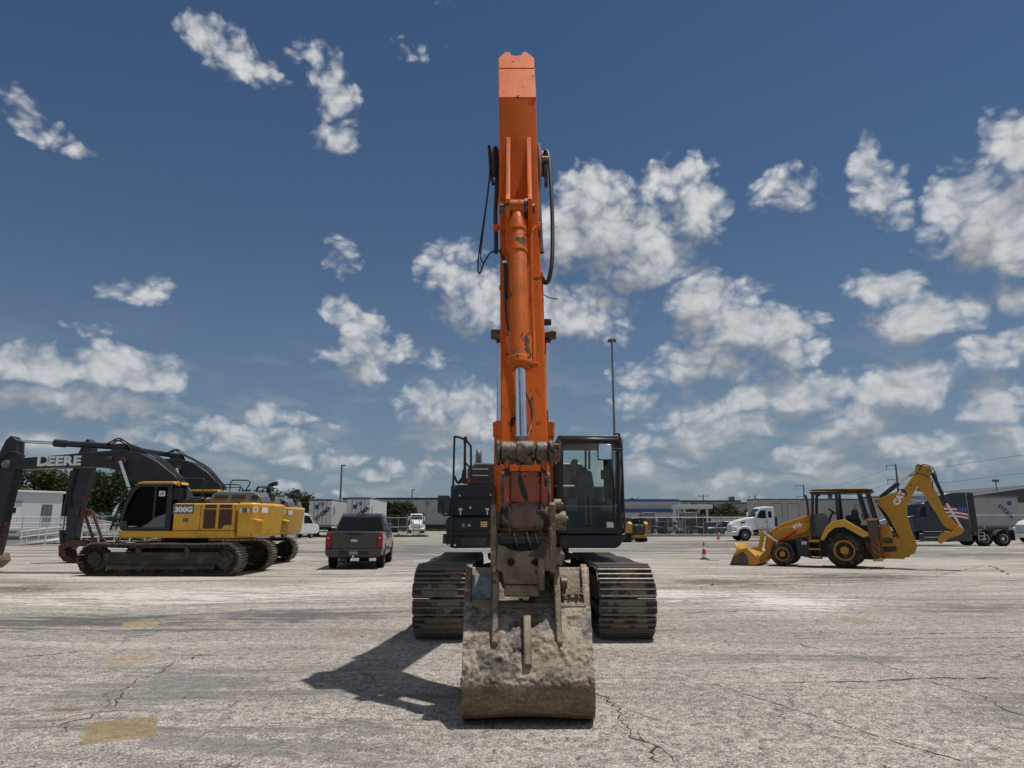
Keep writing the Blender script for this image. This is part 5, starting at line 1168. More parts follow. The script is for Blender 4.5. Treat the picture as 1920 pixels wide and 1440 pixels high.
# ---------------------------------------------------------------- wheels
def wheel(root, name, c, r, w, axis, tm, rm, rim_r=.6, lugs=0, dish=.05, label=None, nuts=8):
    """tyre part with a rim sub-part; axis = outward direction"""
    c = Vector(c); a = Vector(axis).normalized()
    mb = MB(); prof = [(-w / 2, r * rim_r), (-w / 2, r * .80), (-w / 2 + w * .07, r * .93), (-w / 2 + w * .16, r), (w / 2 - w * .16, r), (w / 2 - w * .07, r * .93), (w / 2, r * .80), (w / 2, r * rim_r), (w * .2, r * rim_r * .96)]
    mb.lathe(c, a, prof, 36 if r > .4 else 24)
    u = a.orthogonal().normalized(); v = a.cross(u)
    for i in range(lugs):
        for s in (-1, 1):
            an = 2 * math.pi * (i + (.5 if s > 0 else 0)) / lugs; d = u * math.cos(an) + v * math.sin(an); tt = a.cross(d)
            p = c + d * (r * .985) + a * (s * w * .24)
            bl = [p + a * (s * w * q0) + tt * (q1 + (s * 0)) * r + d * q2 * r for q0, q1, q2 in ((-.2, -.10, -.02), (.25, .07, -.06), (.25, .15, -.06), (-.2, -.02, -.02), (-.2, -.09, .035), (.25, .075, -.01), (.25, .145, -.01), (-.2, -.03, .035))]
            mb.add(bl, [(0, 1, 2, 3), (7, 6, 5, 4), (0, 4, 5, 1), (1, 5, 6, 2), (2, 6, 7, 3), (3, 7, 4, 0)])
    t = mb.build('wheel', tm, root, fix=bool(lugs))
    if label: t['label'] = label
    mb = MB(); R_ = r * rim_r
    mb.lathe(c, a, [(-w * .3, R_ * .98), (w * .42, R_ * 1.02), (w * .46, R_ * 1.0), (w * .44, R_ * .92), (w * .18, R_ * .80), (w * .16, R_ * .42), (w * .30, R_ * .38), (w * .32, R_ * .3), (w * .34, .01)], 28)
    rim = mb.build('rim', rm, t)
    nb = nuts
    for i in range(nb):
        an = 2 * math.pi * i / nb; d = u * math.cos(an) + v * math.sin(an)
        mb = MB(); p = c + d * R_ * .6 + a * w * .16; mb.cyl(p, p + a * w * .06, R_ * .06, n=6); mb.build('wheel_nut', rm, rim)
    return t
def hull(root, name, sections, mat, bev=.02, seg=2, parent=None, cap=True, angle=30):
    """loft of equal-length outlines"""
    mb = MB(); n = len(sections[0]); vs = [p for s in sections for p in s]; fs = []
    for j in range(len(sections) - 1):
        fs += [(j * n + i, j * n + (i + 1) % n, (j + 1) * n + (i + 1) % n, (j + 1) * n + i) for i in range(n)]
    if cap: fs += [tuple(range(n))[::-1], tuple(range((len(sections) - 1) * n, len(sections) * n))]
    mb.add(vs, fs); return mb.build(name, mat, parent or root, bev=bev, seg=seg, fix=True, angle=angle)
# ---------------------------------------------------------------- grey pickup, seen from behind; local +Y forward
m_pickup = paint('grey_car_paint', (.052, .051, .050), .22, metal=.55, var=.04, vs=2, dirt=((.16, .15, .13), .10, 2), coat=.6)
m_tail = flat('tail_lamp_red', (.30, .006, .010), .15)
m_alloy = flat('dark_alloy', (.10, .10, .105), .35, .8)
def make_pickup():
    g = G(656, 1068); t = thing('pickup_truck', 'dark grey crew cab pickup truck seen from behind', 'pickup', (g.x, g.y + 1.1, 0), R(5.5))
    W = 1.0; L = 5.85   # rear bumper at y=-1.1
    y0 = -1.05
    # lower body with wheel arches cut into the side outline
    def arch(cy, r=.47): return arc(cy, .40, r, 180, 0, 10)
    out = [(y0 + .12, .52)] + [(y, z) for y, z in [(-.48 + .0, .52)]][:0]
    low = [(y0 + .05, .62)] + [(p[0], max(p[1], .42)) for p in arch(0.0 + .05)] + [(p[0], max(p[1], .42)) for p in arch(3.72 + .05)] + [(L + y0 - .1, .45), (L + y0, .62), (L + y0, 1.0), (L + y0 - .25, 1.12), (3.25, 1.22), (.9, 1.26), (y0 + .02, 1.30), (y0, 1.25), (y0, .70)]
    mb = MB(); mb.prism(low, -W, W, 'x')
    for p in mb.v:
        if p.z > 1.15: p.x *= .965
        elif p.z < .6: p.x *= .97
    body = mb.build('body', m_pickup, t, bev=.045, seg=3)
    # tail gate
    mb = MB(); mb.prism(rrect(-.78, .78, .66, 1.27, .03), y0 - .022, y0 + .03, 'y'); tg = mb.build('tailgate', m_pickup, t, bev=.012)
    mb = MB(); mb.box((0, y0 - .025, 1.215), (.48, .012, .085)); mb.build('handle', m_letterblack, tg, bev=.01)
    mb = MB(); mb.add([(.12 * math.cos(a * .3142), y0 - .024, .985 + .045 * math.sin(a * .3142)) for a in range(20)] + [(.12 * math.cos(a * .3142), y0 - .034, .985 + .045 * math.sin(a * .3142)) for a in range(20)], [tuple(range(20)), tuple(range(39, 19, -1))] + [(i, 20 + i, 20 + (i + 1) % 20, (i + 1) % 20) for i in range(20)])
    bd = mb.build('badge', m_chromebar, tg, fix=True); text('lettering', 'Ford', .075, m_letterblack, bd, frame((0, y0 - .036, .985), (1, 0, 0), (0, 0, 1)), .003, shear=.3)
    mb = MB(); mb.box((0, y0 - .03, .72), (1.5, .012, .012)); mb.build('crease', m_letterblack, tg)
    for s in (-1, 1):
        mb = MB(); mb.prism([(s * .80, .74), (s * .99, .72), (s * .985, 1.16), (s * .955, 1.25), (s * .80, 1.25)], y0 - .028, y0 + .16, 'y'); tl = mb.build('tail_lamp', m_tail, t, bev=.015, seg=2)
        mb = MB(); mb.box((s * .895, y0 - .032, 1.08), (.06, .008, .06)); mb.build('reverse_lens', flat('lamp_white', (.75, .45, .42), .2), tl)
    # bumper
    mb = MB(); mb.prism([(-.98, .70), (.98, .70), (.96, .50), (.9, .44), (-.9, .44), (-.96, .50)], y0 - .11, y0 + .2, 'y'); bp = mb.build('rear_bumper', m_pickup, t, bev=.03, seg=3)
    mb = MB(); mb.box((0, y0 - .112, .575), (1.02, .02, .17)); mb.build('step_recess', m_letterblack, bp, bev=.03)
    mb = MB(); mb.box((0, y0 - .126, .575), (.33, .01, .165)); pl = mb.build('licence_plate', flat('plate_face', (.10, .12, .13), .4), bp)
    text('lettering', 'QSE8E9', .085, m_letterwhite, pl, frame((0.0, y0 - .133, .57), (1, 0, 0), (0, 0, 1)), .003)
    mb = MB(); mb.tube([(0, y0 - .0, .40), (0, y0 - .22, .40), (0, y0 - .24, .46)], .03); mb.cyl((0, y0 - .24, .44), (0, y0 - .24, .50), .035); mb.build('tow_hitch', m_chromebar, t)
    mb = MB(); mb.cyl((-.5, y0 + .05, .36), (-.25, y0 + .05, .36), .001 + .12, n=12); mb.cyl((.05, .3, .36), (.4, .3, .36), .15, n=14); mb.bx(-.85, .85, -.06, .06, .34, .44); mb.build('rear_axle', m_black, t)
    # cab
    def sec(y, zb, zt, wb, wt): return [(-wb, y, zb), (-wt, y, zt), (wt, y, zt), (wb, y, zb)]
    cab = hull(t, 'cab', [sec(.62, 1.22, 1.23, .95, .95), sec(.98, 1.22, 1.86, .95, .74), sec(1.25, 1.22, 1.95, .95, .74), sec(2.3, 1.22, 1.96, .95, .74), sec(2.75, 1.22, 1.90, .95, .74), sec(3.6, 1.2, 1.21, .95, .9)], m_pickup, bev=.03, seg=3)
    # windows laid on the cab faces
    def pane(pts, name='window', mat=m_carglass, off=.012):
        pts = [Vector(p) for p in pts]; n = (pts[1] - pts[0]).cross(pts[2] - pts[0]).normalized()
        mb = MB(); k = len(pts); mb.add([p + n * off for p in pts] + [p - n * .01 for p in pts], [tuple(range(k)), tuple(range(2 * k - 1, k - 1, -1))] + [(i, k + i, k + (i + 1) % k, (i + 1) % k) for i in range(k)]); return mb.build(name, mat, cab, fix=True)
    q = lambda z: .62 + (z - 1.23) / .63 * .36; w_ = lambda z: .95 - (z - 1.22) / .64 * .21
    pane([(-w_(1.29) + .07, q(1.29), 1.29), (w_(1.29) - .07, q(1.29), 1.29), (w_(1.80) - .06, q(1.80), 1.80), (-w_(1.80) + .06, q(1.80), 1.80)], 'rear_window')
    for s in (-1, 1):
        def wx(z): return s * (.95 - (z - 1.22) / .72 * .21)
        for (ya, yb, yc, yd) in ((1.05, 1.85, 1.85, 1.22), (1.93, 3.0, 2.62, 1.93)):
            pts = [(wx(1.28), ya, 1.28), (wx(1.28), yb, 1.28), (wx(1.86), yc, 1.86), (wx(1.86), yd, 1.86)]
            pane(pts if s > 0 else pts[::-1], 'side_window')
        mb = MB(); mb.tube([(s * .94, 3.0, 1.28), (s * 1.05, 3.0, 1.27)], .03); mi = mb.build('side_mirror', m_black, t); mb = MB(); mb.prism(rrect(1.03, 1.27, 1.2, 1.42, .06) if s > 0 else rrect(-1.27, -1.03, 1.2, 1.42, .06), 2.92, 3.1, 'y'); mb.build('mirror_shell', m_letterblack, mi, bev=.03)
        for y in (1.35, 2.35):
            mb = MB(); mb.box((s * .995, y, 1.06), (.03, .2, .03)); mb.build('door_handle', m_black, t, bev=.008)
        for y in (1.0, 1.9, 3.05):
            mb = MB(); mb.bx(s * .9 if s > 0 else -1.002, 1.002 if s > 0 else -.9, y - .006, y + .006, .6, 1.2); mb.build('door_gap', m_letterblack, t)
    mb = MB(); mb.box((0, 1.0, 1.905), (.36, .05, .035)); mb.build('brake_lamp', m_tail, cab, bev=.006)
    for y in (.05, 3.77):
        for s in (-1, 1): wheel(t, 'wheel', (s * .85, y, .40), .40, .28, (s, 0, 0), m_tyre_clean, m_alloy, .62)
    mb = MB(); mb.bx(-.8, .8, -.7, 4.3, .38, .5); mb.build('chassis', m_black, t)
    # open bed behind the cab
    mb = MB(); mb.bx(-.82, .82, y0 + .12, .6, 1.262, 1.285); mb.build('bed_cover', m_black, t, bev=.01)
m_carglass = flat('privacy_glass', (.006, .007, .008), .06, 0, .3)
m_tyre_clean = paint('car_tyre', (.013, .013, .013), .8, var=.2, vs=5, dirt=((.09, .08, .07), .18, 4), spec=.25)
make_pickup()
# ---------------------------------------------------------------- backhoe loader; side outlines measured on the photograph at 209 px per metre; local +X forward
def make_backhoe():
    g = G(1597, 1066); rz = R(180 - 30)
    t = thing('backhoe_loader', 'yellow backhoe loader with open canopy, front bucket down and rear arm folded up', 'backhoe', (g.x + .30, g.y + .9, 0), rz)
    t.scale = (.94, .94, .94)
    Q = lambda u, v: ((985 - u) / 209.0, (935 - v) / 209.0)
    def pr(name, pts, y0, y1, mat, par=None, bev=.012, seg=2, fix=False):
        mb = MB(); mb.prism([Q(*p) for p in pts], y0, y1, 'y'); return mb.build(name, mat, par or t, bev=bev, seg=seg, fix=fix)
    Y = m_catyellow; K = m_black; D = .90      # near side is local +Y
    for s in (-1, 1):
        wheel(t, 'wheel', (0, s * .78, .66), .66, .50, (0, s, 0), m_tyre, Y, .58, lugs=18, nuts=0)
        wheel(t, 'wheel', (2.28, s * .76, .48), .46, .36, (0, s, 0), m_tyre, Y, .58, lugs=14, nuts=0)
    # chassis, engine cover
    pr('chassis', [(1240, 720), (1240, 850), (1180, 870), (620, 850), (400, 800), (400, 720)], -.36, .36, K, bev=.02)
    hood = pr('hood', [(505, 585), (700, 520), (735, 515), (735, 690), (480, 740), (420, 760), (420, 640)], -.42, .42, Y, bev=.04, seg=3)
    pr('grille', [(430, 640), (505, 585), (520, 620), (420, 720), (395, 720)], -.40, .40, K, hood)
    text('lettering', '416', .24, m_letterwhite, hood, frame((*[(985 - 632) / 209.0], .628, (935 - 606) / 209.0), (-1, 0, .42), (.42, 0, 1)), .006, bold=.01)
    mb = MB(); mb.tube([(*Q(705, 520)[:1], -.2, Q(705, 520)[1]), (*Q(703, 420)[:1], -.2, Q(703, 420)[1]), (*Q(698, 370)[:1], -.2, Q(698, 370)[1]), (*Q(692, 345)[:1], -.2, Q(692, 345)[1])], .045, 10); mb.build('exhaust_pipe', m_rust, t)
    pr('tool_box', [(618, 715), (715, 715), (720, 862), (625, 845)], .40, .80, K, bev=.02)
    for u in (672, 694):
        pr('sticker', [(u - 8, 730), (u + 8, 730), (u + 8, 755), (u - 8, 755)], .801, .806, m_sticker, bev=0)
    stp = pr('step', [(716, 785), (805, 785), (805, 797), (716, 797)], .45, .85, Y, bev=.005)
    pr('step_plate', [(720, 715), (805, 715), (805, 735), (720, 735)], .42, .84, Y, stp, bev=.005)
    pr('step_side', [(715, 735), (725, 735), (732, 862), (722, 862)], .80, .84, K, stp, bev=0); pr('step_side', [(795, 735), (805, 735), (812, 866), (800, 866)], .80, .84, K, stp, bev=0)
    pr('step_tread', [(722, 856), (810, 858), (810, 868), (722, 866)], .5, .85, K, stp, bev=0)
    # loader arms
    for s in (-1, 1):
        y0, y1 = (.50, .62) if s > 0 else (-.62, -.50)
        la = pr('loader_arm', [(730, 575), (735, 620), (700, 650), (520, 720), (430, 800), (370, 885), (310, 910), (300, 875), (370, 800), (420, 690), (505, 622)], y0, y1, Y, bev=.02)
        y2 = y0 + .02 * s
        a, b = Q(620, 650), Q(430, 760); mb = MB(); mb.cyl((a[0], s * .68, a[1]), (b[0], s * .68, b[1]), .06, n=12); c_ = mb.build('lift_cylinder', m_red if s > 0 else K, t)
        if s > 0: c_['label'] = 'red lift cylinder with white marks'
        pr('tilt_lever', [(340, 650), (360, 640), (380, 655), (335, 808), (320, 818), (305, 808)], y0 + s * .14 if s > 0 else y0 - .14, y1 + s * .12 if s > 0 else y1 - .14, Y)
        a, b = Q(362, 655), Q(470, 740); mb = MB(); mb.cyl((a[0], s * .72, a[1]), (b[0], s * .70, b[1]), .045, n=10); mb.build('tilt_cylinder', m_chromebar, t)
    # front bucket (hollow shell: floor/back skin plus side plates)
    prof = [Q(*p) for p in [(135, 750), (150, 808), (200, 820), (300, 850), (330, 902), (300, 928), (235, 931), (82, 931)]]
    bw = 1.12
    rows = [[(x, y, z) for y in (-bw, bw)] for x, z in prof]
    mb = MB(); mb.grid(rows); bk = mb.build('front_bucket', Y, t, fix=True); sd = bk.modifiers.new('solid', 'SOLIDIFY'); sd.thickness = .03; sd.offset = 0
    for s in (-1, 1):
        mb = MB(); mb.prism([Q(*p) for p in [(150, 808), (235, 788), (300, 852), (328, 902), (300, 926), (235, 930), (84, 930), (120, 850)]], s * bw - .02, s * bw + .02, 'y'); sp = mb.build('side_plate', Y, bk, bev=.006)
        mb = MB(); mb.prism([Q(*p) for p in [(125, 858), (205, 815), (240, 872), (242, 930), (84, 930)]], s * (bw + .022) - .004, s * (bw + .022) + .004, 'y'); mb.build('worn_corner', m_rust_mud, sp)
    # canopy
    cn = pr('canopy_roof', [(738, 312), (1222, 318), (1222, 328), (1190, 306), (790, 302)], -.66, .66, Y, bev=.012)
    pr('roof_liner', [(742, 325), (1215, 330), (1200, 345), (760, 345)], -.62, .62, K, cn)
    for s in (-1, 1):
        ya, yb = (.56, .64) if s > 0 else (-.64, -.56)
        for nm, pts in (('front_post', [(735, 690), (755, 690), (785, 340), (762, 340)]), ('middle_post', [(942, 560), (968, 560), (963, 340), (942, 340)]), ('rear_post', [(1205, 560), (1232, 560), (1190, 340), (1168, 340)]), ('fender_post', [(1145, 560), (1165, 560), (1125, 340), (1105, 340)])):
            pr(nm, pts, ya, yb, K, cn, bev=.012)
    pr('work_lamp', [(800, 345), (825, 345), (822, 362), (802, 362)], .3, .42, K, cn); pr('marker_lamp', [(1150, 332), (1170, 332), (1170, 342), (1150, 342)], .62, .66, m_red, cn)
    pr('inner_mirror', [(875, 345), (910, 345), (908, 380), (878, 380)], -.1, .12, m_pole, cn)
    # operator place
    pr('console', [(755, 510), (840, 500), (880, 560), (850, 640), (800, 700), (755, 690)], -.25, .42, m_hood)
    mb = MB(); a = Q(905, 490); mb.lathe((a[0], .05, a[1]), (-.6, 0, .8), [(-.02, .21), (.0, .235), (.02, .21)], 22, cap=False); sw = mb.build('steering_wheel', K, t); mb = MB(); b = Q(870, 560); mb.cyl((a[0], .05, a[1]), (b[0], .05, b[1]), .04); mb.build('steering_column', K, sw)
    st = pr('seat', [(1000, 520), (1090, 515), (1110, 560), (1000, 560)], -.22, .25, K, bev=.04); pr('backrest', [(1050, 475), (1090, 470), (1100, 520), (1075, 530), (1040, 530)], -.2, .22, K, st, bev=.03); pr('seat_base', [(1000, 560), (1110, 560), (1100, 640), (1010, 640)], -.2, .22, K, st)
    for u in (1130, 1180):
        a, b = Q(u, 560), Q(u - 8, 505); mb = MB(); mb.tube([(a[0], .1, a[1]), (b[0], .1, b[1])], .018); mb.build('control_lever', K, t)
    pr('floor', [(735, 690), (860, 690), (900, 600), (1240, 600), (1240, 720), (735, 720)], -.5, .5, K, bev=.01)
    # rear fenders
    for s in (-1, 1):
        ya, yb = (.50, 1.0) if s > 0 else (-1.0, -.50)
        fd = pr('fender', [(812, 712), (868, 606), (920, 566), (1005, 552), (1165, 655), (1170, 680), (1128, 694), (1000, 612), (930, 618), (880, 655), (838, 722)], ya, yb, m_fender, bev=.012)
        pr('fender_inner', [(850, 700), (890, 640), (940, 606), (1000, 602), (1125, 690), (1160, 680), (1160, 740), (850, 740)], s * .5 - .02, s * .5 + .02, K, bev=0)
    # backhoe frame, stabilisers
    pr('backhoe_frame', [(1120, 640), (1250, 600), (1260, 860), (1190, 870), (1130, 760)], -.5, .5, m_rustyellow, bev=.02)
    for s in (-1, 1):
        ya, yb = (.72, .90) if s > 0 else (-.90, -.72)
        sb = pr('stabiliser', [(1165, 560), (1235, 560), (1235, 700), (1165, 700)], ya, yb, m_trackframe2, bev=.01)
        pr('stabiliser_top', [(1162, 548), (1240, 548), (1235, 562), (1165, 562)], ya - .02, yb + .02, Y, sb); pr('stabiliser_leg', [(1180, 700), (1235, 700), (1240, 860), (1185, 868)], ya + .02, yb - .02, m_rustyellow, sb)
        pr('stabiliser_foot', [(1180, 858), (1255, 855), (1255, 872), (1185, 876)], ya - .1, yb + .1, Y, sb, bev=.008)
        for i in range(3):
            v0 = 715 + i * 48
            pr('lattice_bar', [(1188, v0), (1196, v0), (1230, v0 + 44), (1222, v0 + 44)], yb - .015 if s > 0 else ya - .01, yb + .01 if s > 0 else ya + .015, K, sb, bev=0)
    sw = pr('swing_post', [(1255, 590), (1320, 600), (1325, 700), (1380, 705), (1400, 860), (1250, 860), (1240, 700)], -.24, .24, Y, bev=.03)
    pr('swing_cylinder', [(1245, 770), (1350, 760), (1350, 800), (1245, 810)], .1, .3, K, sw, bev=.03); pr('valve_block', [(1265, 700), (1330, 700), (1330, 740), (1265, 740)], -.1, .28, m_trackframe2, sw)
    # backhoe boom, dipper, bucket
    bm_ = pr('boom', [(1232, 395), (1440, 315), (1538, 184), (1560, 190), (1570, 240), (1534, 303), (1456, 435), (1447, 522), (1465, 650), (1497, 759), (1470, 818), (1351, 855), (1342, 832), (1385, 730), (1352, 631), (1300, 504), (1240, 430)], -.14, .14, Y, bev=.015)
    pr('boom_heel', [(1340, 690), (1390, 700), (1440, 790), (1455, 815), (1430, 845), (1350, 856), (1330, 800)], -.17, .17, Y, bm_)
    mb = MB(); a = Q(1238, 408); mb.cyl((a[0], -.18, a[1]), (a[0], .18, a[1]), .075, n=16); mb.build('boom_pin', m_pole, bm_)
    lg = Q(1405, 385); Mx = frame((lg[0] - 0, .146, lg[1]), (-.52, 0, .85), (.85, 0, .52))
    text('lettering', 'CAT', .29, m_letterwhite, bm_, Mx, .006, bold=.02)
    mb = MB(); mb.prism([(-.0, -.16), (.14, -.16), (.24, -.04), (.24, .06), (.14, .18), (-.0, .18)], -.006, -.001, 'z'); bg_ = mb.build('badge', flat('dark_red_badge', (.13, .015, .02), .5), bm_); bg_.matrix_local = Mx @ Matrix.Translation((.14, 0, .0))
    p0, p1 = Q(1385, 690), Q(1255, 430); mb = MB(); mb.cyl((p0[0], 0, p0[1]), (p1[0], 0, p1[1]), .10, n=14); mb.build('boom_cylinder', K, t)
    p0, p1 = Q(1270, 375), Q(1410, 265); mb = MB(); mb.cyl((p0[0], 0, p0[1]), (p1[0], 0, p1[1]), .085, n=14); mb.build('dipper_cylinder', K, t)
    p0, p1 = Q(1410, 265), Q(1545, 160); mb = MB(); mb.cyl((p0[0], 0, p0[1]), (p1[0], 0, p1[1]), .045, n=12); mb.build('dipper_cylinder_rod', m_chrome, t)
    dp = pr('dipper', [(1540, 130), (1560, 115), (1585, 125), (1640, 140), (1655, 170), (1630, 230), (1650, 300), (1720, 520), (1790, 610), (1820, 640), (1800, 660), (1740, 650), (1690, 600), (1620, 450), (1570, 340), (1535, 335), (1530, 320), (1545, 300), (1530, 250)], -.12, .12, Y, bev=.015)
    for (u, v, r) in ((1562, 128, .05), (1628, 168, .05), (1540, 322, .05)):
        a = Q(u, v); mb = MB(); mb.cyl((a[0], -.15, a[1]), (a[0], .15, a[1]), r, n=14); mb.build('dipper_pin', m_pole, dp)
    p0, p1 = Q(1652, 190), Q(1725, 430); mb = MB(); mb.cyl((p0[0], 0, p0[1]), (p1[0], 0, p1[1]), .07, n=12); mb.build('bucket_cylinder', K, t)
    p0, p1 = Q(1725, 430), Q(1808, 625); mb = MB(); mb.cyl((p0[0], 0, p0[1]), (p1[0], 0, p1[1]), .045, n=12); mb.build('bucket_cylinder_rod', m_chrome, t)
    rb = pr('rear_bucket', [(1790, 600), (1822, 635), (1790, 670), (1730, 690), (1690, 715), (1655, 740), (1640, 730), (1645, 690), (1690, 640), (1740, 650), (1760, 620)], -.3, .3, Y, bev=.015)
    pr('coupler', [(1690, 625), (1735, 635), (1720, 700), (1670, 715), (1655, 690)], -.14, .14, K, rb)
    for y in (.06, -.06):
        mb = MB(); mb.tube([(*Q(1490, 215)[:1], y + .12, Q(1490, 215)[1]), (*Q(1560, 195)[:1], y + .14, Q(1560, 195)[1]), (*Q(1640, 240)[:1], y + .14, Q(1640, 240)[1]), (*Q(1645, 310)[:1], y + .14, Q(1645, 310)[1])], .016, 6); mb.build('hose', m_rubberhose, t)
    mb = MB(); mb.tube([(*Q(1565, 170)[:1], .13, Q(1565, 170)[1]), (*Q(1590, 125)[:1], .14, Q(1590, 125)[1]), (*Q(1650, 145)[:1], .14, Q(1650, 145)[1]), (*Q(1675, 200)[:1], .1, Q(1675, 200)[1]), (*Q(1680, 270)[:1], .08, Q(1680, 270)[1])], .018, 6); mb.build('hose', m_rubberhose, t)
m_rust_mud = paint('worn_bucket_steel', (.10, .065, .045), .6, var=.3, vs=5)
m_fender = paint('bright_fender_yellow', (.60, .34, .045), .38, var=.06, dirt=((.32, .22, .10), .15, 2))
m_rustyellow = paint('grimy_yellow', (.20, .085, .018), .6, var=.2, vs=4, dirt=((.08, .045, .02), .4, 4))
m_trackframe2 = paint('brown_grime', (.085, .065, .048), .7, var=.3, vs=5)
make_backhoe()
# ---------------------------------------------------------------- road tractors and trailers
m_truckwhite = paint('truck_white', (.72, .73, .73), .25, var=.03, coat=.4)
m_trucknavy = paint('truck_navy', (.018, .022, .032), .25, var=.08, coat=.5)
m_alu = flat('polished_aluminium', (.62, .63, .65), .3, .9)
def tractor(name, label, loc, rz, paint_m, sleeper, flag=False, detail=True, group=None):
    """local +X forward; front bumper near x=+5.2"""
    t = thing(name, label, 'truck', loc, rz, group)
    before = set(t.children_recursive)
    # frame
    for s in (-1, 1):
        mb = MB(); mb.bx(-2.2, 4.6, s * .42 - .05, s * .42 + .05, .75, 1.0); mb.build('frame_rail', m_black, t)
    # hood: lofted, sloping
    def sec(x, zb, zt, wb, wt): return [(x, -wb, zb), (x, -wt, zt), (x, wt, zt), (x, wb, zb)]
    hd = hull(t, 'hood', [sec(3.1, .95, 2.12, 1.0, .86), sec(4.0, .95, 1.98, .98, .78), sec(4.9, .9, 1.70, .92, .66), sec(5.2, .85, 1.45, .86, .60)], paint_m, bev=.07, seg=3)
    mb = MB(); mb.prism([(5.3, .45), (5.3, .75), (5.15, .85), (4.8, .85), (4.8, .45)], -1.18, 1.18, 'y'); mb.build('bumper', paint_m if not sleeper else m_black, t, bev=.06, seg=3)
    mb = MB(); mb.box((5.22, 0, 1.15), (.04, 1.1, .5), (0, R(-8), 0)); mb.build('grille', m_alu, hd, bev=.02)
    for s in (-1, 1):
        ar = [(3.62 + 1, .52)]; fen = [(x, z) for x, z in arc(4.15, .52, .78, 0, 180, 12)] + [(x, z) for x, z in arc(4.15, .52, .60, 180, 0, 12)]
        mb = MB(); mb.prism(fen, .78 * s if s > 0 else -1.2, 1.2 if s > 0 else -.78, 'y'); mb.build('fender', paint_m, t, bev=.04, seg=2)
        mb = MB(); mb.box((4.95, s * .98, 1.15), (.35, .22, .24)); mb.build('headlamp', m_sticker, t, bev=.06)
        mb = MB(); mb.box((4.2, s * .86, 1.62), (.42, .03, .12), (0, R(12), 0)); mb.build('hood_vent', m_black, hd)
    # cab
    zt = 3.02
    cab = hull(t, 'cab', [sec(3.25, 1.0, 1.95, 1.0, .98), sec(3.12, 1.0, 2.1, 1.0, .96), sec(2.62, 1.0, 2.92, 1.0, .9), sec(2.35, 1.0, zt, 1.0, .88), sec(1.35, 1.0, zt, 1.0, .88)], paint_m, bev=.06, seg=3)
    for s in (-1, 1):
        def yy(z): return s * (1.0 - (z - 1.0) / 2.0 * .12 + .006)
        def pane(nm, pts, mat=m_carglass):
            mb = MB(); k = len(pts); v = [Vector((x, yy(z), z)) for x, z in pts]; mb.add(v + [p + Vector((0, s * .012, 0)) for p in v], [tuple(range(k)), tuple(range(2 * k - 1, k - 1, -1))] + [(i, k + i, k + (i + 1) % k, (i + 1) % k) for i in range(k)]); return mb.build(nm, mat, cab, fix=True)
        pane('door_window', [(2.98, 2.02), (2.62, 2.68), (2.12, 2.72), (2.12, 1.98)]); 
        if not sleeper: pane('rear_side_window', [(1.9, 2.05), (1.9, 2.62), (1.6, 2.62), (1.6, 2.05)])
        pane('door_gap', [(2.05, 1.05), (2.03, 1.05), (2.03, 2.85), (2.05, 2.85)]); pane('door_gap', [(3.02, 1.05), (3.0, 1.05), (3.0, 1.95), (3.02, 1.95)])
        pane('door_handle', [(2.2, 1.72), (2.2, 1.62), (2.1, 1.62), (2.1, 1.72)], m_black)
        mb = MB(); mb.tube([(3.0, s * .98, 2.0), (3.1, s * 1.2, 2.05)], .025); mi = mb.build('side_mirror', m_black, t); mb = MB(); mb.box((3.08, s * 1.24, 2.25), (.14, .2, .62)); mb.build('mirror_shell', m_black if sleeper else paint_m, mi, bev=.05)
        # tanks, steps
        mb = MB(); mb.cyl((2.9, s * .92, .72), (1.5, s * .92, .72), .30, n=20); tk = mb.build('fuel_tank', m_alu if not sleeper else m_black, t, bev=.03)
        mb = MB(); mb.box((2.2, s * 1.1, 1.0), (1.3, .2, .04)); mb.build('step', m_alu, tk); mb = MB(); mb.box((2.2, s * 1.18, .62), (1.3, .1, .04)); mb.build('step', m_alu, tk)
        wheel(t, 'wheel', (4.15, s * 1.0, .52), .52, .30, (0, s, 0), m_tyre_clean, m_alu, .56)
        for x in (-.2, -1.5):
            wheel(t, 'wheel', (x, s * .92, .52), .52, .52, (0, s, 0), m_tyre_clean, m_alu, .56)
            if sleeper:
                fen = [(a, b) for a, b in arc(x, .52, .62, 20, 130, 8)] + [(a, b) for a, b in arc(x, .52, .59, 130, 20, 8)]
                mb = MB(); mb.prism(fen, .7 if s > 0 else -1.2, 1.2 if s > 0 else -.7, 'y'); mb.build('mudguard', m_darkgrey, t)
    mb = MB(); ws = [(3.20, 2.02, .9), (2.66, 2.86, .82)]
    mb.add([(3.20 + .02, -.9, 2.02), (3.22, .9, 2.02), (2.68, .82, 2.84), (2.68, -.82, 2.84), (3.1, -.9, 2.0), (3.1, .9, 2.0), (2.6, .82, 2.82), (2.6, -.82, 2.82)], [(0, 1, 2, 3), (7, 6, 5, 4), (0, 4, 5, 1), (1, 5, 6, 2), (2, 6, 7, 3), (3, 7, 4, 0)]); mb.build('windshield', m_carglass, cab, fix=True)
    if sleeper:
        for o in t.children_recursive:      # long wheelbase: everything ahead of the tandem moves forward
            if o.name.split('.')[0] == 'frame_rail':
                for v in o.data.vertices: v.co.x += 1.2 if v.co.x > 2 else 0
            elif not (o.name.split('.')[0] in ('mudguard',) or (o.data.vertices[0].co.x < 1.2)):
                for v in o.data.vertices: v.co.x += 1.2
        sl = hull(t, 'sleeper', [sec(3.6, 1.0, 3.0, 1.05, .9), sec(3.2, 1.0, 3.28, 1.12, 1.0), sec(2.5, .9, 3.56, 1.2, 1.12), sec(1.7, .9, 3.68, 1.22, 1.16), sec(.75, .9, 3.72, 1.22, 1.16)], paint_m, bev=.07, seg=3)
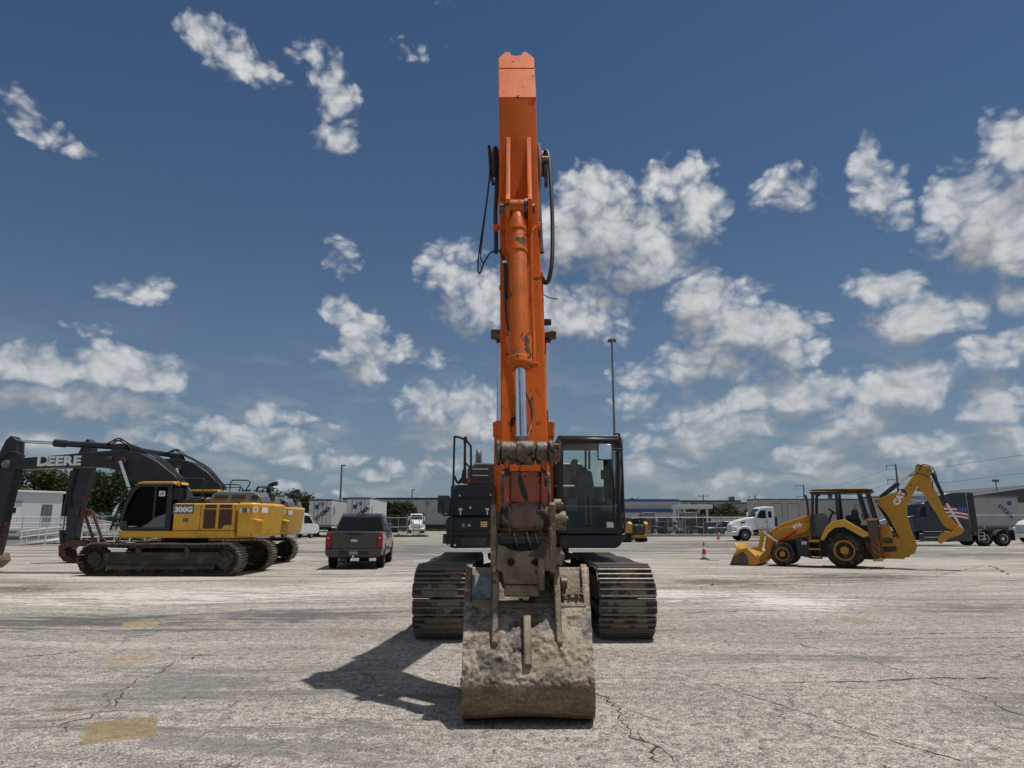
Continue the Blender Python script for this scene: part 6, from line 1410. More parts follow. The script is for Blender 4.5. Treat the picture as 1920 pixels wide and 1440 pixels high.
        for s in (-1, 1):
            mb = MB(); mb.prism([(.75, .95), (.25, .95), (.3, 3.66), (.75, 3.70)], s * 1.2 - .02, s * 1.2 + .02, 'y'); mb.build('side_extender', m_black, sl, bev=.01)
            mb = MB(); mb.prism([(4.4, .35), (.7, .35), (.7, .88), (4.4, .88)], s * 1.18 - .03, s * 1.18 + .03, 'y'); mb.build('side_skirt', paint_m, t, bev=.02)
            if flag:
                # draped flag graphic painted on the side: stripes and a starred canton
                def stripe(x0, x1, z, h, mat, dz):
                    mb = MB(); n = 8; P0 = []
                    for i in range(n + 1):
                        x = x0 + (x1 - x0) * i / n; zz = z + dz * math.sin(i / n * 3.1) - .10 * (i / n)
                        P0.append((x, s * 1.232, zz))
                    vs = P0 + [(x, y, zz - h) for x, y, zz in P0]; mb.add(vs, [(i, i + 1, n + 2 + i, n + 1 + i) for i in range(n)]); ob = mb.build('flag_stripe', mat, sl); sd = ob.modifiers.new('s', 'SOLIDIFY'); sd.thickness = .006
                for i in range(7): stripe(3.3 - .10 * i, .85, 2.66 - .12 * i, .118, m_flagred if i % 2 == 0 else m_letterwhite, .12)
                mb = MB(); mb.prism([(.84, 2.70), (.84, 2.32), (1.55, 2.38), (1.55, 2.76)], s * 1.238 - .003, s * 1.238 + .003, 'y'); mb.build('flag_canton', m_blue, sl)
                for i in range(3):
                    for j in range(2):
                        mb = MB(); mb.cyl((.98 + .2 * i, s * 1.24, 2.45 + .14 * j), (.98 + .2 * i, s * 1.246, 2.45 + .14 * j), .025, n=5); mb.build('flag_star', m_letterwhite, sl)
    else:
        mb = MB(); mb.tube([(1.15, -.9, .9), (1.15, -.9, 3.1)], .07, 12); mb.build('exhaust_stack', m_alu, t)
        mb = MB(); mb.box((1.15, 0, 1.7), (.2, 1.6, .9)); mb.build('cab_guard', m_black, t, bev=.03)
    mb = MB(); mb.prism([(-1.35, 1.05), (-.25, 1.05), (-.05, 1.16), (-1.2, 1.16), (-1.6, 1.08)], -.5, .5, 'y'); mb.build('fifth_wheel', m_black, t, bev=.02)
    for s in (-1, 1):
        mb = MB(); mb.box((-2.25, s * .95, .75), (.03, .5, .7)); mb.build('mudflap', m_black, t)
    mb = MB(); mb.box((-2.2, 0, .85), (.15, 1.9, .12)); mb.build('rear_bar', m_black, t)
    if sleeper:
        mb = MB()
        for z in (.42, .68, .92): mb.bx(-.15, .25, 1.14, 1.2, z, z + .04)
        mb.bx(-.17, -.13, 1.14, 1.2, .40, .96); mb.bx(.23, .27, 1.14, 1.2, .40, .96); mb.build('side_step', m_alu, t)
    return t
m_flagred = flat('flag_red', (.30, .02, .03), .5)
# ---------------------------------------------------------------- trucks and trailers in the yard
def XY(px, Y): p = P(px, 1000, Y); return p.x
tractor('semi_truck', 'white day-cab semi truck facing left behind the backhoe bucket', (XY(1372, 66) + 5.0, 66, 0), R(180), m_truckwhite, False)
tractor('semi_truck', 'dark navy sleeper semi truck with an American flag painted on its side', (32.6, 51.5, 0), R(180), m_trucknavy, True, True)
tractor('semi_truck', 'white semi truck cab showing between the backhoe arm and canopy', (XY(1650, 63) + 5.0, 63, 0), R(180), m_truckwhite, False)
tractor('semi_truck', 'white semi truck cut off by the right picture edge', (XY(1913, 57) + 5.3, 57, 0), R(180), m_truckwhite, False)
tractor('semi_truck', 'white semi truck facing the viewer behind the yard gate', (XY(771, 112), 117, 0), R(-80), m_truckwhite, False)
m_greytruck = paint('faded_grey_paint', (.20, .205, .21), .5, var=.1)
tractor('semi_truck', 'grey semi truck behind the fence, next to the compact loader', (XY(1222, 100), 99, 0), R(100), m_greytruck, False)
tractor('semi_truck', 'grey semi truck behind the fence below the flat white canopy', (XY(1297, 98), 97, 0), R(95), m_greytruck, False)
m_trailer = paint('trailer_panel_white', (.60, .61, .61), .4, var=.05, vs=1, dirt=((.35, .33, .3), .15, .8))
m_trailergrey = paint('trailer_panel_grey', (.36, .365, .36), .5, var=.06, vs=1, dirt=((.25, .23, .2), .2, .8))
def trailer(label, loc, rz, L=13.5, H=4.2, mat=m_trailer, logo='rear', doors=True, group='box trailers'):
    """local +X is the front; rear doors at x=0; right side is local -Y"""
    t = thing('box_trailer', label, 'trailer', loc, rz, group); W = 1.29; zb = 1.2
    mb = MB(); mb.bx(.05, L, -W, W, zb, H); box = mb.build('box', mat, t, bev=.03)
    mb = MB(); mb.bx(-.02, L + .02, -W - .015, W + .015, H - .16, H + .02); mb.build('roof_rail', m_hood, box, bev=.02)
    mb = MB(); mb.bx(-.0, L, -W - .012, W + .012, zb - .02, zb + .16); mb.build('base_rail', m_pole, box)
    for s in (-1, 1):
        for i in range(1, int(L / 1.22)):
            mb = MB(); mb.bx(i * 1.22 - .015, i * 1.22 + .015, s * W - .008 if s > 0 else -W - .008, s * W + .008 if s > 0 else -W + .008, zb + .15, H - .17); mb.build('panel_seam', mat, box)
        mb = MB(); mb.bx(.02, .06, s * .05 if s > 0 else -W + .02, W - .02 if s > 0 else -.05, zb + .1, H - .2); dr = mb.build('rear_door', mat, t, bev=.01)
        for y in (.28, .7):
            mb = MB(); mb.cyl((.0, s * y, zb + .12), (.0, s * y, H - .22), .022, n=6); mb.build('lock_rod', m_pole, dr)
        for z in (1.6, 2.3, 3.0, 3.7):
            mb = MB(); mb.box((.01, s * (W - .08), z), (.04, .12, .1)); mb.build('hinge', m_pole, dr)
    mb = MB()
    mb.bx(-.01, .08, -W, W, H - .2, H); mb.build('door_header', m_darkgrey, t, bev=.01)
    mb = MB(); mb.bx(0, .15, -1.1, 1.1, .55, .68); ub = mb.build('rear_guard', m_pole, t)
    for s in (-1, 1):
        mb = MB(); mb.bx(.02, .12, s * .6 - .05, s * .6 + .05, .6, zb); mb.build('guard_upright', m_pole, ub)
        mb = MB(); mb.box((.03, s * 1.1, zb - .06), (.05, .2, .1)); mb.build('tail_lamp', m_tail, t)
    for x in (1.6, 2.9):
        for s in (-1, 1): wheel(t, 'wheel', (x, s * .95, .5), .5, .5, (0, s, 0), m_tyre_clean, m_alu, .55)
    mb = MB(); mb.bx(.8, 3.8, -.55, .55, .8, 1.15); mb.build('bogie', m_black, t)
    for s in (-1, 1):
        mb = MB(); mb.bx(L - 3.2, L - 3.05, s * .9 - .06, s * .9 + .06, .02, 1.2); mb.build('landing_leg', m_pole, t)
    def sygma(M, k=1.0):
        # diagonal name, blue square, crossed flight path
        Mr = M @ Matrix.Rotation(R(42), 4, 'Z')
        text('lettering', 'SYGMA', .66 * k, m_lognavy, box, Mr @ Matrix.Translation((.15 * k, -.35 * k, 0)), .01, bold=.018, sx=1.05)
        mb = MB(); mb.prism([(-.62 * k, .42 * k), (-.15 * k, .42 * k), (-.15 * k, .88 * k), (-.62 * k, .88 * k)], -.004, .006, 'z'); o = mb.build('logo_square', m_blue, box); o.matrix_local = M
        mb = MB(); mb.prism([(.05 * k, .80 * k), (.45 * k, 1.22 * k), (.38 * k, .92 * k), (.30 * k, .78 * k)], -.004, .006, 'z'); o = mb.build('logo_arrow', m_lognavy, box); o.matrix_local = M
        mb = MB(); c_ = arc(.25 * k, .55 * k, .62 * k, 150, 85, 6); c2 = arc(.27 * k, .53 * k, .57 * k, 85, 150, 6); mb.prism(c_ + c2, -.004, .006, 'z'); o = mb.build('logo_swoosh', m_lognavy, box); o.matrix_local = M
    if logo == 'rear':
        sygma(frame((-.032, .0, 2.75), (0, -1, 0), (0, 0, 1)), .95)
        sygma(frame((1.3, -W - .014, 2.9), (1, 0, 0), (0, 0, 1)), .5)
    if logo == 'side':
        M = frame((1.15, W + .014, 2.75), (-1, 0, 0), (0, 0, 1))
        Mr = M @ Matrix.Rotation(R(-45), 4, 'Z'); text('lettering', 'SYGMA', .55, m_lognavy, box, Mr @ Matrix.Translation((-.1, -.2, 0)), .01, bold=.014)
        mb = MB(); mb.prism([(.05, .55), (.45, .55), (.45, .95), (.05, .95)], -.004, .006, 'z'); o = mb.build('logo_square', m_blue, box); o.matrix_local = M
    if doors:
        for (x, s) in ((L * .55, 1), (L * .72, 1)):
            for (a, b, c_, d) in ((x, x + 1.25, 3.6, 3.66), (x, x + .05, zb + .2, 3.66), (x + 1.2, x + 1.25, zb + .2, 3.66)):
                mb = MB(); mb.bx(a, b, W, W + .02, c_, d); mb.build('side_door_frame', m_pole, box)
    return t
m_lognavy = flat('logo_navy', (.01, .02, .07), .5)
trailer('white box trailer with SYGMA lettering on its rear doors, left one of the pair', (XY(598, 82), 82, 0), R(92), H=4.25)
trailer('white box trailer with SYGMA lettering on its rear doors, right one behind the pickup', (XY(670, 81), 81, 0), R(92), H=4.4)
trailer('grey box trailer with diagonal lettering at its tail, right of the navy truck', (XY(1913, 72), 73, 0), R(180), L=14.5, H=4.2, mat=m_trailergrey, logo='side')
trailer('grey box trailer behind the white day-cab truck and backhoe hood', (XY(1592, 79), 79, 0), R(180), L=10.5, H=4.15, mat=m_trailergrey, logo=None)
trailer('grey box trailer behind the backhoe canopy and arm', (XY(1745, 84), 84, 0), R(180), L=11, H=4.3, mat=m_trailergrey, logo=None)
# white box truck seen behind the far excavator's counterweight
def van(label, loc, rz):
    t = thing('delivery_van', label, 'van', loc, rz)
    mb = MB(); mb.prism([(-3, .45), (2.6, .45), (2.9, .7), (2.85, 1.3), (2.1, 1.55), (1.4, 2.45), (1.0, 2.6), (-2.9, 2.65), (-3, 2.5)], -1.0, 1.0, 'y'); b = mb.build('body', m_truckwhite, t, bev=.1, seg=3)
    for s in (-1, 1):
        mb = MB(); mb.prism([(1.9, 1.55), (1.35, 2.3), (.6, 2.35), (.6, 1.55)], s * 1.0 - .01, s * 1.0 + .01, 'y'); mb.build('side_window', m_carglass, b)
        for x in (-1.9, 1.8): wheel(t, 'wheel', (x, s * .85, .36), .36, .24, (0, s, 0), m_tyre_clean, m_alu, .6)
    mb = MB(); mb.add([(2.13, -.85, 1.58), (2.13, .85, 1.58), (1.45, .8, 2.4), (1.45, -.8, 2.4), (2.05, -.85, 1.54), (2.05, .85, 1.54), (1.37, .8, 2.36), (1.37, -.8, 2.36)], [(0, 1, 2, 3), (7, 6, 5, 4), (0, 4, 5, 1), (1, 5, 6, 2), (2, 6, 7, 3), (3, 7, 4, 0)]); mb.build('windshield', m_carglass, b, fix=True)
van('white van with rounded roof behind the far yellow excavator', (XY(548, 76), 76, 0), R(60))
# parked cars behind the right fence
def car(label, loc, rz, mat, suv=False, group='cars parked behind the fence'):
    t = thing('parked_car', label, 'car', loc, rz, group); h = 1.75 if suv else 1.46
    mb = MB(); mb.prism([(-2.25, .35), (2.2, .35), (2.35, .55), (2.3, .78), (1.2, .98), (-1.9, 1.0), (-2.3, .9), (-2.32, .5)], -.9, .9, 'y'); b = mb.build('body', mat, t, bev=.08, seg=3)
    mb = MB(); mb.prism([(1.15, .98), (.45, h - .06), (.1, h), (-1.2, h), (-1.7 if not suv else -2.1, h - .12), (-2.05 if not suv else -2.25, 1.0)], -.78, .78, 'y'); c = mb.build('cabin', m_carglass, t, bev=.06, seg=2)
    mb = MB(); mb.prism([(.45, h - .04), (.1, h + .015), (-1.2, h + .015), (-1.75 if not suv else -2.1, h - .1), (-1.7, h - .13), (-1.2, h - .05), (.1, h - .05)], -.74, .74, 'y'); mb.build('roof', mat, t, bev=.03)
    for s in (-1, 1):
        mb = MB(); mb.prism([(-.35, 1.0), (-.25, 1.0), (-.25, h - .02), (-.35, h - .02)], s * .78 - .02, s * .78 + .02, 'y'); mb.build('pillar', mat, c)
        for x in (-1.4, 1.45): wheel(t, 'wheel', (x, s * .78, .33), .33, .22, (0, s, 0), m_tyre_clean, m_alu, .6)
        mb = MB(); mb.box((2.28, s * .65, .68), (.12, .35, .14)); mb.build('headlamp', m_sticker, t, bev=.03)
        mb = MB(); mb.box((-2.3, s * .65, .78), (.08, .3, .16)); mb.build('tail_lamp', m_tail, t, bev=.02)
m_darkcar = paint('dark_car_paint', (.03, .032, .036), .3, var=.04, coat=.5)
m_silver = paint('silver_car_paint', (.42, .43, .44), .35, metal=.4, var=.04)
m_maroon = paint('maroon_car_paint', (.10, .03, .03), .3, var=.04, coat=.5)
car('white sedan behind the fence, left of the grey truck under the canopy', (XY(1255, 108), 106, 0), R(200), m_truckwhite)
car('maroon car behind the fence beside the compact loader', (XY(1238, 112), 112, 0), R(200), m_maroon, True)
car('silver sport utility car behind the fence just left of the canopy truck', (XY(1273, 104), 104, 0), R(-70), m_silver, True)
car('white sport utility car behind the fence right of the canopy', (XY(1334, 106), 106, 0), R(215), m_truckwhite, True)
car('dark sedan behind the fence just right of the canopy truck', (XY(1316, 112), 112, 0), R(180), m_darkcar)
car('dark sport utility car behind the fence next to the white day-cab truck', (XY(1358, 96), 96, 0), R(180), m_darkcar, True)
car('dark sport utility car half hidden behind the nose of the white day-cab truck', (XY(1377, 100), 100, 0), R(180), m_darkcar, True)
# ---------------------------------------------------------------- compact track loader behind the cab
def skid():
    t = thing('compact_loader', 'small yellow track loader seen from behind beside the orange excavator cab', 'loader', (XY(1187, 62), 62, 0), R(14))
    # local +Y forward, rear faces the viewer
    for s in (-1, 1):
        mb = MB(); mb.prism([(-1.0, .25), (-.8, .02), (.9, .02), (1.1, .25), (.9, .6), (-.5, .62)], s * .72 - .2, s * .72 + .2, 'x'); tr = mb.build('rubber_track', m_tyre, t, bev=.06, seg=3)
        mb = MB(); mb.prism([(-1.25, .75), (.2, .75), (.5, 1.25), (-.4, 1.62), (-.95, 1.7), (-1.25, 1.5)], s * .72 - .16, s * .72 + .16, 'x'); mb.build('side_panel', m_catyellow, t, bev=.04, seg=2)
        mb = MB(); mb.prism([(-.8, 1.6), (-.35, 1.55), (-.55, 1.95), (-.75, 2.02)], s * .66 - .18, s * .66 + .18, 'x'); mb.build('arm_tower', m_black, t, bev=.03)
        mb = MB(); mb.prism([(-.7, 1.95), (-.5, 1.85), (1.6, 1.2), (2.2, .3), (2.0, .25), (1.4, 1.05)], s * .78 - .07, s * .78 + .07, 'x'); mb.build('lift_arm', m_catyellow, t, bev=.02)
    mb = MB(); mb.bx(-.55, .55, -1.28, .6, .45, 1.45); bd = mb.build('engine_door', m_black, t, bev=.05, seg=2)
    for i in range(7):
        mb = MB(); mb.box((0.1, -1.285, .72 + .09 * i), (.7, .02, .03)); mb.build('grille_bar', m_hood, bd)
    for x in (-.2, .3):
        mb = MB(); mb.box((x, -1.29, 1.38), (.14, .02, .08)); mb.build('lamp', m_sticker, bd)
    mb = MB(); mb.bx(-.5, .5, -.3, .8, 1.45, 1.98); mb.build('cab', m_black, t, bev=.05)
    mb = MB(); mb.prism([(-1.3, .4), (-1.1, .3), (.4, .3), (.4, .45), (-1.3, .6)], -.55, .55, 'x'); mb.build('belly', m_catyellow, t, bev=.02)
    mb = MB(); mb.prism([(2.0, .05), (2.7, .03), (2.3, .5), (2.0, .55)], -.95, .95, 'x'); mb.build('bucket', m_black, t, bev=.02)
skid()
# ---------------------------------------------------------------- cones
m_cone = flat('cone_red', (.50, .030, .020), .5); m_coneor = flat('cone_orange', (.55, .12, .03), .5)
def cone(label, p, h, m1, stripes, group=None):
    t = thing('traffic_cone', label, 'cone', p, 0)
    mb = MB(); mb.prism(rrect(-.19, .19, -.19, .19, .04), 0, .035, 'z'); mb.build('base', m_black if stripes else m1, t, bev=.01)
    r = lambda z: .135 * (1 - z / h) + .022 * (z / h) 
    zs = [(.036, .10, m_black), (.10, .30, m_letterwhite), (.30, .58, m1), (.58, .74, m_letterwhite), (.74, 1.0, m1)] if stripes else [(.036, 1.0, m1)]
    for a, b, m_ in zs:
        mb = MB(); mb.cyl((0, 0, max(a * h, .036)), (0, 0, b * h), r(a * h), r(b * h), n=20); mb.build('cone_band', m_, t)
g_ = G(1321, 1049); cone('red and white striped traffic cone standing alone on the pavement', (g_.x, g_.y, 0), .76, m_cone, True)
g_ = G(1347, 1012); cone('small orange cone far off near the fence', (g_.x, g_.y, 0), .8, m_coneor, False)
g_ = G(1335, 1051); mb = MB(); mb.prism([(-.3, -.06), (.28, -.1), (.32, .04), (-.2, .09)], .0, .02, 'z'); o = mb.build('fallen_marker', m_coneor, None); o.location = (g_.x, g_.y, 0); tag(o, 'flat orange scrap lying beside the striped cone', 'marker')
# ---------------------------------------------------------------- fences
def mesh_mat(name, col, dens):
    m, t, b = new_mat(name); k = NT(t)
    tc = k.n('ShaderNodeTexCoord'); sp_ = k.n('ShaderNodeSeparateXYZ'); k.l(tc.outputs['Object'], sp_.inputs[0])
    h = k.math('ADD', sp_.outputs[0], sp_.outputs[1])
    def wires(s):
        f = k.math('FRACT', k.math('MULTIPLY', k.math('ADD', h, k.math('MULTIPLY', sp_.outputs[2], s)), 14.0)); return k.math('LESS_THAN', f, dens)
    f = k.math('MAXIMUM', wires(1.0), wires(-1.0))
    tr = k.n('ShaderNodeBsdfTransparent'); mx = k.n('ShaderNodeMixShader'); b.inputs['Base Color'].default_value = (*col, 1); b.inputs['Roughness'].default_value = .5; b.inputs['Metallic'].default_value = .4
    k.l(f, mx.inputs[0]); k.l(tr.outputs[0], mx.inputs[1]); k.l(b.outputs[0], mx.inputs[2]); k.l(mx.outputs[0], t.nodes['Material Output'].inputs[0])
    return m
m_chain = mesh_mat('chain_link', (.36, .37, .37), .065); m_chaindark = mesh_mat('dark_chain_link', (.10, .10, .085), .22)
m_galv = flat('galvanised_post', (.40, .41, .41), .55, .4)
def fence(label, a, b, h, n, mat=m_chain, arms=True, mid=False):
    a, b = Vector((*a, 0)), Vector((*b, 0)); d = b - a; L = d.length; rz = math.atan2(d.y, d.x)
    t = thing('chain_link_fence', label, 'fence', a, rz)
    for i in range(n + 1):
        x = L * i / n; mb = MB(); mb.cyl((x, 0, 0), (x, 0, h + .02), .035, n=8)
        if arms: mb.cyl((x, 0, h), (x, -.25, h + .32), .02, n=6)
        mb.build('post', m_galv, t)
    for z in ([h] if not mid else [h, h * .5]):
        mb = MB(); mb.cyl((0, 0, z), (L, 0, z), .03, n=6); mb.build('rail', m_galv, t)
    for i in range(n):
        mb = MB(); x0, x1 = L * i / n + .04, L * (i + 1) / n - .04; mb.add([(x0, .02, .05), (x1, .02, .05), (x1, .02, h - .02), (x0, .02, h - .02)], [(0, 1, 2, 3)]); mb.build('mesh_panel', mat, t)
    if arms:
        for q in (.35, .7, 1.0):
            mb = MB(); mb.cyl((0, -.25 * q, h + .32 * q), (L, -.25 * q, h + .32 * q), .008, n=4); mb.build('barbed_wire', m_galv, t)
fence('chain link fence with barbed wire beyond the office ramp, behind the yellow excavators', (-40, 66), (-19.5, 66), 2.2, 8, m_chaindark)
fence('chain link fence behind the pickup, left of the yard gate', (XY(700, 88), 88), (XY(762, 88), 88), 2.2, 4, mid=True)
fence('chain link gate section right of the white truck', (XY(764, 87), 87), (XY(797, 87), 87), 2.3, 3, mid=True)
fence('long chain link fence on the right in front of the parked cars', (XY(1186, 88), 88), (XY(1420, 88), 88), 2.25, 7)
fence('chain link fence before the grey trailer at the right edge', (XY(1800, 68), 68), (XY(1990, 68), 68), 2.3, 4)
# concrete kerb along the right fence
mb = MB(); mb.bx(XY(1186, 87), XY(1420, 87), 86.4, 87.2, 0, .28); o = mb.build('concrete_kerb', paint('kerb_concrete', (.36, .34, .31), .9, var=.15, bump=.2), None, bev=.03); tag(o, 'low concrete kerb running along the foot of the right fence', 'kerb')
# guardrail on the left
t_ = thing('guardrail', 'metal guardrail behind the cab of the near yellow excavator', 'guardrail', (-38, 60, 0))
mb = MB(); mb.prism([(0, .45), (-.05, .5), (0, .55), (-.05, .62), (0, .7), (.02, .7), (-.02, .62), (.02, .55), (-.02, .5), (.02, .45)], 0, 14, 'x'); mb.build('beam', m_galv, t_)
for i in range(6):
    mb = MB(); mb.bx(.3 + i * 2.6, .42 + i * 2.6, .03, .15, 0, .72); mb.build('post', m_galv, t_)
# ---------------------------------------------------------------- buildings
m_block = paint('pale_grey_wall', (.42, .425, .41), .8, var=.05, vs=.3, dirt=((.3, .29, .26), .15, .3))
m_tanwall = paint('tan_warehouse_wall', (.30, .285, .255), .8, var=.06, vs=.2)
m_trimnavy = flat('navy_trim', (.018, .030, .060), .6); m_trimblue = flat('blue_trim', (.035, .085, .20), .5)
m_whitewall = paint('white_metal_siding', (.60, .62, .62), .55, var=.04, vs=.3)
m_roofdark = flat('dark_roof', (.06, .06, .065), .7)
def boxbuilding(name, label, x0, x1, y0, y1, h, wall, trim=None, th=.5, panels=0):
    t = thing(name, label, 'building', ((x0 + x1) / 2, y0, 0)); w = (x1 - x0) / 2
    mb = MB(); mb.bx(-w, w, 0, y1 - y0, 0, h - th); wl = mb.build('wall', wall, t)
    mb = MB(); mb.bx(-w - .12, w + .12, -.12, y1 - y0 + .12, h - th, h); mb.build('parapet', trim or wall, t)
    mb = MB(); mb.bx(-w + .3, w - .3, .3, y1 - y0 - .3, h - .1, h + .05); mb.build('roof', m_roofdark, t)
    for i in range(1, panels):
        x = -w + 2 * w * i / panels; mb = MB(); mb.bx(x - .04, x + .04, -.03, .01, 0, h - th); mb.build('panel_joint', m_pole, wl)
    return t, w
Yb = 150; t_, w_ = boxbuilding('warehouse', 'long pale grey warehouse with navy roof edge behind the pickup and trailers', XY(640, Yb), XY(1010, Yb), Yb, Yb + 50, 6.7, m_block, m_trimnavy, .35, 7)
mb = MB(); mb.bx(-w_ - .02, w_ + .02, -.06, .1, .25, 1.25); mb.build('base_band', m_trimnavy, t_)
dx = XY(787, Yb) - t_.location.x; mb = MB(); mb.bx(dx - .9, dx + .9, -.1, .05, .3, 3.6); mb.build('door', m_pole, t_)
mb = MB(); mb.box((XY(801, Yb) - t_.location.x, -.3, 5.6), (.5, .6, .5)); mb.build('wall_lamp', m_pole, t_)
mb = MB(); mb.cyl((XY(773, Yb) - t_.location.x, 5, 6), (XY(773, Yb) - t_.location.x, 5, 7), .1); mb.build('roof_vent', m_pole, t_)
Yb = 125; t_, w_ = boxbuilding('service_building', 'white metal building with blue stripes right of the orange excavator cab', XY(1120, Yb), XY(1275, Yb), Yb, Yb + 30, 5.6, m_whitewall, m_trimblue, .42)
for (z0, z1, m_) in ((4.55, 5.15, m_whitewall), (3.35, 3.95, m_trimblue), (2.75, 3.33, m_whitewall)):
    mb = MB(); mb.bx(-w_ - .2, w_ + (.2 if z0 > 4 else -1.2), -.5, -.02, z0, z1); bnd = mb.build('fascia', m_, t_)
    if m_ is m_whitewall:
        for i in range(60):
            x = -w_ + 2 * w_ * i / 60
            if x > w_ - (1.4 if z0 < 4 else 0): continue
            mb = MB(); mb.bx(x, x + .06, -.53, -.5, z0, z1); mb.build('rib', m_pole, bnd)
for i in range(4):
    x = -w_ + 2.2 + i * 4.2; mb = MB(); mb.bx(x, x + 2.4, -.06, .02, .1, 2.6); mb.build('bay_door', m_hood if i % 2 else m_darkgrey, t_)
Yb = 210; t_, w_ = boxbuilding('warehouse', 'far tan warehouse with dark roof edge behind the canopy', XY(1230, Yb), XY(1392, Yb), Yb, Yb + 60, 8.0, m_tanwall, m_roofdark, .4, 6)
mb = MB(); mb.bx(w_ - 2.2, w_ - 1.0, 2, 4, 8, 9.2); mb.build('roof_unit', m_pole, t_)
Yb = 170; t_, w_ = boxbuilding('warehouse', 'distant pale shed with flat grey roof above the day-cab truck', XY(1395, Yb), XY(1440, Yb), Yb, Yb + 20, 6.3, m_tanwall, m_roofdark, .3)
Yb = 120; t_, w_ = boxbuilding('warehouse', 'low warehouse with dark roof behind the right grey trailer', XY(1795, Yb), XY(2150, Yb), Yb, Yb + 40, 5.6, m_block, m_roofdark, .7)
mb = MB(); mb.prism([(-w_ - .2, 5.55), (w_ * .9, 5.55), (w_ * .3, 8.4)], -.2, 40.2, 'y'); mb.build('pitched_roof', m_roofdark, t_)
x_ = XY(1903, Yb) - t_.location.x; mb = MB(); mb.bx(x_ - .06, x_ + .06, 3, 3.12, 6, 8.9); mb.bx(x_ - .6, x_ + .6, 3, 3.1, 8.5, 8.9); mb.build('roof_antenna', m_pole, t_)
# flat white canopy
Yb = 112; t_ = thing('canopy', 'flat white canopy roof on posts above the grey truck', 'canopy', (XY(1308, Yb), Yb, 0)); w_ = (XY(1339, Yb) - XY(1277, Yb)) / 2
mb = MB(); mb.bx(-w_, w_, 0, 6, 3.75, 4.35); mb.build('roof', m_whitewall, t_, bev=.03)
for sx in (-1, 1):
    for yy in (.5, 5.5):
        mb = MB(); mb.bx(sx * (w_ - .8) - .15, sx * (w_ - .8) + .15, yy - .15, yy + .15, 0, 3.75); mb.build('post', m_whitewall, t_)
mb = MB(); mb.bx(-1.2, 1.2, 2, 4, 0, 3.0); mb.build('booth', m_darkgrey, t_)
mb = MB(); mb.bx(0, 18, 0, .3, 0, 2.3); o = mb.build('white_wall', m_whitewall, None); o.location = (XY(1335, 118), 118, 0); tag(o, 'low white wall right of the canopy behind the parked cars', 'wall')
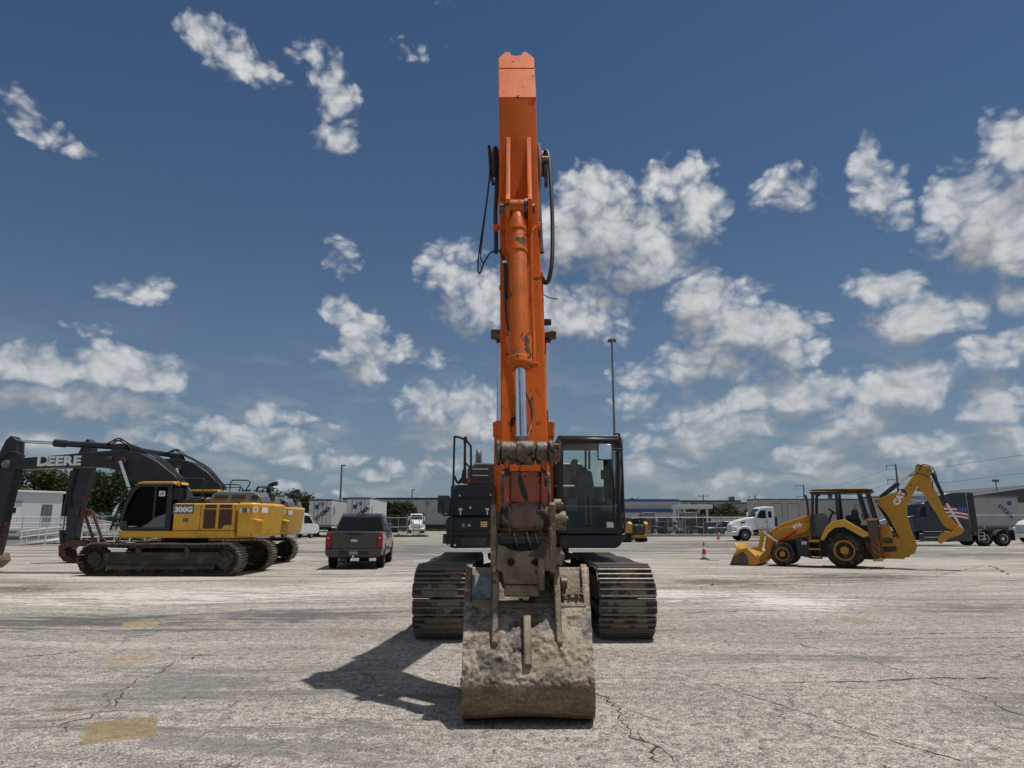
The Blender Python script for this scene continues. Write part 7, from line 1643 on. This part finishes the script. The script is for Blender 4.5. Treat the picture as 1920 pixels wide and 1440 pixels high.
# office trailer with ramp on the left
def office():
    A, B = Vector((-39.8, 54.0, 0)), Vector((-37.0, 59.2, 0)); d = B - A; L = d.length
    t = thing('office_trailer', 'small white office trailer with door and window beyond the near excavator arm', 'office', A, math.atan2(d.y, d.x))
    # local: +X along the face, face looks to -Y
    mb = MB(); mb.bx(0, L, 0, 9, .55, 3.95); wl = mb.build('wall', m_whitewall, t, bev=.02)
    mb = MB(); mb.bx(-.12, L + .12, -.15, 9.1, 3.95, 4.12); mb.build('roof', m_white, t, bev=.02)
    mb = MB(); mb.bx(-.01, L + .01, .05, 8.9, 0, .55); mb.build('skirting', m_white, t)
    mb = MB(); mb.bx(1.75, 2.75, -.05, .02, 1.08, 3.15); dr = mb.build('door', m_white, t, bev=.01)
    mb = MB(); mb.bx(2.2, 2.42, -.07, -.04, 2.35, 2.75); mb.build('door_pane', m_carglass, dr); mb = MB(); mb.box((2.62, -.08, 2.05), (.08, .06, .05)); mb.build('handle', m_pole, dr)
    mb = MB(); mb.bx(1.65, 2.85, -.12, .0, 3.2, 3.26); mb.build('door_hood', m_pole, dr)
    mb = MB(); mb.bx(4.35, 5.15, -.04, .02, 1.55, 3.05); wi = mb.build('window', m_hood, t)
    for (a, b) in ((4.40, 4.72), (4.78, 5.10)):
        mb = MB(); mb.bx(a, b, -.06, -.03, 1.6, 3.0); mb.build('pane', flat('blue_grey_glass', (.12, .14, .17), .15), wi)
    mb = MB(); mb.box((1.35, -.12, 3.35), (.2, .2, .16)); mb.build('wall_lamp', m_black, t)
    r = thing('access_ramp', 'white metal access ramp and railings in front of the office trailer', 'ramp', A, math.atan2(d.y, d.x))
    mw = flat('white_rail', (.58, .59, .58), .5)
    mb = MB(); mb.bx(-.5, L + .4, -2.0, -.16, .98, 1.08); mb.build('deck', m_galv, r)
    mb = MB(); mb.bx(-.5, .9, -1.95, -.2, 0, .98); mb.build('deck_skirt', m_whitewall, r)
    mb = MB(); mb.add([(L + .4, -2.0, .98), (L + .4, -.16, .98), (L + 7.5, -.16, .0), (L + 7.5, -2.0, .0), (L + .4, -2.0, 1.08), (L + .4, -.16, 1.08), (L + 7.5, -.16, .08), (L + 7.5, -2.0, .08)], [(0, 1, 2, 3), (7, 6, 5, 4), (0, 4, 5, 1), (1, 5, 6, 2), (2, 6, 7, 3), (3, 7, 4, 0)]); mb.build('slope', m_galv, r, fix=True)
    mb = MB(); mb.add([(L - 1.0, -3.9, .5), (L - 1.0, -2.1, .5), (L + 6.5, -2.1, .55), (L + 6.5, -3.9, .55), (L - 5, -3.9, .02), (L - 5, -2.1, .02)], [(0, 3, 2, 1), (0, 1, 5, 4)]); sl = mb.build('slope', m_galv, r, fix=True)
    sd = sl.modifiers.new('s', 'SOLIDIFY'); sd.thickness = .08
    def z0(x): return 1.08 if x < L + .4 else max(.08, 1.08 - (x - L - .4) / 7.1)
    for yy in (-2.0, -.2):
        xs = [-.5 + (L + 8) * i / 11 for i in range(12)]
        for x in xs:
            if yy > -1 and x < L: continue
            mb = MB(); mb.bx(x - .035, x + .035, yy - .035, yy + .035, 0, z0(x) + 1.05); mb.build('rail_post', mw, r)
        xa = -.5 if yy < -1 else L + .4
        for dz in (.95, .5, .12):
            mb = MB(); mb.tube([(xa, yy, z0(xa) + dz), (max(xa + .01, L + .4), yy, 1.08 + dz), (L + 7.5, yy, .08 + dz)], .03, 6, smooth=False); mb.build('rail', mw, r)
        mb = MB(); x = xa
        while x < L + 7.4:
            mb.bx(x - .012, x + .012, yy - .012, yy + .012, z0(x) + .12, z0(x) + .95); x += .13
        mb.build('pickets', mw, r, kind='stuff')
    for i in range(9):
        x = L - 4.5 + i * 1.35; zz = .06 + .45 * min(1, max(0, (x - L + 5) / 4)); mb = MB(); mb.bx(x - .035, x + .035, -3.93, -3.86, 0, zz + 1.0); mb.build('rail_post', mw, r)
    for dz in (.92, .5):
        mb = MB(); mb.tube([(L - 5, -3.9, .05 + dz), (L - 1, -3.9, .5 + dz), (L + 6.5, -3.9, .55 + dz)], .03, 6, smooth=False); mb.build('rail', mw, r)
    mb = MB(); x = L - 4.9
    while x < L + 6.5:
        zz = .05 + .47 * min(1, max(0, (x - L + 5) / 4)); mb.bx(x - .012, x + .012, -3.912, -3.888, zz + .1, zz + .92); x += .13
    mb.build('pickets', mw, r, kind='stuff')
office()
# ---------------------------------------------------------------- poles and wires
def mast(name, label, px, Y, pytop, head, r=.14):
    x = XY(px, Y); z = P(px, pytop, Y).z
    x = P(px, pytop, Y).x
    t = thing(name, label, 'pole', (x, Y, 0)); mb = MB(); mb.cyl((0, 0, 0), (0, 0, z - .15), r, r * .55, n=12); mb.build('shaft', m_pole, t)
    mb = MB()
    if head == 'ring':
        mb.lathe((0, 0, z - .35), (0, 0, 1), [(0, .1), (0, .42), (.12, .45), (.2, .2), (.4, .08)], 14); mb.build('lamp_head', m_pole, t)
        for a in range(4): mb = MB(); mb.lathe((.32 * math.cos(a * 1.57), .32 * math.sin(a * 1.57), z - .5), (0, 0, 1), [(0, .12), (.15, .1)], 8); mb.build('lamp', m_hood, t)
    elif head == 'arm':
        mb.box((.2, 0, z - .05), (.6, .3, .16)); mb.cyl((0, 0, z - .4), (0, 0, z), r * .5); mb.build('lamp_head', m_pole, t)
    elif head == 'cross':
        mb.box((0, 0, z - .5), (2.4, .12, .12)); mb.build('cross_arm', m_pole, t)
        for s in (-1, 0, 1): mb = MB(); mb.cyl((s * 1.0, 0, z - .45), (s * 1.0, 0, z - .2), .05); mb.build('insulator', m_pole, t)
    elif head == 'side':
        for q in (.4, 3.4, 6.4):
            mb = MB(); mb.box((-1.0, 0, z - q), (2.2, .12, .12)); mb.build('side_arm', m_pole, t); mb = MB(); mb.cyl((-2.0, 0, z - q), (-2.0, 0, z - q - .9), .07); mb.build('insulator', m_pole, t)
    return t
mast('floodlight_mast', 'tall thin floodlight mast rising behind the orange excavator cab', 1147, 70, 633, 'ring', .16)
mast('light_pole', 'grey light pole behind the trailers and pickup', 641, 92, 872, 'arm', .17)
mast('light_pole', 'light pole before the grey warehouse and round trees', 773, 140, 918, 'arm', .2)
mast('utility_pole', 'utility pole behind the blue and white building', 1318, 160, 926, 'cross', .2)
mast('utility_pole', 'utility pole above the white day-cab truck, behind the trees', 1416, 230, 928, 'side', .3)
mast('utility_pole', 'tall utility pole left of the backhoe canopy', 1506, 200, 908, 'side', .3)
mast('utility_pole', 'tallest utility pole left of the backhoe arm', 1679, 150, 869, 'side', .3)
mast('utility_pole', 'small utility pole above the right grey trailer roof', 1841, 190, 940, 'cross', .2)
def wire(label, pts):
    mb = MB(); mb.tube(pts, .022, 5); o = mb.build('power_line', m_rubberhose, None); tag(o, label, 'wire')
for i, (dz, nm) in enumerate(((.4, 'topmost'), (3.4, 'middle'), (6.4, 'lowest'))):
    a = P(1679, 869, 150); a = Vector((a.x - 2, a.y, a.z - dz - .9)); b = P(1920, (853, 887, 912)[i], 95); c = P(1506, 908, 200); c = Vector((c.x - 2, c.y, c.z - dz - .9))
    far = b + (b - a) * .5
    wire(f'{nm} power line sagging from the tallest utility pole to the right edge', [a, a.lerp(b, .5) - Vector((0, 0, .5)), b, far])
    wire(f'{nm} power line strung between the two utility poles beside the backhoe canopy', [c, c.lerp(a, .5) - Vector((0, 0, 1.2)), a])
# ---------------------------------------------------------------- trees
def leaf_mat(name, c1, c2):
    m, t, b = new_mat(name); k = NT(t)
    geo = k.n('ShaderNodeNewGeometry'); n = k.noise(geo.outputs['Position'], .8, 3); n2 = k.noise(geo.outputs['Position'], 6, 2)
    c = k.mix(k.mr(n, .35, .65), c1, c2); c = k.mix(1.0, c, k.mr(n2, .3, .7, .7, 1.3, False), 'MULTIPLY')
    k.l(c, b.inputs['Base Color']); b.inputs['Roughness'].default_value = .65; b.inputs['Specular IOR Level'].default_value = .2
    tl = k.n('ShaderNodeBsdfTranslucent'); k.l(c, tl.inputs[0]); mx = k.n('ShaderNodeMixShader'); mx.inputs[0].default_value = .25
    k.l(b.outputs[0], mx.inputs[1]); k.l(tl.outputs[0], mx.inputs[2]); k.l(mx.outputs[0], t.nodes['Material Output'].inputs[0])
    return m
m_leafA = leaf_mat('olive_leaves', (.040, .055, .014), (.085, .10, .026)); m_leafB = leaf_mat('dark_leaves', (.022, .036, .012), (.05, .066, .022))
m_bark = paint('bark', (.11, .085, .065), .9, var=.2, vs=5, bump=.5)
def tree(label, x, y, h, rx, seed, mat, name='tree', leaves=2600, ls=.16, z0=.25, ry=None, group=None, lobes=None):
    rr = random.Random(seed); t = thing(name, label, 'tree' if name == 'tree' else 'shrub', (x, y, 0), 0, group)
    mb = MB(); mb.tube([(0, 0, 0), (.1, .05, h * .2), (-.05, .1, h * .45), (.05, 0, h * .7)], h * .022, 8)
    for i in range(6):
        a = i * 1.05 + rr.random(); q = .25 + .08 * i
        mb.tube([(0, 0, h * q), (math.cos(a) * rx * .35, math.sin(a) * rx * .35, h * (q + .14)), (math.cos(a) * rx * .65, math.sin(a) * rx * .65, h * (q + .25))], h * .009, 5)
    mb.build('trunk', m_bark, t)
    ry = ry or rx * .85; n = lobes or 11; L = []
    for i in range(n):
        a = rr.uniform(0, 6.28); u = rr.uniform(.15, .75) ** .6; z = h * rr.uniform(z0 + .14, .84)
        k_ = 1 - abs((z / h - (z0 + 1) / 2)) / ((1 - z0) / 2 + .12); k_ = max(.35, k_)
        L.append((Vector((math.cos(a) * rx * u * k_, math.sin(a) * ry * u * k_, z)), rx * rr.uniform(.28, .46)))
    vs = []; fs = []
    for i in range(leaves):
        c, r = rr.choice(L); d = Vector((rr.gauss(0, 1), rr.gauss(0, 1), rr.gauss(0, .8))).normalized()
        p = c + d * r * (rr.random() ** .35) * rr.uniform(.75, 1.12); p.z = min(p.z, h)
        s = ls * rr.uniform(.6, 1.5); e1 = Vector((rr.gauss(0, 1), rr.gauss(0, 1), rr.gauss(0, .5))).normalized(); e2 = e1.cross(d + Vector((rr.gauss(0, .5), rr.gauss(0, .5), rr.gauss(0, .5)))).normalized()
        o = len(vs); vs += [p - e1 * s, p + e2 * s * .55, p + e1 * s, p - e2 * s * .55]; fs.append((o, o + 1, o + 2, o + 3))
    cr_ = MB(); cr_.v = vs; cr_.f = fs; o = cr_.build('crown', mat, t); o['kind'] = 'stuff'
    return t
tree('broad green tree rising behind the white office trailer', XY(45, 78), 80, 8.2, 4.2, 1, m_leafA, leaves=7000, ls=.17)
tree('green tree at the left edge behind the near excavator arm', XY(-40, 74), 76, 7.6, 4.5, 12, m_leafA, leaves=5000, ls=.17)
tree('thin bush between the office trailer and the far excavator arm', XY(122, 80), 80, 6.6, 2.6, 2, m_leafB, leaves=4200, ls=.15)
tree('large dark tree behind the cab of the near yellow excavator', XY(202, 78), 78, 8.0, 4.2, 3, m_leafB, leaves=9000, ls=.16, z0=.08)
tree('dark tree behind the dark booms of the yellow excavators', XY(285, 80), 80, 7.0, 4.0, 4, m_leafB, leaves=6000, ls=.16, z0=.08)
tree('green treetop above the far excavator hood, left of the trailers', XY(478, 100), 100, 6.0, 5.2, 5, m_leafA, leaves=5000, ls=.18, z0=.1)
tree('green tree just left of the white trailers', XY(560, 104), 104, 6.4, 3.4, 6, m_leafA, leaves=5000, ls=.17)
tree('round dark tree before the warehouse, right beside the trailer', XY(735, 128), 128, 5.4, 3.0, 7, m_leafB, leaves=6000, ls=.16, z0=.2)
tree('round dark tree before the warehouse, left of the light pole', XY(757, 126), 126, 5.6, 3.0, 8, m_leafB, leaves=6000, ls=.16, z0=.2)
tree('far treetop above the roof of the blue and white building', XY(1184, 175), 175, 8.6, 3.4, 9, m_leafB, leaves=4000, ls=.2)
for i, (px, Y, h, rx, nm) in enumerate(((1290, 150, 6.2, 3.2, 'behind the canopy roof'), (1318, 148, 6.0, 3.4, 'right behind the canopy corner'), (1352, 140, 4.6, 3.4, 'in the row right of the canopy, nearest to it'), (1372, 142, 5.4, 3.6, 'in the middle of the row right of the canopy'), (1400, 145, 5.0, 3.4, 'in the row right of the canopy, just left of the day-cab truck'), (1428, 150, 5.6, 3.2, 'above the hood of the white day-cab truck'))):
    tree('dark green tree ' + nm, XY(px, Y), Y, h, rx, 20 + i, m_leafB, leaves=4500, ls=.18, z0=.1, group='tree row right of the canopy')
# brush along the left fence, weeds, grass strips
def weeds(name, label, x0, x1, y0, y1, n, h, mat, seed, cat):
    rr = random.Random(seed); vs = []; fs = []
    for i in range(n):
        x, y = rr.uniform(x0, x1), rr.uniform(y0, y1); hh = h * rr.uniform(.4, 1.2) * (.55 + .45 * math.sin(x * 1.3) ** 2); w = .05 * h + .03
        dx, dy = rr.uniform(-.4, .4) * hh, rr.uniform(-.4, .4) * hh; o = len(vs)
        vs += [Vector((x - w, y, 0)), Vector((x + w, y, 0)), Vector((x + dx, y + dy, hh))]; fs.append((o, o + 1, o + 2))
    m_ = MB(); m_.v = vs; m_.f = fs; o = m_.build(name, mat, None); o['kind'] = 'stuff'; o['label'] = label; o['category'] = cat
m_grass = leaf_mat('dry_grass', (.10, .10, .035), (.17, .155, .06))
weeds('brush', 'dark brush growing along the left fence', -42, -26, 66.5, 72, 7000, 2.2, m_leafB, 1, 'brush')
weeds('grass_strip', 'strip of grass at the foot of the grey warehouse', XY(640, 140), XY(1000, 140), 138, 148, 9000, .5, m_grass, 2, 'grass')
weeds('weeds', 'low dry weeds below the fence behind the pickup', XY(560, 84), XY(800, 84), 82.5, 86.5, 2600, .3, m_grass, 3, 'weeds')
weeds('weeds', 'thin weeds along the right fence kerb', XY(1190, 86), XY(1420, 86), 87.3, 89, 1500, .3, m_grass, 4, 'weeds')
